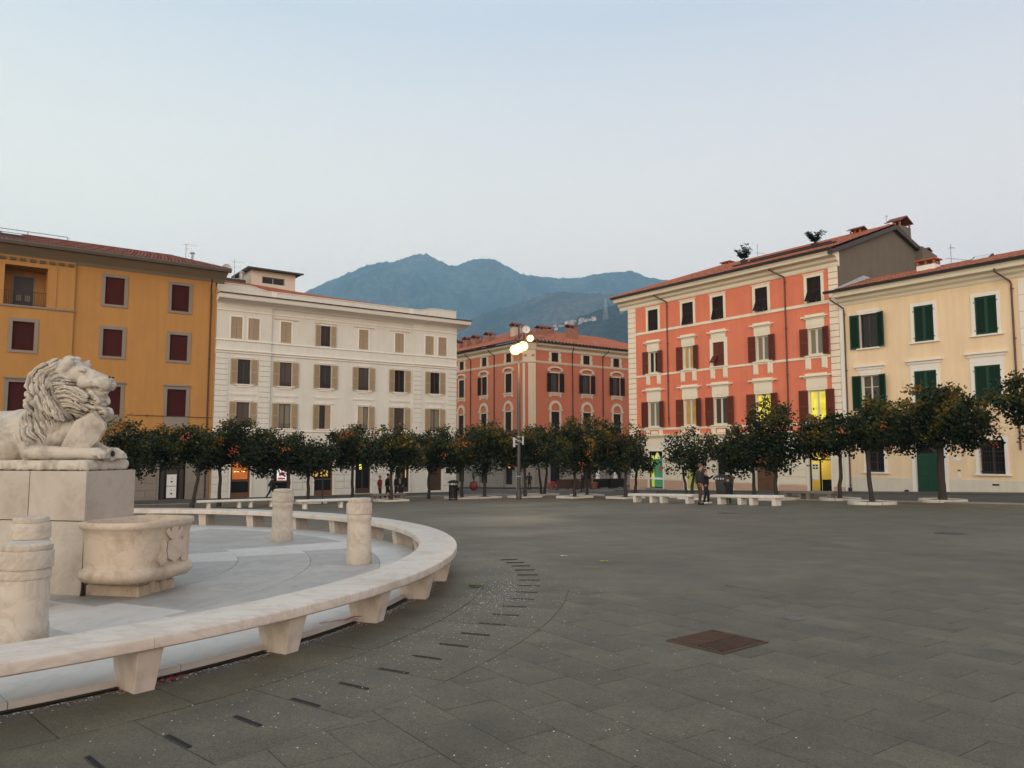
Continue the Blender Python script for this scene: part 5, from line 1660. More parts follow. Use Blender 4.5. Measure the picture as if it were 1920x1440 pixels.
# ------------------------------------------------------------------ terracotta corner building
tb = house('corner_building', OB, U, 'terracotta corner building with arched windows and a clay tile roof')
LF = SIDE @ Matrix.Translation(Vector((-1.176, 0.848, 0))) @ Matrix.Rotation(R(-90), 4, 'Z')   # left front: local x = -distance from the corner
def corner_front(base, mir, centers, L_):
    """one of the two fronts; centers measured from the corner, mir -1 = runs to local -x"""
    X = lambda s_: mir * s_
    def ab(c, hw): return (min(X(c - hw), X(c + hw)), max(X(c - hw), X(c + hw)))
    holes = []
    for c in centers:
        a, b = ab(c, .52); holes.append((a, b, 12.36, 13.40))
        a, b = ab(c, .62); holes += [(a, b, 8.78, 11.0), (a, b, 4.2, 6.5)]
    xa, xb = min(X(-.0), X(L_)), max(X(-.0), X(L_))
    part('wall', MB().wall(xa, xb, 2.6, 13.6, holes, depth=.28), PL_BRK, tb, mat4=base)
    gh = []
    for c in centers:
        a, b = ab(c, .75); gh.append((a, b, -1.9, 1.6))
    part('ground_floor_wall', MB().wall(xa, xb, -4, 2.6, gh, depth=.4), STONE_L, tb, mat4=base)
    es = [0.0] + [e for c in centers for e in (c - .9, c + .9)] + [L_]
    for k in range(0, len(es), 2):
        if es[k + 1] - es[k] < .4: continue
        a, b = sorted((X(es[k]), X(es[k + 1])))
        blocks(tb, a, b, -.7, 2.3, 0, STONE_L, 6, 2 if b - a > 2 else 1, t=.09, g=.06, stagger=True, base=base)
        part('plinth', MB().box(a, b, -.12, 0, -3.2, -.75), STONE_L, tb, mat4=base)
    for a, b in zip(es[1::2], es[2::2]):
        pass
    cornice(tb, xa, xb, [(.05, 2.3), (.14, 2.45), (.2, 2.62), (.05, 2.7)], TRIM_C, 'string_course', base)
    cornice(tb, xa, xb, [(.04, 12.0), (.07, 12.05), (.12, 12.18), (.12, 12.24), (.04, 12.28)], TRIM_C, 'band', base)
    cornice(tb, xa, xb, [(.05, 13.5), (.1, 13.6), (.12, 13.85), (.5, 14.1), (.56, 14.3), (.6, 14.36)], TRIM_C, 'cornice', base)
    part('gutter', MB().extr_x([(-.6, 14.3), (-.74, 14.32), (-.78, 14.42), (-.6, 14.44)], xa - .4, xb + .4), GUTTER, tb, mat4=base)
    for i, c in enumerate(centers):
        # attic window
        a, b = ab(c, .52)
        mb = MB()
        mb.box(a - .16, a, -.06, 0, 12.30, 13.46).box(b, b + .16, -.06, 0, 12.30, 13.46).box(a, b, -.06, 0, 13.40, 13.46)
        for sx, x in ((-1, a - .16), (1, b + .16)):
            mb.prism([(0, 12.3), (.26, 12.3), (.30, 12.62), (.16, 12.85), (.26, 13.2), (.12, 13.46), (0, 13.46)], 0, .05, f=lambda u, zz, w, sx=sx, x=x: (x + sx * u, -w, zz))
        w = part('window', mb, TRIM_C, tb, mat4=base)
        glazing(w, a, b, 12.36, 13.40, .2, WOOD_D, GL_D)
        shutter(w, a, .08, 12.38, .51, 1.0, SH_DRK, 1, 0, mid=False)
        shutter(w, b, .08, 12.38, .51, 1.0, SH_DRK, -1, R(8), mid=False)
        # second floor: opening with shutters and a segmental hood
        a, b = ab(c, .62)
        mb = MB()
        frame_mb(mb, a, b, 8.78, 11.0, .16, .06)
        arc = []
        for k in range(11):
            t_ = math.pi * (k / 10)
            arc.append((c * mir + 1.12 * math.cos(t_), 11.32 + .48 * math.sin(t_)))
        inn = [(c * mir + .86 * math.cos(math.pi * k / 10), 11.30 + .30 * math.sin(math.pi * k / 10)) for k in range(10, -1, -1)]
        for k in range(10):
            pl = [arc[k], arc[k + 1], inn[10 - k - 1], inn[10 - k]]
            mb.prism(pl, 0, .18, f=lambda x, zz, w: (x, -w, zz))
        mb.box(a - .5, a - .12, -.16, 0, 11.17, 11.31).box(b + .12, b + .5, -.16, 0, 11.17, 11.31)
        mb.box(a - .34, b + .34, -.16, 0, 8.60, 8.74)
        mb.box(a - .28, a - .02, -.10, 0, 8.2, 8.598).box(b + .02, b + .28, -.10, 0, 8.2, 8.598).box(a - .02, b + .02, -.05, 0, 8.35, 8.598)
        w = part('window', mb, TRIM_C, tb, mat4=base)
        glazing(w, a, b, 8.78, 11.0, .16, WOOD_D, GL_D)
        op = (mir > 0)
        if op:
            for sx, xh in ((-1, a), (1, b)):
                shutter(w, xh + sx * .01, -.08, 8.78, .62, 2.2, SH_DRK, -sx, R(172 if sx < 0 else 168))
        else:
            for sx, xh in ((1, a), (-1, b)):
                if i == 1 and sx > 0: shutter(w, xh - .01, -.08, 8.78, .62, 2.2, SH_DRK, 1, R(172))
                else: shutter(w, xh, .03, 8.79, .615, 2.2, SH_DRK, sx, 0)
        # first floor: arched surround
        mb = MB()
        mb.box(a - .26, a, -.10, 0, 4.15, 6.62).box(b, b + .26, -.10, 0, 4.15, 6.62).box(a, b, -.10, 0, 6.5, 6.62)
        mb.box(a - .42, a + .02, -.2, 0, 6.622, 6.82).box(b - .02, b + .42, -.2, 0, 6.622, 6.82)
        for k in range(12):
            t0, t1 = math.pi * k / 12, math.pi * (k + 1) / 12
            r0, r1 = .62, .93
            pl = [(c * mir + r1 * math.cos(t0), 6.83 + r1 * 1.05 * math.sin(t0)), (c * mir + r1 * math.cos(t1), 6.83 + r1 * 1.05 * math.sin(t1)), (c * mir + r0 * math.cos(t1), 6.83 + r0 * 1.05 * math.sin(t1)), (c * mir + r0 * math.cos(t0), 6.83 + r0 * 1.05 * math.sin(t0))]
            mb.prism(pl, 0, .13, f=lambda x, zz, w: (x, -w, zz))
        w = part('arched_window', mb, TRIM_C, tb, mat4=base)
        glazing(w, a, b, 4.2, 6.5, .16, WOOD_D, GL_D)
        shutter(w, a, .05, 4.21, .615, 2.28, SH_DRK, 1, 0)
        shutter(w, b, .05, 4.21, .615, 2.28, SH_DRK, -1, 0)
        # ground floor opening
        a, b = ab(c, .75)
        mb = MB()
        frame_mb(mb, a, b, -1.9, 1.6, .14, .06)
        w = part('shop_front', mb, STONE_L, tb, mat4=base)
        part('frame', MB().box(a, a + .09, .2, .28, -1.9, 1.6).box(b - .09, b, .2, .28, -1.9, 1.6).box(a + .09, b - .09, .201, .279, 1.48, 1.6).box(a + .09, b - .09, .201, .279, .55, .63), BLACK, w)
        part('pane', MB().box(a + .09, b - .09, .23, .24, -1.9, 1.48), GL_D, w)
        if mir < 0 and i == 0:
            part('lit_sign', MB().box(a + .4, a + .8, .15, .19, -.05, .45), emat('bar_amber', (.9, .42, .08), 1.0), w)
            part('lit_dots', MB().box(a + .5, a + .62, .15, .19, .75, .85).box(a + .5, a + .62, .15, .19, 1.1, 1.22), emat('bar_red', (.7, .1, .06), .8), w, kind='stuff')
corner_front(SIDE @ Matrix.Translation(Vector((-.0, 0, 0))), 1, (2.85, 7.72, 12.62, 17.5), 21.0)
corner_front(LF, -1, (2.75 - .0, 7.9, 13.1, 18.2), 21.0)
# chamfered corner with its two flat pilasters
c0, c1 = Vector((0, 0)), Vector((-1.176, 0.848))
mid_d = (c0 - c1)
ang = math.atan2(mid_d.y, mid_d.x)
CF = SIDE @ Matrix.Translation(Vector((-1.176, 0.848, 0))) @ Matrix.Rotation(ang, 4, 'Z')
W_ = mid_d.length
part('corner_wall', MB().wall(0, W_, -4, 13.6, []), PL_BRK, tb, mat4=CF)
part('corner_stone', MB().box(.0, W_, -.06, 0, -4, 2.6), STONE_L, tb, mat4=CF)
for a, b in ((-.02, .26), (.62, 1.17), (W_ - .26, W_ + .02)):
    part('pilaster', MB().box(a, b, -.08, 0, 2.7, 12.0).box(a - .02, b + .02, -.10, 0, 11.7, 11.82), TRIM_C, tb, mat4=CF)
part('corner_panel', MB().box(-.02, W_ + .02, -.10, 0, 12.28, 13.5), TRIM_C, tb, mat4=CF)
for x in (.28, W_ - .28):
    part('relief', MB().box(x - .17, x + .17, -.13, -.10, 12.75, 13.0).box(x - .12, x + .12, -.15, -.13, 12.79, 12.96), PL_BRK, tb, mat4=CF)
for bz, z0, z1, p in (('band', 12.0, 12.28, .16), ('cornice', 13.52, 14.36, .5), ('string_course', 2.3, 2.7, .2)):
    part(bz, MB().extr_x([(.02, z0), (-p * .3, z0), (-p, z1 - .15), (-p, z1), (.02, z1)], -.12, W_ + .12), TRIM_C, tb, mat4=CF)
part('gutter', MB().extr_x([(-.5, 14.3), (-.66, 14.32), (-.7, 14.42), (-.5, 14.44)], -.35, W_ + .35), GUTTER, tb, mat4=CF)
# hipped roof over both fronts
def tbp(x, y, z): return (x, y, z)
A = (-2.25, 0.75, 14.36); B = (-.35, -.75, 14.36)
pk = (3.4, 6.6, 16.95)
mb = MB()
tiles_roof(mb, B, (22.0, -.75, 14.36), pk, (16.0, 6.6, 16.95), pitch=.52, course=.8, amp=.22)
tiles_roof(mb, (-2.25, 22.0, 14.36), A, (4.2, 16, 16.9), pk, pitch=.52, course=.8, amp=.22)
tiles_roof(mb, A, B, pk, (pk[0] + .05, pk[1], pk[2]), pitch=.52, course=.8, amp=.22)
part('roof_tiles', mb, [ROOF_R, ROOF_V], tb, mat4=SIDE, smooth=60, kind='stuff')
part('ridge', MB().tube([pk, (16, 6.6, 17.0)], .14, 8).tube([B, pk], .12, 8).tube([A, pk], .12, 8), ROOF_R, tb, mat4=SIDE)
part('back_wall', MB().box(20.9, 21.0, .1, 14, -3, 14.3).box(-1.4, 20, 20.9, 21.0, -3, 14.3), PL_BRK, tb, mat4=SIDE)
BRICK = mat('chimney_brick', (.27, .12, .075), .9, .2, 2, 12, .3, 30)
chimney(tb, 4.0, 4.0, 15.6, 1.1, .8, 1.05, BRICK)
chimney(tb, 8.0, 3.0, 15.0, 1.2, .9, 2.0, BRICK)
chimney(tb, 6.0, 5.6, 16.2, 1.9, .7, .85, BRICK)
for x, y, h in ((.2, 9.6, 1.5), (.0, 12.2, 1.4), (.2, 14.6, 1.5), (.3, 16.6, 1.3)):
    chimney(tb, x, y, 14.9, 1.0, .95, h * .85, BRICK)
chimney(tb, .7, 4.6, 15.2, 1.2, .9, 1.5, CHB)
for x in (10.3, 12.2):
    sk = part('skylight', MB().add([(x, 1.2, 15.22), (x + 1.0, 1.2, 15.22), (x + 1.0, 1.8, 15.48), (x, 1.8, 15.48)], [(0, 1, 2, 3)]), mat('skylight_glass', (.6, .62, .63), .1, .02), tb, mat4=SIDE)
downpipe(tb, 5.5, 2.7, 13.6, 0, BLACK, elbow=.4)
downpipe(tb, 10.33, 2.7, 13.6, 0, BLACK, elbow=-.4)
downpipe(tb, -5.68, 2.7, 13.6, 0, BLACK, elbow=.4, base=LF)
downpipe(tb, -10.9, 2.7, 13.6, 0, BLACK, elbow=.4, base=LF)
antenna('tv_antenna', world_of(tb, 6.9, 4.6, 16.6), 1.9, 'antenna among the brick chimneys of the terracotta corner building', ((.8, 1.1, 6), (.4, .4, 3)))
d2 = copy_tree(dish)
d2.location = world_of(tb, 1.2, 3.4, 15.8)
d2['label'] = 'satellite dish by the chimney above the street lamp'
d2.rotation_euler.z = tb.rotation_euler.z - .5
# ------------------------------------------------------------------ marble
def marble(name, col, vein, vscale=1.6, vamt=0.5, rough=0.45, stain=None, samt=0.0, sscale=1.1, bump=0.15, rnd=0.0):
    m = mat(name, col, rough, 0.07, 0.9, 11, bump, 40, rnd=rnd, spec=0.35)
    nt = m.node_tree
    N, L = nt.nodes, nt.links
    b = N['Principled BSDF']
    src = b.inputs['Base Color'].links[0].from_socket
    tc = N.new('ShaderNodeTexCoord')
    n = N.new('ShaderNodeTexNoise')
    n.inputs['Scale'].default_value = vscale
    n.inputs['Detail'].default_value = 9
    n.inputs['Roughness'].default_value = 0.62
    n.inputs['Distortion'].default_value = 1.8
    L.new(tc.outputs['Object'], n.inputs['Vector'])
    r = N.new('ShaderNodeValToRGB')
    e = r.color_ramp.elements
    e[0].position, e[0].color = 0.455, (0, 0, 0, 1)
    e[1].position, e[1].color = 0.50, (1, 1, 1, 1)
    e2 = e.new(0.545); e2.color = (0, 0, 0, 1)
    L.new(n.outputs[0], r.inputs[0])
    mu = N.new('ShaderNodeMath'); mu.operation = 'MULTIPLY'; mu.inputs[1].default_value = vamt
    L.new(r.outputs[0], mu.inputs[0])
    mx = N.new('ShaderNodeMix'); mx.data_type = 'RGBA'
    L.new(mu.outputs[0], mx.inputs[0]); L.new(src, mx.inputs[6]); mx.inputs[7].default_value = (*vein, 1)
    out = mx.outputs[2]
    if stain:
        n2 = N.new('ShaderNodeTexNoise'); n2.inputs['Scale'].default_value = sscale; n2.inputs['Detail'].default_value = 7; n2.inputs['Roughness'].default_value = .65
        L.new(tc.outputs['Object'], n2.inputs['Vector'])
        r2 = N.new('ShaderNodeValToRGB'); r2.color_ramp.elements[0].position = .50; r2.color_ramp.elements[1].position = .72
        L.new(n2.outputs[0], r2.inputs[0])
        m2 = N.new('ShaderNodeMath'); m2.operation = 'MULTIPLY'; m2.inputs[1].default_value = samt
        L.new(r2.outputs[0], m2.inputs[0])
        mx2 = N.new('ShaderNodeMix'); mx2.data_type = 'RGBA'
        L.new(m2.outputs[0], mx2.inputs[0]); L.new(out, mx2.inputs[6]); mx2.inputs[7].default_value = (*stain, 1)
        out = mx2.outputs[2]
    L.new(out, b.inputs['Base Color'])
    return m
MB_BENCH = marble('bench_marble', (0.60, 0.54, 0.475), (0.33, 0.27, 0.22), 1.0, .34, .45, (0.42, 0.35, 0.28), .7, 1.6, rnd=.03)
MB_PED = marble('pedestal_marble', (0.46, 0.42, 0.365), (0.34, 0.28, 0.24), 1.2, .25, .5, (0.30, 0.235, 0.20), .75, 1.5, .2, rnd=.05)
MB_LION = marble('lion_marble', (0.53, 0.49, 0.42), (0.36, 0.31, 0.25), 1.6, .18, .65, (0.20, 0.175, 0.15), .85, 4.0, .6)
MB_BASIN = marble('basin_marble', (0.54, 0.455, 0.355), (0.32, 0.25, 0.18), 1.5, .30, .6, (0.28, 0.205, 0.14), .8, 2.6, .35)
MB_BOL = marble('bollard_marble', (0.55, 0.49, 0.41), (0.28, 0.235, 0.19), 1.7, .3, .6, (0.25, 0.20, 0.155), .8, 2.4, .3)
MB_FLOOR = marble('floor_marble', (0.385, 0.37, 0.345), (0.25, 0.235, 0.23), .8, .35, .48, (0.235, 0.225, 0.225), .85, 1.1, .12, rnd=.10)
MB_FLOORW = marble('floor_band_marble', (0.56, 0.54, 0.51), (0.38, 0.36, 0.33), .9, .3, .45, (0.40, 0.385, 0.36), .5, .7, .12, rnd=.05)
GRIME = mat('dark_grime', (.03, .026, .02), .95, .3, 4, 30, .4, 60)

# ------------------------------------------------------------------ platform
PZ = 0.065
PR = 7.70
fl = link('fountain_floor', MB().lathe([(PR - .012, -0.9), (PR - .012, PZ - .012)], 160, c=(0, 0)).mesh('bed', JOINT), None, (FC[0], FC[1], 0))
tag(fl, 'round raised marble floor of the fountain enclosure', None, None, 'structure')
def floor_piece(r0, r1, a0, a1, m, n=4, top=PZ):
    ps = [(r0 * math.cos(a0 + (a1 - a0) * i / n), r0 * math.sin(a0 + (a1 - a0) * i / n)) for i in range(n + 1)] + [(r1 * math.cos(a1 + (a0 - a1) * i / n), r1 * math.sin(a1 + (a0 - a1) * i / n)) for i in range(n + 1)]
    ps = ps[::-1]
    cx, cy = sum(p[0] for p in ps) / len(ps), sum(p[1] for p in ps) / len(ps)
    o = part('floor_slab', MB().prism([(x - cx, y - cy) for x, y in ps], -.06, 0), m, fl, (cx, cy, top + random.uniform(-.0012, .0012)), bevel=.003, seg=1)
    return o
rings = [(6.95, PR, R(9.0), MB_FLOORW), (5.9, 6.945, R(9.0), MB_FLOOR), (4.8, 5.895, R(12), MB_FLOOR), (3.6, 4.795, R(15), MB_FLOOR), (2.2, 3.595, R(22.5), MB_FLOOR)]
for r0, r1, st, m in rings:
    a = R(-72)
    k = 0
    while a < R(287.9):
        ga = .0022 / r1
        # pale radial bands run out from the statues
        mm = m
        if m is MB_FLOOR:
            for ca in (R(-33), R(30), R(75)):
                if abs(a + st / 2 - ca) < st * .55: mm = MB_FLOORW
        floor_piece(r0, r1, a + ga, a + st - ga, mm)
        a += st
        k += 1
part('floor_slab', MB().lathe([(2.19, 0), (2.19, PZ - .001), (2.18, PZ)], 48), MB_FLOORW, fl)
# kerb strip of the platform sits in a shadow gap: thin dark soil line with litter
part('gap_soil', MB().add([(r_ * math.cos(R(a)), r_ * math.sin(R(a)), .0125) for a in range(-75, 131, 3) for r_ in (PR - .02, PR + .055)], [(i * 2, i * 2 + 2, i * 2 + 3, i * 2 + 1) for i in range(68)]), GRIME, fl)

# red streamers left on the floor's edge
def streamer(pts, name, label, z=PZ + .004):
    mb = MB()
    for i in range(len(pts) - 1):
        a, b = Vector((*pts[i], 0)), Vector((*pts[i + 1], 0))
        d_ = (b - a).normalized()
        n_ = Vector((-d_.y, d_.x, 0)) * .007
        za, zb = z + random.uniform(0, .012), z + random.uniform(0, .012)
        mb.add([(a.x - n_.x, a.y - n_.y, za), (b.x - n_.x, b.y - n_.y, zb), (b.x + n_.x, b.y + n_.y, zb + .004), (a.x + n_.x, a.y + n_.y, za + .004)], [(0, 1, 2, 3)])
    tag(part(name, mb, CONF2), label, 'streamer')
streamer([(-2.27, 7.35), (-2.22, 7.42), (-2.19, 7.38), (-2.10, 7.46), (-2.06, 7.43), (-1.99, 7.53)], 'streamer', 'thin red paper streamer on the marble floor edge left of a bench leg')
streamer([(-1.90, 7.80), (-1.84, 7.86), (-1.80, 7.84), (-1.72, 7.97), (-1.68, 7.95), (-1.60, 8.12), (-1.55, 8.15)], 'streamer', 'longer red paper streamer on the marble floor edge between two bench legs')
mb = MB()
r_ = random.Random(8)
for _ in range(90):
    a = r_.gauss(R(-37.5), R(1.1)); rr_ = 7.80 + abs(r_.gauss(0, .03))
    x, y = pol(rr_, a)
    l, w, th = r_.uniform(.006, .022), r_.uniform(.003, .006), r_.uniform(0, 3.14)
    mb.add([(x + l * math.cos(th) * sx - w * math.sin(th) * sy, y + l * math.sin(th) * sx + w * math.cos(th) * sy, .013 + r_.uniform(0, .008)) for sx, sy in ((-1, -1), (1, -1), (1, 1), (-1, 1))], [(0, 1, 2, 3)])
part('paper_litter', mb, CONF2, kind='stuff')['label'] = 'red paper litter along the foot of the marble floor'

# ------------------------------------------------------------------ the curved bench
BRI, BRO, BZ0, BZ1 = 7.53, 8.09, 0.325, 0.42
cbn = empty('curved_bench', (FC[0], FC[1], 0), 0, 'long curved white marble bench ringing the fountain floor', 'bench')
LEGA = [R(-68.4 + 9.75 * k) for k in range(22)]
def gz(a): return G(FC[0] + 7.8 * math.cos(a), FC[1] + 7.8 * math.sin(a))
for k in range(len(LEGA) - 1):
    a0, a1 = LEGA[k], LEGA[k + 1]
    n = 8
    vs, fs = [], []
    prof = [(BRI, BZ0 + .012), (BRI, BZ1 - .014), (BRI + .014, BZ1), (BRO - .022, BZ1), (BRO - .006, BZ1 - .010), (BRO, BZ1 - .028), (BRO, BZ0 + .012), (BRO - .012, BZ0), (BRI + .012, BZ0)]
    m_ = len(prof)
    ga = .0012 / 8
    for i in range(n + 1):
        a = a0 + ga + (a1 - a0 - 2 * ga) * i / n
        for r_0, z in prof:
            vs.append((r_0 * math.cos(a), r_0 * math.sin(a), z))
    for i in range(n):
        for j in range(m_):
            fs.append((i * m_ + j, (i + 1) * m_ + j, (i + 1) * m_ + (j + 1) % m_, i * m_ + (j + 1) % m_))
    fs += [tuple(range(m_))[::-1], tuple(range(n * m_, n * m_ + m_))]
    part('seat_slab', MB().add(vs, fs), MB_BENCH, cbn, smooth=35)
for a in LEGA:
    z0 = gz(a) - .05
    t0, t1 = .074, .098
    # leg leans inward at its outer face, narrower at the foot
    r0t, r1t, r0b, r1b = 7.62, 8.045, 7.68, 7.955
    vs = []
    for (ra, rb, t_, z) in ((r0b, r1b, t0, z0), (r0t, r1t, t1, BZ0 + .004)):
        vs += [(ra, -t_, z), (rb, -t_, z), (rb, t_, z), (ra, t_, z)]
    part('leg', MB().add(vs, [(0, 3, 2, 1), (4, 5, 6, 7), (0, 1, 5, 4), (1, 2, 6, 5), (2, 3, 7, 6), (3, 0, 4, 7)]), MB_BENCH, cbn, (0, 0, 0), a, bevel=.008, seg=2)

# ------------------------------------------------------------------ stone bollards
def bollard(x, y, h, r, label, seed, lean=0.0):
    t = empty('stone_bollard', (x, y, PZ), random.Random(seed).uniform(0, 6), label, 'bollard', 'stone bollards on the fountain floor')
    t.rotation_euler = (lean, lean * .6, t.rotation_euler.z)
    rr = random.Random(seed)
    def noisy(mb, amp):
        mb.v = [(v[0] * (1 + amp * mnoise.noise(Vector((v[0] * 5, v[1] * 5, v[2] * 4 + seed)))), v[1] * (1 + amp * mnoise.noise(Vector((v[0] * 5 + 9, v[1] * 5, v[2] * 4 + seed)))), v[2] + .006 * mnoise.noise(Vector((v[0] * 7, v[1] * 7, seed)))) for v in mb.v]
        return mb
    z1 = h * .80
    prof = [(r * 1.01, 0), (r * 1.02, .02), (r * 1.0, h * .22), (r * .965, h * .235), (r * .95, h * .5), (r * .94, h * .66), (r * .985, h * .675), (r * .985, h * .735), (r * .955, h * .745), (r * .955, h * .757), (r * 1.03, h * .765), (r * 1.04, h * .78), (r * 1.03, h * .915), (r * .99, h * .935), (r * .5, h * .94)]
    pf = []
    for a, b in zip(prof[:-1], prof[1:]):
        n = max(1, int(abs(b[1] - a[1]) / .06))
        for i in range(n): pf.append((a[0] + (b[0] - a[0]) * i / n, a[1] + (b[1] - a[1]) * i / n))
    pf.append(prof[-1])
    part('shaft', noisy(MB().lathe(pf, 40), .02), MB_BOL, t, smooth=35)
    part('cap', noisy(MB().lathe([(r * .90, h * .937), (r * .93, h * .955), (r * .92, h * .985), (r * .84, h * 1.0), (r * .3, h * 1.004)], 40, c=(.01, -.005)), .03), MB_BOL, t, smooth=40)
    return t
bollard(-4.275, 6.89, 0.90, .213, 'nearest stone bollard, cut by the left frame edge, with a loose cap', 1, .012)
bollard(-5.27, 8.58, 0.99, .188, 'stone bollard standing before the lion pedestal, behind the nearest bollard', 2)
bollard(-4.44, 15.12, 0.985, .200, 'grey stone bollard farther from the camera, left of the pale one', 3)
bollard(-2.35, 12.07, 0.985, .190, 'pale stone bollard in the middle of the marble floor', 4, -.008)

# ------------------------------------------------------------------ pedestal, basin
PA = R(-12)
PC = (-5.10, 9.33)                         # near corner of the pedestal on the floor
def pframe(z=PZ): return (PC[0], PC[1], z)
# local x = forward (toward the basin), local y = away from the camera
ped = empty('lion_pedestal', pframe(), PA, 'tall pale marble block pedestal under the lion', 'pedestal')
def pblock(x0, x1, y0, y1, z0, z1, name='stone_block', bev=.007):
    return part(name, MB().box(-(x1 - x0) / 2, (x1 - x0) / 2, -(y1 - y0) / 2, (y1 - y0) / 2, 0, z1 - z0), MB_PED, ped, ((x0 + x1) / 2, (y0 + y1) / 2, z0), bevel=bev)
PW = .86
z_ = PZ
for x0, x1 in ((-1.244, -.02), (-2.40, -1.252)):
    pblock(x0, x1, .02, PW - .02, -.05, .864)
pblock(-3.6, -2.408, .02, PW - .02, -.05, .864)
xs = [0.0, -.80, -1.62, -2.44, -3.6]
for a, b in zip(xs[:-1], xs[1:]):
    pblock(b + .005, a - (.005 if a < 0 else 0), 0, PW, .874, 1.465)
# wavy carved rocky plinth of the lion
plv, plf = [], []
nxp, nyp = 64, 26
def plin(x, y, z):
    k = mnoise.noise(Vector((x * 6.0, y * 6.0, 2.0)))
    return k
mb = MB()
L0, L1 = -3.4, -.035
prof_n = 7
ring = []
per = []
def rr_pt(t):                              # rounded rectangle perimeter
    W2, H2, rc = (L1 - L0) / 2, (PW - .07) / 2, .07
    segs_ = [2 * (W2 - rc), math.pi / 2 * rc, 2 * (H2 - rc), math.pi / 2 * rc] * 2
    tot = sum(segs_)
    d_ = t * tot
    cx = [(W2 - rc, H2 - rc), (-(W2 - rc), H2 - rc), (-(W2 - rc), -(H2 - rc)), (W2 - rc, -(H2 - rc))]
    x = None
    # start bottom edge going +x
    edges_ = [((-(W2 - rc), -H2), (1, 0), segs_[0]), ((W2, -(H2 - rc)), (0, 1), segs_[2]), ((W2 - rc, H2), (-1, 0), segs_[0]), ((-W2, H2 - rc), (0, -1), segs_[2])]
    arcs_ = [((W2 - rc, -(H2 - rc)), -math.pi / 2), ((W2 - rc, H2 - rc), 0), ((-(W2 - rc), H2 - rc), math.pi / 2), ((-(W2 - rc), -(H2 - rc)), math.pi)]
    for (p, dr, ln), (ac, a0) in zip(edges_, arcs_):
        if d_ < ln: return (p[0] + dr[0] * d_, p[1] + dr[1] * d_)
        d_ -= ln
        if d_ < math.pi / 2 * rc:
            a = a0 + d_ / rc
            return (ac[0] + rc * math.cos(a), ac[1] + rc * math.sin(a))
        d_ -= math.pi / 2 * rc
    return edges_[0][0]
NP = 420
zs = [0, .015, .045, .075, .10, .118, .128]
ins = [.012, .0, -.004, .0, .008, .022, .05]
vs, fs = [], []
for j, (zz, i_) in enumerate(zip(zs, ins)):
    for k in range(NP):
        x, y = rr_pt(k / NP)
        s_ = 1 - i_ / .4
        ph = (x + y) * 21 + zz * 16 + 2.2 * mnoise.noise(Vector((x * 3, y * 3, 0)))
        fold = .026 * abs(math.sin(ph)) * (1 - .6 * j / 6) + .020 * mnoise.noise(Vector((x * 9, y * 9, zz * 12)))
        m_ = math.hypot(x, y)
        nx_, ny_ = (0, math.copysign(1, y)) if abs(x) < (L1 - L0) / 2 - .08 else (math.copysign(1, x), 0)
        vs.append((x - nx_ * (i_ + fold), y - ny_ * (i_ + fold), zz + (.008 * mnoise.noise(Vector((x * 5, y * 5, 4))) if j > 3 else (.012 * max(0, math.sin(ph * 2)) if j == 0 else 0))))
for j in range(len(zs) - 1):
    for k in range(NP):
        fs.append((j * NP + k, j * NP + (k + 1) % NP, (j + 1) * NP + (k + 1) % NP, (j + 1) * NP + k))
fs.append(tuple(range((len(zs) - 1) * NP, len(zs) * NP)))
fs.append(tuple(range(NP - 1, -1, -1)))

bas = empty('fountain_basin', pframe(), PA, 'weathered marble basin with a carved crest on the pedestal end', 'basin')
def superell(a, b, cx, cy, p, n=72, cut=0.0):
    out = []
    for k in range(n):
        t_ = 2 * math.pi * k / n
        c_, s_ = math.cos(t_), math.sin(t_)
        x = cx + a * math.copysign(abs(c_) ** (2 / p), c_)
        y = cy + b * math.copysign(abs(s_) ** (2 / p), s_)
        out.append((max(cut, x), y))
    return out
BCY = .37
BP = [(.175, .80, 2.6), (.185, .90, 2.6), (.225, .965, 2.7), (.265, .985, 2.7), (.31, .965, 2.7), (.335, .90, 2.7), (.35, .885, 2.8), (.40, .895, 2.8), (.55, .90, 2.8), (.70, .905, 2.8), (.785, .93, 2.8), (.80, .965, 2.8), (.815, .985, 2.8), (.855, .99, 2.8), (.875, .975, 2.8), (.88, .94, 2.8), (.872, .86, 2.8), (.80, .82, 2.8), (.60, .78, 2.8), (.48, .66, 2.6)]
nseg = 72
vs2, fs2 = [], []
for z, s_, p in BP:
    pts = superell(.50 * s_, .66 * s_, .465, BCY, p + .5, nseg, .003)
    vs2 += [(x + .006 * mnoise.noise(Vector((x * 4, y * 4, z * 5))), y + .006 * mnoise.noise(Vector((x * 4 + 5, y * 4, z * 5))), z + .004 * mnoise.noise(Vector((x * 6, y * 6, 1)))) for x, y in pts]
for j in range(len(BP) - 1):
    for k in range(nseg): fs2.append((j * nseg + k, j * nseg + (k + 1) % nseg, (j + 1) * nseg + (k + 1) % nseg, (j + 1) * nseg + k))
fs2 += [tuple(range(nseg - 1, -1, -1)), tuple(range((len(BP) - 1) * nseg, len(BP) * nseg))]
part('tub', MB().add(vs2, fs2), MB_BASIN, bas, smooth=50)
mbf = MB().box(.004, .72, .07, .74, -.02, .12).box(.004, .70, .085, .725, .12, .182)
ft = part('foot', mbf, MB_BASIN, bas, bevel=.01)
for y in (.30, .50):
    part('fluting', MB().tube([(.718, y, .18), (.722, y, .10), (.722, y, .02)], [.05, .05, .035], 8), MB_BASIN, ft, smooth=60)
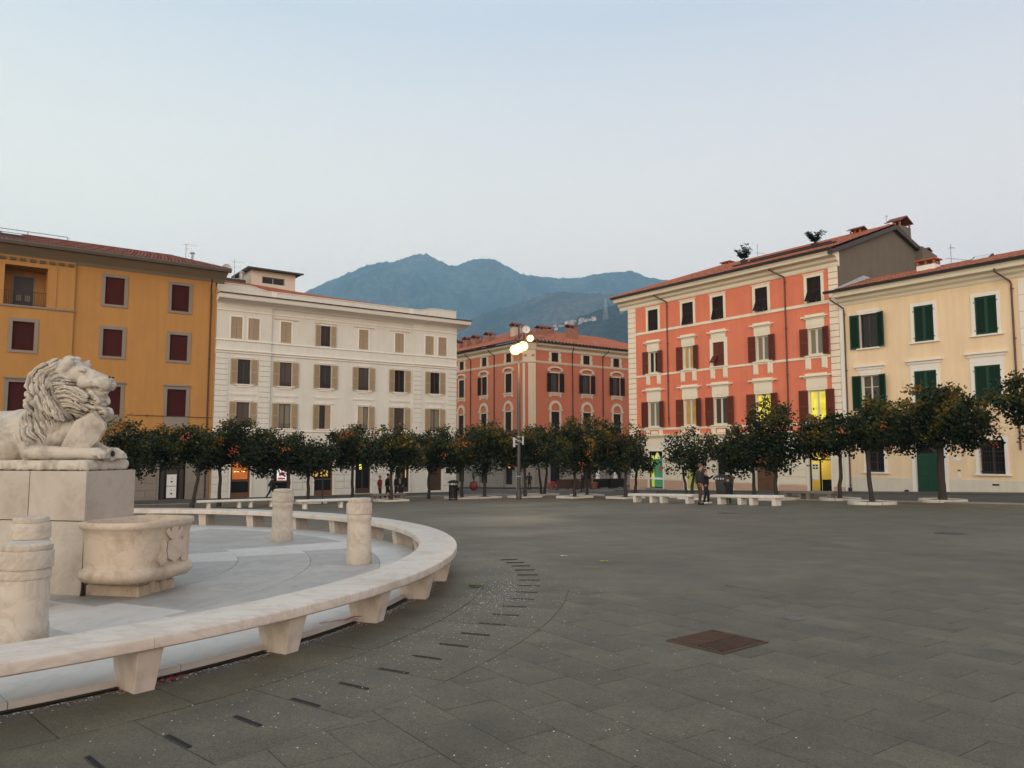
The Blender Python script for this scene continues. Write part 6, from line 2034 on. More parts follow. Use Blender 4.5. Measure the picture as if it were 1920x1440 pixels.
# carved crest with its crown on the front of the tub
def front_x(y, z):
    s_ = .90
    b, a = .66 * s_, .50 * s_
    u_ = min(.999, abs((y - BCY) / b))
    return .465 + a * (1 - u_ ** 3.3) ** (1 / 3.3)
def relief(name, poly, z_off=.0, th=.028, bev=.010):
    cy = BCY + .03
    n = len(poly)
    vs_ = []
    for d_ in (-.02, th):
        for y, z in poly: vs_.append((front_x(cy + y, z) + d_, cy + y, z))
    fs_ = [tuple(range(n)), tuple(range(2 * n - 1, n - 1, -1))] + [(i, (i + 1) % n, n + (i + 1) % n, n + i) for i in range(n)]
    part(name, MB().add(vs_, fs_), MB_BASIN, bas, bevel=bev, smooth=50)
relief('crest_shield', [(-.12, .62), (.0, .65), (.12, .62), (.135, .52), (.11, .43), (.0, .385), (-.11, .43), (-.135, .52)], th=.035)
relief('crest_scroll', [(-.27, .42), (-.24, .37), (-.15, .385), (-.14, .45), (-.165, .52), (-.15, .60), (-.19, .66), (-.22, .60), (-.21, .52), (-.245, .48)])
relief('crest_scroll', [(.27, .42), (.245, .48), (.21, .52), (.22, .60), (.19, .66), (.15, .60), (.165, .52), (.14, .45), (.15, .385), (.24, .37)])
relief('crest_crown', [(-.07, .66), (-.15, .74), (-.13, .78), (-.06, .72), (-.05, .78), (0, .80), (.05, .78), (.06, .72), (.13, .78), (.15, .74), (.07, .66)])
part('drain_weed', MB().tube([(.02, .0, .0), (.03, -.01, .09), (.02, .0, .16)], [.03, .018, .016], 6), GRIME, bas)

# ------------------------------------------------------------------ the lion
lion_loc = (PC[0], PC[1], PZ + 1.47)
lion = empty('lion_statue', lion_loc, PA, 'reclining white marble lion with flowing mane and a shield', 'statue')
cyl = PW / 2
part('rocky_plinth', MB().add([(x + (L0 + L1) / 2, y + cyl, z) for x, y, z in vs], fs), MB_LION, lion, smooth=50)

def Z(zx, zy, b=0.0):                      # sculptor's side drawing -> statue coordinates (x forward, y across, z up)
    z = .125 + (1200 - zy) * .00123
    return ((zx - 1152 - 600 * b) * .00141 - .03 - .04 * z / 1.1, cyl + b, z)
LM = MB()
def cap_chain(pts, rads, n=14):
    """a tapered limb: balls at the joints and tubes between, to be fused later"""
    LM.tube(pts, rads, n)
    for p, r_0 in zip(pts, rads): LM.ball(p, r_0 * 1.0, 14, 9)
def blob(c, r_0, sc=(1, 1, 1)): LM.ball(c, r_0, 18, 12, sc=sc)
# trunk and haunches (x forward)
cap_chain([(-2.75, cyl, .34), (-2.2, cyl, .42), (-1.7, cyl, .43), (-1.25, cyl, .46), (-.95, cyl, .55)], [.27, .31, .33, .31, .27], 20)
blob((-1.55, cyl, .40), .36, (1.3, 1.0, 1.0))
blob((-1.0, cyl, .42), .36, (.95, .92, 1.15))
blob((-2.55, cyl - .22, .36), .30, (1.25, .55, 1.05)); blob((-2.55, cyl + .22, .36), .30, (1.25, .55, 1.05))
cap_chain([(-2.5, cyl - .30, .22), (-2.1, cyl - .34, .20), (-1.75, cyl - .32, .19)], [.13, .10, .07])
cap_chain([(-2.5, cyl + .30, .22), (-2.1, cyl + .34, .20), (-1.75, cyl + .32, .19)], [.13, .10, .07])
# tail curling by the flank
cap_chain([(-3.0, cyl, .25), (-3.05, cyl - .28, .18), (-2.6, cyl - .38, .16), (-1.95, cyl - .385, .165), (-1.6, cyl - .375, .18)], [.05, .045, .04, .04, .07], 10)
# forelegs to the front edge, converging on the spout
for s_ in (-1, 1):
    b_ = .28 * s_
    cap_chain([(-1.0, cyl + .29 * s_, .40), (-.93, cyl + .31 * s_, .22), (-.55, cyl + .27 * s_, .215), (-.25, cyl + .20 * s_, .21), (-.10, cyl + .165 * s_, .205)], [.15, .098, .082, .070, .078], 14)
    blob((-.06, cyl + .155 * s_, .195), .085, (1.15, .85, .72))
    for k in range(4):
        yy = cyl + s_ * (.085 + .047 * k)
        cap_chain([(-.08, yy, .20), (-.005 - .008 * abs(k - 1.5), yy, .185), (.022 - .010 * abs(k - 1.5), yy, .155)], [.030, .029, .021], 8)
# spout between the paws
LM.lathe([(.075, -.10), (.078, .0), (.085, .02), (.085, .055), (.04, .055), (.04, .0)], 20)
o_ = len(LM.v) - 120
LM.v[o_:] = [(-.055 + z, cyl + x, .20 + y) for x, y, z in LM.v[o_:]]
blob((-.12, cyl, .16), .10, (1.2, 1.3, .8))
# head, mane and chest, laid out on the sculptor's side drawing (zx, zy, radius, half width across, offset across)
def SB(zx, zy, r_0, hw=None, b=0.0):
    x, y, z = Z(zx + 600 * b, zy, b)
    r_m = r_0 * .00123
    hw = r_m if hw is None else hw
    LM.ball((x, y, z), 1.0, 20, 14, sc=(r_m * 1.15, hw, r_m))
def SC(pts, n=14):
    P = [Z(p[0] + 600 * (p[3] if len(p) > 3 else 0), p[1], p[3] if len(p) > 3 else 0) for p in pts]
    Rr = [p[2] * .00128 for p in pts]
    LM.tube(P, Rr, n)
    for p, r_0 in zip(P, Rr): LM.ball(p, r_0, 14, 10)
for p in ((250, 850, 185, .29), (110, 890, 180, .31), (380, 850, 180, .29), (470, 960, 170, .31), (560, 1000, 150, .30),
          (640, 310, 138, .225), (545, 370, 130, .25), (520, 480, 128, .285), (545, 600, 135, .30), (580, 730, 145, .30), (600, 860, 140, .275),
          (680, 420, 150, .255), (700, 560, 150, .26), (740, 680, 130, .23), (820, 560, 125, .19), (900, 600, 95, .15), (860, 690, 85, .14),
          (990, 590, 78, .10), (1020, 670, 66, .10), (1030, 520, 55, .085), (1098, 728, 40, .055), (1045, 742, 46, .07), (660, 960, 130, .20), (780, 900, 120, .16),
          (700, 220, 66, .14), (745, 185, 58, .10), (640, 240, 78, .16), (800, 215, 40, .10)):
    SB(*p)
SB(805, 320, 112, .165)
SB(860, 330, 95, .135)
SC([(880, 318, 82), (960, 342, 66), (1050, 364, 53), (1108, 380, 48)])
SB(1118, 378, 46, .062)
for s_ in (-1, 1):
    SB(1100, 432, 68, .07, .048 * s_)
    SB(1045, 415, 56, .070, .050 * s_); SB(985, 405, 60, .075, .06 * s_)
    SB(905, 290, 34, .04, .088 * s_)
    SB(922, 322, 17, .022, .104 * s_)
    SB(920, 400, 72, .075, .075 * s_)
    SB(770, 372, 58, .06, .150 * s_)
    SB(720, 345, 46, .05, .160 * s_)
    SC([(770, 250, 50, .13 * s_), (800, 205, 42, .15 * s_), (815, 168, 20, .155 * s_)], 10)
SC([(940, 480, 56), (1030, 492, 42), (1090, 492, 38)])
SC([(880, 1020, 60, .10), (960, 1060, 50, .08), (1080, 1115, 46, .05)])
for s_ in (-1, 1):                          # thick locks that break the outline
    for p, r_0 in (([(560, 225, .18), (480, 275, .2), (425, 350, .2), (398, 440, .21), (405, 540, .22)], 34), ([(640, 190, .1), (560, 205, .11), (500, 245, .12), (450, 300, .13)], 34),
                   ([(690, 160, .05), (735, 140, .05), (790, 160, .06)], 30), ([(470, 520, .28), (440, 600, .28), (440, 660, .27), (470, 740, .29)], 36),
                   ([(560, 560, .30), (600, 640, .31), (680, 710, .31), (770, 760, .28), (805, 800, .25)], 36), ([(610, 470, .285), (630, 570, .30), (700, 650, .30), (790, 740, .26)], 34),
                   ([(705, 420, .25), (790, 480, .235), (900, 490, .20), (985, 560, .15)], 34), ([(720, 520, .25), (800, 560, .23), (900, 560, .19), (970, 610, .15)], 34),
                   ([(760, 620, .225), (840, 640, .20), (930, 650, .16), (970, 690, .12)], 32), ([(985, 500, .11), (1040, 560, .10), (1075, 620, .08)], 26), ([(960, 650, .12), (1030, 670, .10), (1100, 690, .07), (1128, 730, .05), (1100, 765, .05)], 26)):
        P = [Z(a + 600 * .0, b_, 0) for a, b_, c_ in p]
        P = [(q_[0] + .15 * c_, cyl + s_ * c_, q_[2]) for q_, (a, b_, c_) in zip(P, p)]
        Q = []
        for a_ in range(len(P) - 1):
            for t_ in (0, .5): Q.append(Vector(P[a_]).lerp(Vector(P[a_ + 1]), t_))
        Q.append(Vector(P[-1]))
        Q = [Q[0]] + [(Q[a_ - 1] + Q[a_] * 2 + Q[a_ + 1]) / 4 for a_ in range(1, len(Q) - 1)] + [Q[-1]]
        m_ = len(Q)
        LM.tube([tuple(q_) for q_ in Q], [r_0 * .00123 * (1.0 if a_ < m_ * .7 else 1.25 - a_ / m_ * .75) for a_ in range(m_)], 8)
def fuse(mb, voxel, smooth_it, name, m):
    me = mb.mesh('fuse_src', m)
    o = bpy.data.objects.new('fuse_tmp', me)
    COL.objects.link(o)
    md = o.modifiers.new('r', 'REMESH')
    md.mode = 'VOXEL'
    md.voxel_size = voxel
    if smooth_it:
        ms = o.modifiers.new('s', 'SMOOTH')
        ms.factor = .5
        ms.iterations = smooth_it
    dg = bpy.context.evaluated_depsgraph_get()
    me2 = bpy.data.meshes.new_from_object(o.evaluated_get(dg))
    me2.name = name
    bpy.data.objects.remove(o)
    me2.materials.clear()
    me2.materials.append(m)
    me2.polygons.foreach_set('use_smooth', [True] * len(me2.polygons))
    return me2
def smooth01(a, b, x):
    t_ = max(0.0, min(1.0, (x - a) / (b - a)))
    return t_ * t_ * (3 - 2 * t_)
def carve(me):
    """cut the flowing locks of the mane into the fused body"""
    nrm = [v.normal.copy() for v in me.vertices]
    for v, nn in zip(me.vertices, nrm):
        x, y, z = v.co
        zx, zy = (x + .03 + .04 * z / 1.1) / .00141 + 1152, 1200 - (z - .125) / .00123
        sgn = 1 if y > cyl else -1
        bb = abs(y - cyl)
        face = smooth01(-30, 40, (zx - 705) * .80 - (zy - 300) * .9 + 0) if zx > 690 else 0.0
        mask = (1 - face) * smooth01(335, 430, zx + max(0, 600 - zy) * .2) * (1 - smooth01(980, 1085, zy)) * (1 - smooth01(1060, 1150, zx))
        body = smooth01(620, 900, zy) * smooth01(640, 380, zx)
        mask *= 1 - .6 * body
        if zx > 640 and zy > 800: mask *= 1 - smooth01(640, 720, zx + (zy - 800) * .4)
        if mask < .01:
            d_ = .0025 * mnoise.noise(Vector((x * 14, y * 14, z * 14)))
            if zx > 850 and zy < 560:           # eye hollow, mouth line, nostril and muzzle creases
                d_ -= .030 * math.exp(-((zx - 916) / 30) ** 2 - ((zy - 305) / 13) ** 2)
                for ax_, ay_, bx_, by_, w_, dp_ in ((985, 476, 1060, 470, 9, .022), (1060, 470, 1120, 492, 9, .022), (1108, 330, 1165, 352, 9, .020), (960, 330, 1010, 420, 14, .008), (1010, 420, 1000, 470, 14, .010), (880, 275, 965, 305, 10, -.010)):
                    l2 = (bx_ - ax_) ** 2 + (by_ - ay_) ** 2
                    t_ = max(0, min(1, ((zx - ax_) * (bx_ - ax_) + (zy - ay_) * (by_ - ay_)) / l2))
                    dd_ = math.hypot(zx - ax_ - t_ * (bx_ - ax_), zy - ay_ - t_ * (by_ - ay_))
                    d_ -= dp_ * math.exp(-(dd_ / w_) ** 2)
            v.co += nn * d_
            continue
        wob = 34 * mnoise.noise(Vector((zx / 120, zy / 120, sgn * 3.0 + bb * 3))) + 14 * mnoise.noise(Vector((zx / 45, zy / 45, sgn * 5.0)))
        zyw, zxw = zy + wob * .6, zx + wob
        if zyw < 450: cA = math.hypot(zxw - 760, zyw - 430)
        else: cA = (760 - zxw) + .45 * (zyw - 450)
        cA += bb * 160
        cB = zyw - .30 * zxw + 26 * math.sin(zx / 60.0)
        edge = zx - (690 + .42 * (zy - 430))
        isB = edge > 0 and zy > 400
        c_ = cB if isB else cA
        per = 44.0 if isB else 50.0
        ph = c_ / per
        k_ = abs(math.sin(math.pi * ph))
        groove = (1 - k_) ** 3.2
        k2 = abs(math.sin(math.pi * (ph * 2.3 + .3 + .35 * mnoise.noise(Vector((zx / 70, zy / 70, 2.0))))))
        fine_ = (1 - k2) ** 2
        brk = .5 + .5 * mnoise.noise(Vector((zx / 60 + 7, zy / 60, math.floor(ph) * 2.7 + sgn)))
        d_ = -.078 * groove + .024 * (brk - .5) - .030 * fine_ ** 1.5 + .020
        if zy > 400 and abs(edge) < 26: d_ -= .036 * (1 - abs(edge) / 26)
        v.co += nn * (d_ * mask)
    me.update()
    return me
link('body', carve(fuse(LM, .0068, 2, 'lion_body', MB_LION)), lion)
# shield leaning on the chest
spoly = [Z(960, 712, -.22), Z(1075, 830, -.12), Z(1080, 870, -.10), Z(1010, 1000, -.10), Z(930, 1075, -.17), Z(800, 1090, -.22), Z(655, 1065, -.27), Z(720, 940, -.27), Z(790, 815, -.25)]
cs = Vector((0, 0, 0))
for p in spoly: cs += Vector(p)
cs /= len(spoly)
n_ = Vector((.22, -1, .12)).normalized()
vs_ = [tuple(Vector(p) - n_ * 0) for p in spoly] + [tuple(Vector(p) - n_ * .06) for p in spoly]
n = len(spoly)
vs_.append(tuple(cs + n_ * .035))
fs_ = [(i, (i + 1) % n, 2 * n) for i in range(n)] + [tuple(range(2 * n - 1, n - 1, -1))] + [(i, (i + 1) % n, n + (i + 1) % n, n + i) for i in range(n)]
part('shield', MB().add(vs_, fs_), MB_LION, lion, bevel=.012, smooth=40)
DKS = mat('nostril_shadow', (.02, .018, .016), .9)
for s_ in (-1, 1):
    part('nostril', MB().ball((Z(1150, 352)[0], cyl + .030 * s_, Z(1150, 352)[2]), .019, 8, 6, sc=(.8, 1, .6)), DKS, lion)
part('spout_hole', MB().ball((.0, cyl, .20), .036, 12, 8, sc=(.25, 1, 1)), DKS, lion)
# ------------------------------------------------------------------ orange trees
def leaf_mat():
    m = bpy.data.materials.new('citrus_leaf')
    m.use_nodes = True
    nt = m.node_tree
    N, L = nt.nodes, nt.links
    b = N['Principled BSDF']
    at_ = N.new('ShaderNodeAttribute'); at_.attribute_name = 'tint'
    r = N.new('ShaderNodeValToRGB')
    e = r.color_ramp.elements
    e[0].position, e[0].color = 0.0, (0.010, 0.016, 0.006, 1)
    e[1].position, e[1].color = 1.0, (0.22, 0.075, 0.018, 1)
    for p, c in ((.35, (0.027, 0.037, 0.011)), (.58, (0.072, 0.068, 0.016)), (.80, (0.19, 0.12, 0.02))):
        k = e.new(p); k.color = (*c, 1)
    L.new(at_.outputs['Fac'], r.inputs[0])
    L.new(r.outputs[0], b.inputs['Base Color'])
    b.inputs['Roughness'].default_value = 0.5
    b.inputs['Specular IOR Level'].default_value = 0.14
    return m
LEAF = leaf_mat()
BARK = mat('citrus_bark', (0.040, 0.032, 0.026), .9, .2, 3, 18, .6, 30)
FRUIT = mat('ripe_orange', (0.44, 0.12, 0.022), .5, .12, 9, 30, .1, 80)
FRUITR = mat('red_orange', (0.46, 0.065, 0.032), .5, .12, 9, 30, .1, 80)
SOIL = mat('planter_soil', (0.030, 0.022, 0.015), .95, .3, 4, 25, .6, 40)
ICO = bmesh.new()
bmesh.ops.create_icosphere(ICO, subdivisions=1, radius=1)
ICOV = np.array([v.co[:] for v in ICO.verts]); ICOF = [[v.index for v in f.verts] for f in ICO.faces]
ICO.free()

def quads_mesh(name, V4, m, tint):
    n = len(V4)
    me = bpy.data.meshes.new(name)
    me.vertices.add(n * 4)
    me.vertices.foreach_set('co', V4.reshape(-1).astype(np.float32))
    me.loops.add(n * 4)
    me.loops.foreach_set('vertex_index', np.arange(n * 4, dtype=np.int32))
    me.polygons.add(n)
    me.polygons.foreach_set('loop_start', np.arange(n, dtype=np.int32) * 4)
    me.polygons.foreach_set('loop_total', np.full(n, 4, dtype=np.int32))
    me.materials.append(m)
    me.update(calc_edges=True)
    a = me.attributes.new('tint', 'FLOAT', 'FACE')
    a.data.foreach_set('value', tint.astype(np.float32))
    return me

def orange_tree(x, y, rx, zb, zt, label, seed, n_leaf=5200, fruit=70, warm=0.25, trunk_h=None, ox=0.0, lean=0.0, sparse=0.0, ry=None, fork=False, tr=.11, yellow=(0, 0), redf=False, scatter=1.0):
    """x, y foot; crown half width rx, from zb to zt above the foot; ox = sideways offset of the crown"""
    g = np.random.default_rng(seed)
    rr = random.Random(seed)
    t = empty('orange_tree', (x, y, G(x, y)), 0, label, 'tree', 'orange trees round the square')
    ry = rx if ry is None else ry
    cz, hz = (zb + zt) / 2, (zt - zb) / 2
    # lobes that make an uneven crown
    nl = 15
    lobes = []
    for k in range(nl):
        a = rr.uniform(0, 6.28)
        d_ = .84 * math.sqrt((k + .5) / nl) * rr.uniform(.78, 1.12)
        a = k * 2.4 + rr.uniform(-.4, .4)
        zz = rr.uniform(-.66, .58) * (1 - .30 * d_)
        s_ = rr.uniform(.27, .54)
        lobes.append((ox + math.cos(a) * d_ * rx, math.sin(a) * d_ * ry, cz + zz * hz, s_ * rx * (1.0 - .2 * sparse), s_ * ry, rr.uniform(.44, .62) * hz, rr.random()))
    lobes.append((ox, 0, cz, rx * .62, ry * .62, hz * .62, .3))
    lobes.append((ox + rr.uniform(-.5, .5) * rx, 0, zt - hz * .32, rx * .34, ry * .34, hz * .34, rr.random()))
    for k in range(5):                     # sprays that stand out of the outline
        a = rr.uniform(0, 6.28)
        e_ = rr.uniform(.1, 1.3)
        lobes.append((ox + math.cos(a) * math.cos(e_) * rx * .98, math.sin(a) * math.cos(e_) * ry * .98, cz + math.sin(e_) * hz * 1.0, rx * .15, ry * .15, hz * rr.uniform(.16, .24), rr.random()))
    P, T = [], []
    w = np.array([l[3] * l[4] * l[5] for l in lobes]) ** .67
    w /= w.sum()
    for l, wi in zip(lobes, w):
        n = int(n_leaf * wi)
        d_ = g.normal(size=(n, 3)); d_ /= np.linalg.norm(d_, axis=1)[:, None]
        r_ = (g.random(n) ** .42)
        r_ = r_ * (1 + .10 * g.normal(size=n) * scatter)
        p = d_ * r_[:, None] * np.array([l[3], l[4], l[5]]) + np.array([l[0], l[1], l[2]])
        p[:, 2] = np.where(p[:, 2] < zb, zb + (zb - p[:, 2]) * .25, p[:, 2])
        P.append(p)
        T.append(np.full(n, (l[6] - .5) * .20))
    P = np.concatenate(P); T = np.concatenate(T)
    n = len(P)
    # twig clusters: leaves gather in small sprays with gaps between
    kc = max(60, n // 16)
    cent = P[g.choice(n, kc, replace=False)]
    idx = g.integers(0, kc, n)
    mixk = g.random(n) < .74
    P = np.where(mixk[:, None], cent[idx] + g.normal(size=(n, 3)) * .13, P)
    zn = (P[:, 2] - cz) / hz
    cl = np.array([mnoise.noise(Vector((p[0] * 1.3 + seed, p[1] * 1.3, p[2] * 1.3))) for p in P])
    tint = .20 + T + .24 * zn + .34 * cl * (1 + warm) + warm * .42 * np.clip(cl * 2.2 + .35 * zn, -.4, 1.2) + .05 * g.normal(size=n)  # tint rises with height: lit tops put into leaf colour, besides random autumn tints
    if yellow[1] > 0:                       # a branch turned yellow
        d2 = ((P[:, 0] - ox - yellow[0] * rx) / (rx * .38)) ** 2 + ((P[:, 2] - cz) / (hz * .45)) ** 2
        tint = np.where(d2 < 1, tint + yellow[1] * (1 - d2 * .5), tint)
    tint = np.clip(tint, 0, 1)
    ax = g.normal(size=(n, 3)); ax[:, 2] = ax[:, 2] * .8 - .15
    ax /= np.linalg.norm(ax, axis=1)[:, None]
    nb = g.normal(size=(n, 3)); nb[:, 2] += .5
    nb -= (nb * ax).sum(1)[:, None] * ax
    nb /= np.linalg.norm(nb, axis=1)[:, None]
    side = np.cross(ax, nb)
    L_ = g.uniform(.11, .20, n)[:, None]; W_ = L_ * g.uniform(.28, .38, n)[:, None]
    V4 = np.stack([P - ax * L_ * .5, P + side * W_ + nb * .008, P + ax * L_ * .5, P - side * W_ + nb * .008], axis=1)
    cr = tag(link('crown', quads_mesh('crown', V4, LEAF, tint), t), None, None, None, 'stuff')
    # trunk and limbs
    th = trunk_h or (zb + hz * .25)
    mb = MB()
    def limb(p0, p1, r0, r1, n_=6, wob=.06):
        p0, p1 = Vector(p0), Vector(p1)
        pts, rad = [], []
        for i in range(n_ + 1):
            s_ = i / n_
            p = p0.lerp(p1, s_)
            if 0 < i: p += Vector((rr.uniform(-wob, wob), rr.uniform(-wob, wob), 0)) * (s_ * (1.2 - s_) * 2)
            pts.append(p); rad.append(r0 + (r1 - r0) * s_)
        mb.tube(pts, rad, 8)
        return pts
    bx = lean
    foot_r = tr * 1.45
    if fork:
        limb((-.12, 0, -.08), (-.38 + bx, .05, th + .2), tr * .9, tr * .5)
        main = limb((.08, 0, -.08), (.30 + bx, 0, th), tr, tr * .6)
    else:
        main = limb((0, 0, -.08), (bx, 0, th), tr * 1.0, tr * .72)
        mb.tube([(0, 0, -.1), (0, 0, .05), (0, 0, .28)], [foot_r, tr * 1.22, tr * .99], 9)
    top = main[-1]
    tw = MB()
    for k in range(7):
        l = lobes[k]
        e_ = Vector((l[0], l[1], l[2] + l[5] * .3))
        pts = limb(top + Vector((0, 0, -.12)), top.lerp(e_, .9), tr * .5, .02, 5, .10)
        for q_ in range(4):
            p = pts[rr.randint(2, 5)]
            d_ = Vector((rr.uniform(-1, 1), rr.uniform(-1, 1), rr.uniform(-.1, 1))).normalized() * rr.uniform(.35, .8)
            tw.tube([p, p + d_ * .5 + Vector((0, 0, .04)), p + d_], [.018, .012, .006], 4)
    part('trunk', mb, BARK, t, smooth=60)
    part('twigs', tw, BARK, t, kind='stuff')
    # fruit, in bunches near the outside
    if fruit:
        fruit = int(fruit * .7)
        nb_ = max(3, fruit // 11)
        vs, fs = [], []
        cnt = 0
        bunch = []
        for k in range(nb_):
            l = lobes[rr.randrange(nl)]
            a, e_ = rr.uniform(3.3, 6.1), rr.uniform(-.6, .75)
            bunch.append((l[0] + math.cos(a) * math.cos(e_) * l[3] * .97, l[1] + math.sin(a) * math.cos(e_) * l[4] * .97, max(zb, l[2] + math.sin(e_) * l[5] * .97)))
        for k in range(fruit):
            c = bunch[rr.randrange(nb_)]
            s_ = .17
            p = (c[0] + rr.gauss(0, s_), c[1] + rr.gauss(0, s_ * .6) - .05, c[2] + rr.gauss(0, s_ * .8))
            r0 = rr.uniform(.030, .042)
            o = len(vs)
            vs += [tuple(v * r0 + np.array(p)) for v in ICOV]
            fs += [tuple(i + o for i in f) for f in ICOF]
        part('oranges', MB().add(vs, fs), FRUITR if redf else FRUIT, t, smooth=180, kind='stuff')
    return t

def bare_twigs(t, base, seed, n=14, reach=(1.0, .2, .3)):
    rr = random.Random(seed)
    mb = MB()
    for k in range(n):
        d_ = Vector((reach[0] * rr.uniform(.4, 1), rr.uniform(-.3, .3), reach[2] * rr.uniform(-.8, 1.2)))
        p0 = Vector(base) + Vector((rr.uniform(-.1, .1), 0, rr.uniform(-.3, .3)))
        p1 = p0 + d_ * .5 + Vector((0, 0, rr.uniform(-.1, .1)))
        p2 = p0 + d_
        mb.tube([p0, p1, p2], [.018, .011, .004], 4)
        mb.tube([p1, p1 + Vector((d_.x * .35, rr.uniform(-.1, .1), rr.uniform(-.2, .3)))], [.009, .003], 4)
    part('bare_twigs', mb, BARK, t, kind='stuff')

def planter(x, y, kind, label, r=.92, rz=0.0, h=.13):
    z = G(x, y)
    t = empty('tree_planter', (x, y, z), rz, label, 'planter', 'white kerbs round the orange trees')
    if kind == 'round':
        n = 10
        for k in range(n):
            a0, a1 = 2 * math.pi * k / n + .012, 2 * math.pi * (k + 1) / n - .012
            m_ = 4
            ps = [(r * math.cos(a0 + (a1 - a0) * i / m_), r * math.sin(a0 + (a1 - a0) * i / m_)) for i in range(m_ + 1)] + [((r - .2) * math.cos(a1 + (a0 - a1) * i / m_), (r - .2) * math.sin(a1 + (a0 - a1) * i / m_)) for i in range(m_ + 1)]
            part('kerb_stone', MB().prism(ps, -.06, h), WKERB, t, bevel=.012, seg=1)
        part('soil', MB().lathe([(r - .19, -.05), (r - .19, h - .05)], 20), SOIL, t)
    else:
        w = .16
        for k in range(4):
            for s_ in (0, 1):
                L_ = r - .006
                me = cached(('kerbq', q(r), q(h)), lambda: MB().box(.004, r - .008, -w / 2, w / 2, -.08, h).mesh('kerb_stone', WKERB, bevel=.012, seg=1))
                o = link('kerb_stone', me, t, mat4=Matrix.Rotation(math.pi / 2 * k, 4, 'Z') @ Matrix.Translation(Vector((-r + s_ * r, -r + w / 2, 0))))
        part('soil', MB().box(-r + .15, r - .15, -r + .15, r - .15, -.05, h - .06), SOIL, t)
    return t
WKERB = mat('white_kerb', (.55, .52, .47), .75, .12, 2, 14, .3, 40, rnd=.08)

def on_row(px, O, d, o):                   # where the sight line of a pixel column crosses the line at distance o before a front
    n = (d[1], -d[0])
    k = at(px, 1.0)
    bx, by = O[0] + n[0] * o, O[1] + n[1] * o
    s_ = (k * by - bx) / (d[0] - k * d[1])
    return bx + d[0] * s_, by + d[1] * s_
def hgt(py, x, y):                          # height above the foot at which a pixel row lies
    return CAM_H + (849 - py) / F_PX * y - G(x, y)
# foot (px), row; crown left, right, top, bottom in the photograph
TREES = [
    # px, where, l, r, top, bot, label, options
    (240, ('W', 14.5), 190, 330, 786, 893, 'orange tree behind the lion, at the left end of the row', dict(fruit=110, warm=.5, ox=.2)),
    (368, ('W', 16.5), 322, 425, 796, 884, 'orange tree with a leaning trunk left of the amber shop window', dict(fruit=90, warm=.35, lean=.35, redf=True)),
    (418, ('W', 15.5), 396, 500, 791, 882, 'orange tree standing before the amber shop window of the white building', dict(fruit=90, warm=.3, redf=True)),
    (546, ('W', 16.0), 466, 566, 806, 893, 'orange tree hidden at its foot by the grey stone bollard', dict(fruit=50, warm=.1)),
    (583, ('W', 15.5), 522, 632, 812, 895, 'orange tree with a straight thin trunk behind the second far bench', dict(fruit=36, warm=.0, redf=True)),
    (664, ('W', 14.0), 616, 716, 797, 884, 'orange tree behind the pale stone bollard, its bare trunk against a white pier', dict(fruit=90, warm=.35, redf=True)),
    (736, ('W', 16.5), 688, 792, 801, 890, 'orange tree beside the small bench with the group of people', dict(fruit=70, warm=.45)),
    (806, ('W', 13.5), 756, 850, 806, 893, 'orange tree in front of the dark doorway at the right end of the white building', dict(fruit=60, warm=.3)),
    (867, ('W', 16.3), 816, 905, 797, 887, 'orange tree just right of the black litter bin', dict(fruit=80, warm=.3)),
    (909, ('W', 16.6), 862, 950, 791, 889, 'orange tree beside the red pot, with a round crown', dict(fruit=70, warm=.2)),
    (984, ('P', 50.5), 932, 1024, 806, 880, 'orange tree right behind the street lamp post', dict(fruit=60, warm=.3, ox=-.1)),
    (1018, ('P', 56.0), 975, 1062, 796, 876, 'orange tree with a forked trunk right of the street lamp', dict(fruit=70, warm=.25, fork=True)),
    (1076, ('P', 48.0), 1038, 1122, 787, 893, 'tall broad orange tree in the middle before the corner building', dict(fruit=60, warm=.35, n=1.2)),
    (1099, ('P', 52.0), 1064, 1148, 782, 884, 'orange tree just behind the tall broad one', dict(fruit=40, warm=.2)),
    (1170, ('P', 45.5), 1106, 1196, 791, 888, 'orange tree with browned leaves left of the coral building', dict(fruit=45, warm=.75)),
    (1188, ('P', 55.0), 1150, 1221, 818, 893, 'small dark orange tree at the left corner of the coral building', dict(fruit=30, warm=.0, lean=.12, n=.8)),
    (1289, ('C', 12.0), 1248, 1344, 803, 893, 'ragged sparse orange tree with bare limbs beside the standing couple', dict(fruit=40, warm=.3, sparse=.55, n=.52, fork=True)),
    (1408, ('C', 12.2), 1342, 1440, 804, 893, 'wide low orange tree with a thin trunk behind the second bench', dict(fruit=70, warm=.1)),
    (1449, ('C', 13.0), 1398, 1492, 752, 886, 'tall orange tree with a pale trunk left of the lit office', dict(fruit=70, warm=.15, n=1.15)),
    (1567, ('C', 11.8), 1492, 1592, 784, 860, 'orange tree with a yellowed branch beside the lit office', dict(fruit=60, warm=.25, lean=.1, yellow=(-.5, .62))),
    (1626, ('C', 15.2), 1566, 1682, 746, 852, 'orange tree in the nearest white ring kerb, left of the green door', dict(fruit=90, warm=.15, lean=-.12)),
    (1757, ('C', 11.7), 1668, 1838, 724, 850, 'largest orange tree, heavy with fruit, in front of the green door', dict(fruit=230, warm=.4, n=1.5, tr=.17)),
    (1958, ('C', 12.2), 1882, 2030, 700, 826, 'orange tree cut off by the right edge of the photo', dict(fruit=60, warm=.2)),
]
tree_at = []
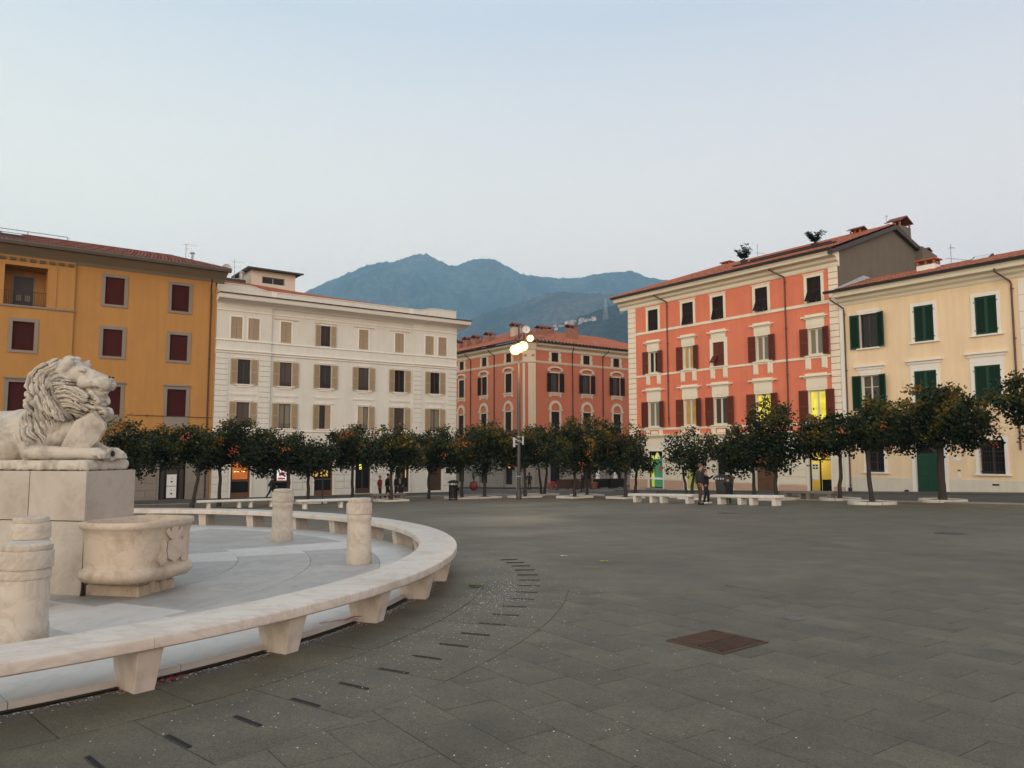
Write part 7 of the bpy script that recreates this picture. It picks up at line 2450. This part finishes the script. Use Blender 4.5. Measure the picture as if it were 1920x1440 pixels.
for i, (px, (kd, v_), l, r, tp, bt, lb, op) in enumerate(TREES):
    if kd == 'W': x, y = on_row(px, OW, U, v_)
    elif kd == 'C': x, y = on_row(px, OC, NV, v_)
    else: x, y = at(px, v_), v_
    op = dict(op)
    sc = op.pop('n', 1.0)
    rx = (r - l) / 2 / F_PX * y * 1.12
    ox = op.pop('ox', 0) + ((l + r) / 2 - px) / F_PX * y
    zb, zt = hgt(bt, x, y), hgt(tp, x, y)
    t = orange_tree(x, y, rx, zb, zt, lb, 100 + i, n_leaf=int(8000 * sc * min(1.5, max(.7, rx / 1.75))), ox=ox, ry=min(rx, 1.9), **op)
    tree_at.append((x, y))
    if i == 21: bare_twigs(t, (rx * .85 + ox, -.2, (zb + zt) / 2 - .1), 5, 16, (1.15, .2, .55))
    if i == 16: bare_twigs(t, (ox + rx * .45, -.1, zb + (zt - zb) * .72), 6, 12, (.45, .2, .9))
aw, ac = math.atan2(UY, UX), math.atan2(VY, VX)
for i, kd, lb in ((6, 'sq', 'white kerb of the planter beside the small bench'), (8, 'sq', 'white kerb of the planter at the foot of the black litter bin'), (9, 'sq', 'worn kerb of the planter behind the litter bin'),
                  (10, 'sq', 'pale kerb of the planter behind the street lamp'), (11, 'sq', 'brownish kerb of the planter under the forked orange tree'), (12, 'sq', 'white kerb of the planter under the tall broad orange tree'), (13, 'sq', 'dull kerb of the planter just behind the middle one'),
                  (14, 'sq', 'white kerb of the planter left of the first bench'), (16, 'sq', 'white kerb of the planter under the ragged tree, behind the couple'), (18, 'sq', 'white kerb of the planter behind the second bench'),
                  (4, 'sq', 'white kerb of the planter behind the second far bench'),
                  (19, 'round', 'round pale kerb under the orange tree with a yellowed branch'), (20, 'round', 'nearest round white kerb, under the orange tree left of the green door'), (21, 'round', 'round pale kerb under the largest orange tree')):
    x, y = tree_at[i]
    planter(x, y, kd, lb, .95 if kd == 'round' else .82, aw if i < 12 else ac)

# ------------------------------------------------------------------ straight marble benches
MB_WB = marble('white_bench_marble', (.66, .645, .60), (.42, .40, .37), 1.5, .35, .5, (.46, .44, .41), .4, 1.0, rnd=.03)
MB_GB = mat('grey_bench_stone', (.20, .185, .165), .8, .12, 2, 14, .3, 40)
def bench(cx, cy, half, rz, label, m=MB_WB, round_=False, h=.43, legs=(-.80, -.26, .06, .84)):
    t = empty('marble_bench', (cx, cy, G(cx, cy)), rz, label, 'bench', 'straight stone benches on the square')
    c_, s_ = math.cos(rz), math.sin(rz)
    sl = math.atan2(G(cx + c_ * half, cy + s_ * half) - G(cx - c_ * half, cy - s_ * half), 2 * half)
    t.rotation_euler = (0, -sl, rz)
    part('seat', MB().box(-half, half, -.24, .24, h - .12, h), m, t, bevel=.045 if round_ else .015, seg=3 if round_ else 2, smooth=40)
    for f in legs:
        x = f * half
        if round_: part('leg', MB().lathe([(.10, -.06), (.10, .05), (.085, .08), (.10, .26), (.11, h - .122)], 14, c=(x, -.06)).lathe([(.10, -.06), (.085, .08), (.11, h - .122)], 14, c=(x, .10)), m, t, smooth=40)
        else: part('leg', MB().box(x - .09, x + .09, -.21, .21, -.06, h - .121), m, t, bevel=.01, seg=1)
    return t
bench(7.30, 38.0, 2.1, math.atan2(NV[1], NV[0]), 'white marble bench left of the standing couple')
bench(10.2, 34.0, 1.78, math.atan2(NV[1], NV[0]), 'white marble bench right of the standing couple, nearest to the camera', legs=(-.74, -.12, .22, .86))
bench(14.9, 39.2, 1.5, math.atan2(NV[1], NV[0]), 'dull grey stone bench behind the right white bench', MB_GB)
bench(-14.0, 39.8, 1.95, aw, 'white marble bench in the distance, left of the grey bollard', round_=True, legs=(-.72, .05, .35, .9))
bench(-8.7, 37.8, 1.75, aw, 'white marble bench in the distance between the two bollards', round_=True, legs=(-.78, .25, .55, .9))
bench(-7.75, 49.0, 1.15, aw, 'small grey stone bench among the group of people', MB_GB, legs=(-.7, .7))
for x, y, L_, lb in ((9.6, 41.5, .9, 'low white slab lying behind the first bench'),):
    t = part('stone_slab', MB().box(-L_, L_, -.2, .2, 0, .12), MB_WB, loc=(x, y, G(x, y)), rz=ac, bevel=.01)
    tag(t, lb, 'slab')

# ------------------------------------------------------------------ street lamp
lx, ly = 0.42, 47.36
LZ = G(lx, ly)
lamp = empty('street_lamp', (lx, ly, LZ), 0, 'tall dark street lamp with lit warm floodlights', 'street lamp')
POLE = mat('lamp_pole_paint', (.050, .046, .040), .55, .12, 2, 14, .1, 40)
part('pole', MB().tube([(0, 0, 0), (0, 0, .9), (0, 0, 7.1), (.0, 0, 7.15), (0, 0, 10.75)], [.125, .11, .10, .065, .05], 12), POLE, lamp, smooth=50)
part('base_collar', MB().lathe([(.17, 0), (.17, .5), (.15, .55)], 12), POLE, lamp, smooth=40)
for z in (1.35, 3.5, 3.75): part('clamp', MB().lathe([(.15, z), (.15, z + .06)], 12), GREYM, lamp)
part('sign_plate', MB().box(-.36, -.22, -.06, .06, 3.15, 3.75).box(-.22, .0, -.02, .02, 3.3, 3.36).box(-.22, 0, -.02, .02, 3.6, 3.66), GREYM, lamp)
part('sign_plate', MB().box(.20, .30, -.06, .06, 3.3, 3.82).box(0, .2, -.02, .02, 3.42, 3.48), GREYM, lamp)
part('crossarm', MB().tube([(-.55, -.05, 9.15), (.75, .05, 9.75)], .045, 8).tube([(0, 0, 9.3), (.6, .5, 9.9)], .035, 8), POLE, lamp)
BULB = emat('lamp_light', (1.0, .80, .50), 40.0)
GLOWR = emat('lamp_halo_reflector', (1.0, .62, .22), 2.6)  # reflector made emissive to imitate the warm halo round the bulbs
for k, (dx, dy, dz, r0) in enumerate(((-.22, -.20, 9.12, .33), (.02, -.26, 9.22, .32), (.24, -.20, 9.34, .33), (.70, -.05, 9.86, .22))):
    h_ = part('lamp_head', MB().lathe([(r0 * .5, .26), (r0 * .9, .20), (r0 * 1.1, .02), (r0 * 1.1, -.02), (r0 * .4, .0)][::-1], 16), POLE, lamp, (dx, dy, dz), smooth=40)
    h_.rotation_euler = (R(-58), 0, R(-12 + 8 * k))
    part('reflector', MB().lathe([(r0 * 1.0, -.055), (r0 * 1.0, -.03)], 18), GLOWR, h_)
    part('bulb', MB().ball((0, 0, -.05), r0 * .66, 14, 9, sc=(1, 1, .5)), BULB, h_)
for k, (dx, dz, pw) in enumerate(((0.0, 8.75, 300), (.5, 9.55, 80))):
    pl = bpy.data.lights.new('lamp_glow', 'SPOT')
    pl.energy = pw
    pl.color = (1.0, .66, .32)
    pl.shadow_soft_size = .2
    pl.spot_size = R(165)
    pl.spot_blend = .5
    po = link('lamp_glow', pl, lamp, (dx, -.62, dz))
    po.rotation_euler = (R(-25), 0, 0)

# ------------------------------------------------------------------ litter bins, pots, sign
def bin_hood(x, y, label):
    t = empty('litter_bin', (x, y, G(x, y)), .3, label, 'litter bin')
    part('body', MB().lathe([(.27, 0), (.28, .05), (.27, .08), (.27, .82), (.30, .85), (.30, .88)], 20), BLACK, t, smooth=40)
    mb = MB()
    for k in range(5):
        a = k * 1.2566
        mb.tube([(.24 * math.cos(a), .24 * math.sin(a), .86), (.26 * math.cos(a), .26 * math.sin(a), 1.06)], .018, 5)
    part('struts', mb, BLACK, t, kind='stuff')
    part('hood', MB().lathe([(.36, 1.04), (.37, 1.07), (.30, 1.14), (.18, 1.19), (.05, 1.21)], 20), BLACK, t, smooth=50)
    part('ashtray', MB().box(.26, .36, -.07, .07, .55, .72), BLACK, t)
    part('band', MB().lathe([(.275, .08), (.275, .10)], 20), GREYM, t)
    return t
bin_hood(-3.62, 48.0, 'black hooded litter bin in front of the white building corner')
bx_, by_ = at(1354, 42.5), 42.5
t = empty('large_bin', (bx_, by_, G(bx_, by_)), -.5, 'big dark waste bin with an overhanging lid behind the second bench', 'waste bin')
part('body', MB().add([(-.36, -.34, .06), (.36, -.34, .06), (.36, .34, .06), (-.36, .34, .06), (-.42, -.42, 1.02), (.42, -.42, 1.02), (.42, .42, 1.02), (-.42, .42, 1.02)], [(0, 3, 2, 1), (4, 5, 6, 7), (0, 1, 5, 4), (1, 2, 6, 5), (2, 3, 7, 6), (3, 0, 4, 7)]), mat('bin_dark', (.016, .020, .022), .5, .1, 3, 15, .05, 60), t, bevel=.04, smooth=40)
part('lid', MB().add([(-.52, -.52, 1.03), (.46, -.52, 1.03), (.46, .48, 1.03), (-.52, .48, 1.03), (-.50, -.50, 1.16), (.45, -.50, 1.16), (.45, .46, 1.16), (-.5, .46, 1.16), (-.3, -.34, 1.29), (.34, -.34, 1.29), (.34, .34, 1.29), (-.3, .34, 1.29)],
     [(0, 3, 2, 1), (0, 1, 5, 4), (1, 2, 6, 5), (2, 3, 7, 6), (3, 0, 4, 7), (4, 5, 9, 8), (5, 6, 10, 9), (6, 7, 11, 10), (7, 4, 8, 11), (8, 9, 10, 11)]), MATS['bin_dark'], t, bevel=.03, smooth=40)
for k in range(4): part('lid_stripe', MB().box(-.36 + k * .13, -.31 + k * .13, -.535, -.523, 1.05, 1.14), WHITEP, t)
for sx in (-1, 1): part('wheel', MB().lathe([(.1, -.03), (.1, .03)], 14), BLACK, t, mat4=Matrix.Translation(Vector((sx * .3, .32, .08))) @ Matrix.Rotation(R(90), 4, 'Y'))

TERRA = mat('red_pot', (.19, .035, .028), .6, .1, 2, 9, .1, 40)
TERRA2 = mat('clay_pot', (.20, .07, .045), .8, .1, 2, 9, .1, 40)
def pot_plant(x, y, s_, label, m, leafy=1.0, ball=True):
    rr = random.Random(int(x * 10))
    t = empty('plant_pot', (x, y, G(x, y) + .12), 0, label, 'plant pot')
    part('pot', MB().lathe([(.22 * s_, 0), (.42 * s_, .25 * s_), (.46 * s_, .5 * s_), (.40 * s_, .78 * s_), (.34 * s_, .86 * s_), (.38 * s_, .92 * s_), (.30 * s_, .92 * s_)] if ball else [(.28 * s_, 0), (.4 * s_, .6 * s_), (.44 * s_, .6 * s_), (.44 * s_, .7 * s_), (.36 * s_, .7 * s_)], 18), m, t, smooth=50)
    st, lf = MB(), MB()
    for k in range(9):
        a, e = rr.uniform(0, 6.28), rr.uniform(0, .28)
        p0, p1 = Vector((0, 0, .8 * s_)), Vector((math.cos(a) * e, math.sin(a) * e, .8 * s_ + rr.uniform(.6, 1.5) * leafy))
        st.tube([p0, p0.lerp(p1, .5), p1], [.014, .01, .006], 4)
        for j in range(14):
            p = p0.lerp(p1, rr.uniform(.3, 1))
            d_ = Vector((rr.uniform(-1, 1), rr.uniform(-1, 1), rr.uniform(-.2, .8))).normalized() * rr.uniform(.08, .16)
            n_ = d_.orthogonal().normalized() * .03
            lf.add([tuple(p), tuple(p + d_ * .5 + n_), tuple(p + d_), tuple(p + d_ * .5 - n_)], [(0, 1, 2, 3)])
    part('stems', st, WOOD_D, t, kind='stuff')
    part('leaves', lf, mat('pot_leaf', (.03, .045, .02), .6, .25, 6, 20, 0), t, kind='stuff')
x, y = at(889, 72.5), 72.5
pot_plant(x, y, .9, 'large red jar with a thin plant at the corner building, right of the litter bin', TERRA)
x, y = at(1113, 74), 74
pot_plant(x, y, .85, 'clay pot with a slim shrub beside the cafe terrace', TERRA2, 1.4, False)
x, y = at(1033, 76), 76
t = empty('flower_box', (x, y, G(x, y) + .12), aw, 'low pot of red flowers on the corner building pavement', 'flower pot')
part('pot', MB().lathe([(.3, 0), (.42, .35), (.38, .4)], 14), TERRA2, t, smooth=40)
fb_ = MB()
for k in range(60):
    fb_.ball((random.gauss(0, .2), random.gauss(0, .2), .5 + random.gauss(0, .08)), .06, 5, 4)
part('flowers', fb_, mat('red_flower', (.35, .02, .05), .7), t, kind='stuff')
# cafe terrace before the right front of the corner building: planters, tables, closed parasols
def cafe_box(px, Y, L_, label, m=BLACK, h=.95):
    x, y = at(px, Y), Y
    t = empty('terrace_screen', (x, y, G(x, y)), aw, label, 'screen', 'dark screens of the cafe terrace')
    part('panel', MB().box(-L_, L_, -.03, .03, .12, h), m, t)
    part('rail', MB().box(-L_ - .03, L_ + .03, -.05, .05, h + .001, h + .06), DARKM, t)
    for s_ in (-1, 1): part('foot', MB().box(s_ * L_ - .05, s_ * L_ + .05, -.25, .25, 0, .12), DARKM, t)
cafe_box(1062, 76, 1.3, 'dark terrace screen left of the middle tree trunks', WOOD_D)
cafe_box(1092, 77, 1.1, 'dark terrace screen behind the middle tree trunks', WOOD_D)
cafe_box(1128, 79, 1.3, 'black terrace screen beside the clay pot')
cafe_box(1155, 80, 1.0, 'black terrace screen near the coral building corner')
for px, Y, lb in ((1064, 78, 'cafe table behind the left terrace screen'), (1086, 79.5, 'cafe table in the middle of the terrace')):
    x, y = at(px, Y), Y
    t = empty('cafe_table', (x, y, G(x, y)), 0, lb, 'table')
    part('top', MB().lathe([(.4, .72), (.4, .75)], 14), WHITEP, t)
    part('stem', MB().tube([(0, 0, 0), (0, 0, .72)], .04, 6), DARKM, t)
    part('foot', MB().lathe([(.25, 0), (.22, .04)], 12), DARKM, t)
for px, Y, lb in ((1119, 80, 'closed white parasol beside the clay pot'), (1152, 82, 'closed white parasol near the coral building corner')):
    x, y = at(px, Y), Y
    t = empty('closed_parasol', (x, y, G(x, y)), 0, lb, 'parasol')
    part('pole', MB().tube([(0, 0, 0), (0, 0, 2.6)], .03, 6), GREYM, t)
    part('canopy', MB().lathe([(.10, .9), (.22, 1.0), (.16, 1.8), (.05, 2.55)], 9), WHITEP, t, smooth=50)
    part('base', MB().lathe([(.3, 0), (.28, .1)], 14), DARKM, t)
x, y = at(968, 74), 74
t = empty('round_sign', (x, y, G(x, y)), 0, 'round red road sign beside the street lamp post', 'road sign')
part('post', MB().tube([(0, 0, 0), (0, 0, 2.6)], .035, 8), GREYM, t)
part('disc', MB().lathe([(.34, -.015), (.34, .015)], 24), mat('sign_red', (.42, .02, .025), .5, .04, 3, 9, 0), t, mat4=Matrix.Translation(Vector((0, -.05, 2.55))) @ Matrix.Rotation(R(90), 4, 'X'))
part('bar', MB().box(-.24, .24, -.075, -.066, 2.49, 2.61), WHITEP, t)
x, y = at(609, 44.5), 44.5
t = empty('sign_post', (x, y, G(x, y)), 0, 'thin dark post standing under the orange trees behind the far bench', 'post')
part('shaft', MB().tube([(0, 0, 0), (0, 0, 2.3)], .045, 8), DARKM, t)
part('cap', MB().ball((0, 0, 2.32), .06, 8, 6), DARKM, t)
# bicycle rack at the corner of the coral building
x, y = at(1212, 57), 57
t = empty('bicycle_rack', (x, y, G(x, y)), ac, 'low metal bicycle rack on the pavement left of the green poster window', 'bicycle rack')
mb = MB().tube([(-.8, 0, .05), (.8, 0, .05)], .02, 5)
for k in range(6):
    a = -.7 + k * .28
    mb.tube([(a, 0, .05), (a, 0, .42), (a + .05, .05, .47), (a + .10, .05, .42), (a + .10, 0, .05)], .014, 5)
part('hoops', mb, GREYM, t)
# ------------------------------------------------------------------ people
SKIN = mat('skin', (.42, .22, .15), .6, .05, 5, 20, 0)
def cloth(name, col): return mat(name, col, .9, .10, 3, 20, .15, 40)
def skin_mesh(name, verts, edges, radii, m, sub=1):
    me = bpy.data.meshes.new(name)
    me.from_pydata([tuple(v) for v in verts], edges, [])
    o = bpy.data.objects.new('skin_tmp', me)
    COL.objects.link(o)
    o.modifiers.new('k', 'SKIN')
    sk = me.skin_vertices[0].data
    for i, r_0 in enumerate(radii):
        sk[i].radius = (r_0, r_0) if not isinstance(r_0, tuple) else r_0
        sk[i].use_root = (i == 0)
    s_ = o.modifiers.new('s', 'SUBSURF')
    s_.levels = s_.render_levels = sub
    dg = bpy.context.evaluated_depsgraph_get()
    me2 = bpy.data.meshes.new_from_object(o.evaluated_get(dg))
    me2.name = name
    bpy.data.objects.remove(o)
    me2.materials.clear()
    me2.materials.append(m)
    me2.polygons.foreach_set('use_smooth', [True] * len(me2.polygons))
    return me2

def person(x, y, h, face, label, coat, trousers, hair, shoes=BLACK, lean=0.0, stride=0.0, arms=('down', 'down'), hood=False, hair_long=False, build=1.0, long_coat=0.0, extra=None, z=None, stand=0.0):
    """face: direction looked at, degrees from +X (right in the photograph), counter-clockwise from above; lean forward in rad"""
    s_ = h / 1.75
    t = empty('person', (x, y, G(x, y) if z is None else z), R(face), label, 'person')
    # local frame: x forward, y left
    V3 = Vector
    hip = V3((0, 0, .92))
    def up(dz, dy=0, dx=0):                 # a point of the leaning trunk
        return V3((math.sin(lean) * dz + dx, dy, .92 + math.cos(lean) * dz))
    chest, neck, headp = up(.36), up(.56), up(.66, 0, .015)
    crown = up(.80, 0, .02)
    J = {}
    for sd, nm in ((1, 'l'), (-1, 'r')):
        st = stride * (1 if sd > 0 else -1)
        J['hip' + nm] = V3((0, .095 * sd, .88))
        kx = st * .55 + .02
        J['kn' + nm] = V3((kx + .03, (.10 + stand * .5) * sd, .49))
        lift = .10 if st < -.12 else 0.0
        J['an' + nm] = V3((st, (.10 + stand) * sd, .085 + lift))
        J['toe' + nm] = V3((st + (.16 if lift == 0 else .10), (.115 + stand) * sd, .035 + (0 if lift == 0 else .02)))
        J['sh' + nm] = up(.50, .185 * sd * build)
        a = arms[0] if sd > 0 else arms[1]
        if a == 'down':
            J['el' + nm] = up(.22, .25 * sd * build, -.02); J['wr' + nm] = up(-.02, .245 * sd * build, .06)
        elif a == 'pocket':
            J['el' + nm] = up(.22, .29 * sd * build, -.08); J['wr' + nm] = up(.02, .235 * sd * build, .06)
        elif a == 'swing_f':
            J['el' + nm] = up(.24, .23 * sd * build, .10); J['wr' + nm] = up(.08, .20 * sd * build, .30)
        elif a == 'swing_b':
            J['el' + nm] = up(.24, .25 * sd * build, -.16); J['wr' + nm] = up(.02, .25 * sd * build, -.20)
        elif a == 'raise':
            J['el' + nm] = up(.36, .24 * sd * build, .22); J['wr' + nm] = up(.52, .20 * sd * build, .42)
        elif a == 'fold':
            J['el' + nm] = up(.23, .25 * sd * build, .06); J['wr' + nm] = up(.28, .06 * sd * build, .24)
    def S(p): return p * s_
    # body: one continuous skin from pelvis to head, arms and legs
    vs, es, rd = [], [], []
    def V(p, r_0):
        vs.append(S(p)); rd.append(r_0 * s_ if not isinstance(r_0, tuple) else tuple(q_ * s_ for q_ in r_0)); return len(vs) - 1
    a0 = V(hip, .095)
    a1 = V(up(.18), .095); a2 = V(chest, .11); a3 = V(up(.48), .09); a4 = V(neck, .055); a5 = V(headp, .078); a6 = V(up(.74, 0, .02), .088); a7 = V(crown, .065)
    es += [(a0, a1), (a1, a2), (a2, a3), (a3, a4), (a4, a5), (a5, a6), (a6, a7)]
    hands = []
    for nm, sd in (('l', 1), ('r', -1)):
        b0 = V(J['hip' + nm], .070); b1 = V(J['kn' + nm], .052); b2 = V(J['an' + nm], .042); b3 = V(J['toe' + nm], .034)
        es += [(a0, b0), (b0, b1), (b1, b2), (b2, b3)]
        c0 = V(J['sh' + nm], .060); c1 = V(J['el' + nm], .044); c2 = V(J['wr' + nm], .030)
        dr = (J['wr' + nm] - J['el' + nm]).normalized()
        pm = J['wr' + nm] + dr * .055
        c3 = V(pm, .034)
        es += [(a3, c0), (c0, c1), (c1, c2), (c2, c3)]
        hands.append((pm, dr, sd))
    body = link('body', skin_mesh('body', vs, es, rd, SKIN), t)
    # fingers, nose and ears
    mb = MB()
    for pm, dr, sd in hands:
        sd_v = V3((0, sd, 0))
        pal = dr.cross(sd_v)
        if pal.length < .2: pal = V3((1, 0, 0))
        pal.normalize()
        for k in range(4):
            b_ = pm + pal * (.036 - .024 * k) + dr * .015
            L_ = (.066, .075, .070, .055)[k]
            p1 = b_ + dr * L_ * .55
            p2 = p1 + (dr * .8 - sd_v * .55).normalized() * L_ * .5
            mb.tube([S(b_), S(p1), S(p2)], [.0095 * s_, .009 * s_, .007 * s_], 5)
        b_ = pm + pal * .035 - dr * .03
        mb.tube([S(b_), S(b_ + pal * .025 + dr * .03), S(b_ + pal * .028 + dr * .065)], [.012 * s_, .0105 * s_, .008 * s_], 5)
    hd = up(.735, 0, .02)
    fw = V3((math.cos(lean * .3), 0, -math.sin(lean * .3)))
    mb.tube([S(hd + fw * .083 + V3((0, 0, .025))), S(hd + fw * .108 - V3((0, 0, .015))), S(hd + fw * .085 - V3((0, 0, .022)))], [.010 * s_, .016 * s_, .012 * s_], 6)
    for sd in (1, -1):
        p = hd + V3((0, .085 * sd, 0))
        mb.ball(S(p), .024 * s_, 6, 5, sc=(.7, .4, 1.2))
    part('hands_and_features', mb, SKIN, t, smooth=60)
    fe = MB()
    for sd in (1, -1): fe.ball(S(hd + fw * .082 + V3((0, .032 * sd, .022))), .010 * s_, 6, 5)
    fe.box(*[c_ for c_ in ((hd.x + .086) * s_, (hd.x + .095) * s_)], -.022 * s_, .022 * s_, (hd.z - .052) * s_, (hd.z - .046) * s_)
    part('eyes_and_mouth', fe, BLACK, t, kind='stuff')
    # trousers
    vs, es, rd = [], [], []
    p0 = V(hip, .138 * build)
    p1 = V(up(.10), .132 * build); es.append((p0, p1))
    for nm in 'lr':
        b0 = V(J['hip' + nm], .104 * build); bm = V(J['hip' + nm].lerp(J['kn' + nm], .55), .092); b1 = V(J['kn' + nm], .075); b2 = V(J['kn' + nm].lerp(J['an' + nm], .6), .066); b3 = V(J['an' + nm] + V3((0, 0, -.035)), .066)
        es += [(p0, b0), (b0, bm), (bm, b1), (b1, b2), (b2, b3)]
    link('trousers', skin_mesh('trousers', vs, es, rd, trousers), t)
    # coat with sleeves
    vs, es, rd = [], [], []
    lo = .92 - long_coat
    c0 = V(up(-.10 - long_coat * .2), (.160 * build, .185 * build)); c1 = V(up(.20), (.150 * build, .175 * build)); c2 = V(up(.38), (.160 * build, .19 * build)); c3 = V(up(.49), .125 * build); c4 = V(up(.555), .072)
    es += [(c0, c1), (c1, c2), (c2, c3), (c3, c4)]
    if long_coat > 0:
        c5 = V(V3((0, 0, lo)), .185 * build); es.append((c0, c5))
    for nm in 'lr':
        s0 = V(J['sh' + nm], .080 * build); s1 = V(J['el' + nm], .066 * build); s2 = V(J['wr' + nm] - (J['wr' + nm] - J['el' + nm]).normalized() * .015, .052)
        es += [(c3, s0), (s0, s1), (s1, s2)]
    link('jacket', skin_mesh('jacket', vs, es, rd, coat), t)
    # shoes
    for nm in 'lr':
        a_, t_ = J['an' + nm], J['toe' + nm]
        mb = MB()
        d_ = (t_ - a_); d_.z = 0
        d_.normalize()
        b_ = V3((a_.x, a_.y, t_.z + .012))
        mb.tube([S(b_ - d_ * .075), S(b_ - d_ * .03), S(b_ + d_ * .08), S(b_ + d_ * .165), S(b_ + d_ * .195)], [.030 * s_, .046 * s_, .046 * s_, .042 * s_, .022 * s_], 9)
        mb.v = [(v[0], v[1], max(v[2], (t_.z - .034) * s_)) for v in mb.v]
        part('shoe', mb, shoes, t, smooth=60)
    # hair or hood
    mb = MB()
    hh = up(.755, 0, -.002)
    mb.ball(S(hh + V3((-.012, 0, .018))), .104 * s_, 14, 10, sc=(1.0, .95, .98))
    if hair_long: mb.tube([S(hh + V3((-.05, 0, .0))), S(hh + V3((-.075, 0, -.10))), S(hh + V3((-.07, 0, -.20)))], [.09 * s_, .085 * s_, .05 * s_], 10)
    if hood: mb.ball(S(up(.70, 0, -.04)), .125 * s_, 12, 9, sc=(1, 1, 1.1))
    if not hood:
        lim = (hh.x + .058) * s_
        mb.v = [(min(v[0], lim if v[2] < (hh.z + .055) * s_ else v[0]), v[1], v[2]) for v in mb.v]
    part('hood' if hood else 'hair', mb, hair, t, smooth=70)
    if extra: extra(t, S, J, up)
    return t

CO = {k: cloth('cloth_' + k, c) for k, c in dict(charcoal=(.022, .021, .021), black=(.010, .010, .011), brown=(.060, .034, .020), red=(.22, .012, .02), navy=(.012, .014, .022), darkgrey=(.030, .029, .028), jeans=(.022, .026, .036)).items()}
HAIR = {k: mat('hair_' + k, c, .7, .15, 10, 40, .2, 80) for k, c in dict(grey=(.22, .20, .18), dark=(.012, .009, .007), brown=(.045, .026, .016), greybrown=(.085, .062, .048)).items()}
def phone(t, S, J, up):
    p = J['wrr'] + Vector((.08, .0, .07))
    part('phone', MB().box(p.x * 1 - .005, p.x + .005, p.y - .035, p.y + .035, p.z - .06, p.z + .075), BLACK, t)
def white_stripes(t, S, J, up):
    for dy in (-.06, .06):
        a_, b_ = up(.48, dy, .145), up(.12, dy, .165)
        part('white_stripe', MB().tube([S(a_), S(b_)], .014, 5), WHITEP, t)
def bag(t, S, J, up):
    p = S(J['wrr'])
    part('bag', MB().box(p.x - .15, p.x + .15, p.y - .05, p.y + .05, p.z - .38, p.z - .08), CO['brown'], t, bevel=.02)
person(at(1307, 35.0), 35.0, 1.80, -12, 'stooped man in a dark jacket and brown trousers standing beside the bench', CO['charcoal'], CO['brown'], HAIR['greybrown'], lean=.10, arms=('pocket', 'down'), build=1.12, stand=.02)
person(at(1319, 35.9), 35.9, 1.58, -20, 'woman in black with white trainers raising an arm to take a picture', CO['black'], CO['black'], HAIR['brown'], shoes=WHITEP, lean=-.02, arms=('pocket', 'raise'), hair_long=True, stand=.03, stride=.10, extra=phone)
person(at(1360, 36.2), 36.2, 1.20, 60, 'child in dark clothes standing behind the second bench', CO['black'], CO['black'], HAIR['brown'], arms=('fold', 'fold'), stand=.03)
person(at(514, 55.0), 55.0, 1.70, 20, 'person in black striding past the white building', CO['black'], CO['black'], HAIR['dark'], lean=.16, stride=.36, arms=('swing_b', 'swing_f'), hood=True)
person(at(715, 49.6), 49.6, 1.55, 25, 'grey haired person in a red jacket with the group by the small bench', CO['red'], CO['black'], HAIR['grey'], arms=('pocket', 'pocket'), build=1.1)
person(at(729, 50.4), 50.4, 1.66, 10, 'person in black right of the red jacket', CO['black'], CO['black'], HAIR['dark'], lean=.08, stride=.16, arms=('fold', 'fold'), build=1.1)
person(at(745, 52.0), 52.0, 1.62, -170, 'person in dark clothes half hidden by a tree trunk in the group', CO['navy'], CO['black'], HAIR['dark'], arms=('pocket', 'pocket'), build=1.1)
person(at(755, 51.8), 51.8, 1.70, -120, 'man in a dark jacket with white stripes at the right of the group', CO['darkgrey'], CO['jeans'], HAIR['greybrown'], arms=('pocket', 'down'), extra=white_stripes)
person(at(992, 79), 79, 1.72, 80, 'hooded person in a black coat walking away beside the street lamp', CO['black'], CO['darkgrey'], CO['black'], hood=True, arms=('pocket', 'pocket'), long_coat=.15)
person(at(1091, 66), 66, 1.72, 200, 'person in black walking between the middle tree trunks', CO['black'], CO['black'], HAIR['dark'], stride=.18, arms=('swing_f', 'swing_b'))
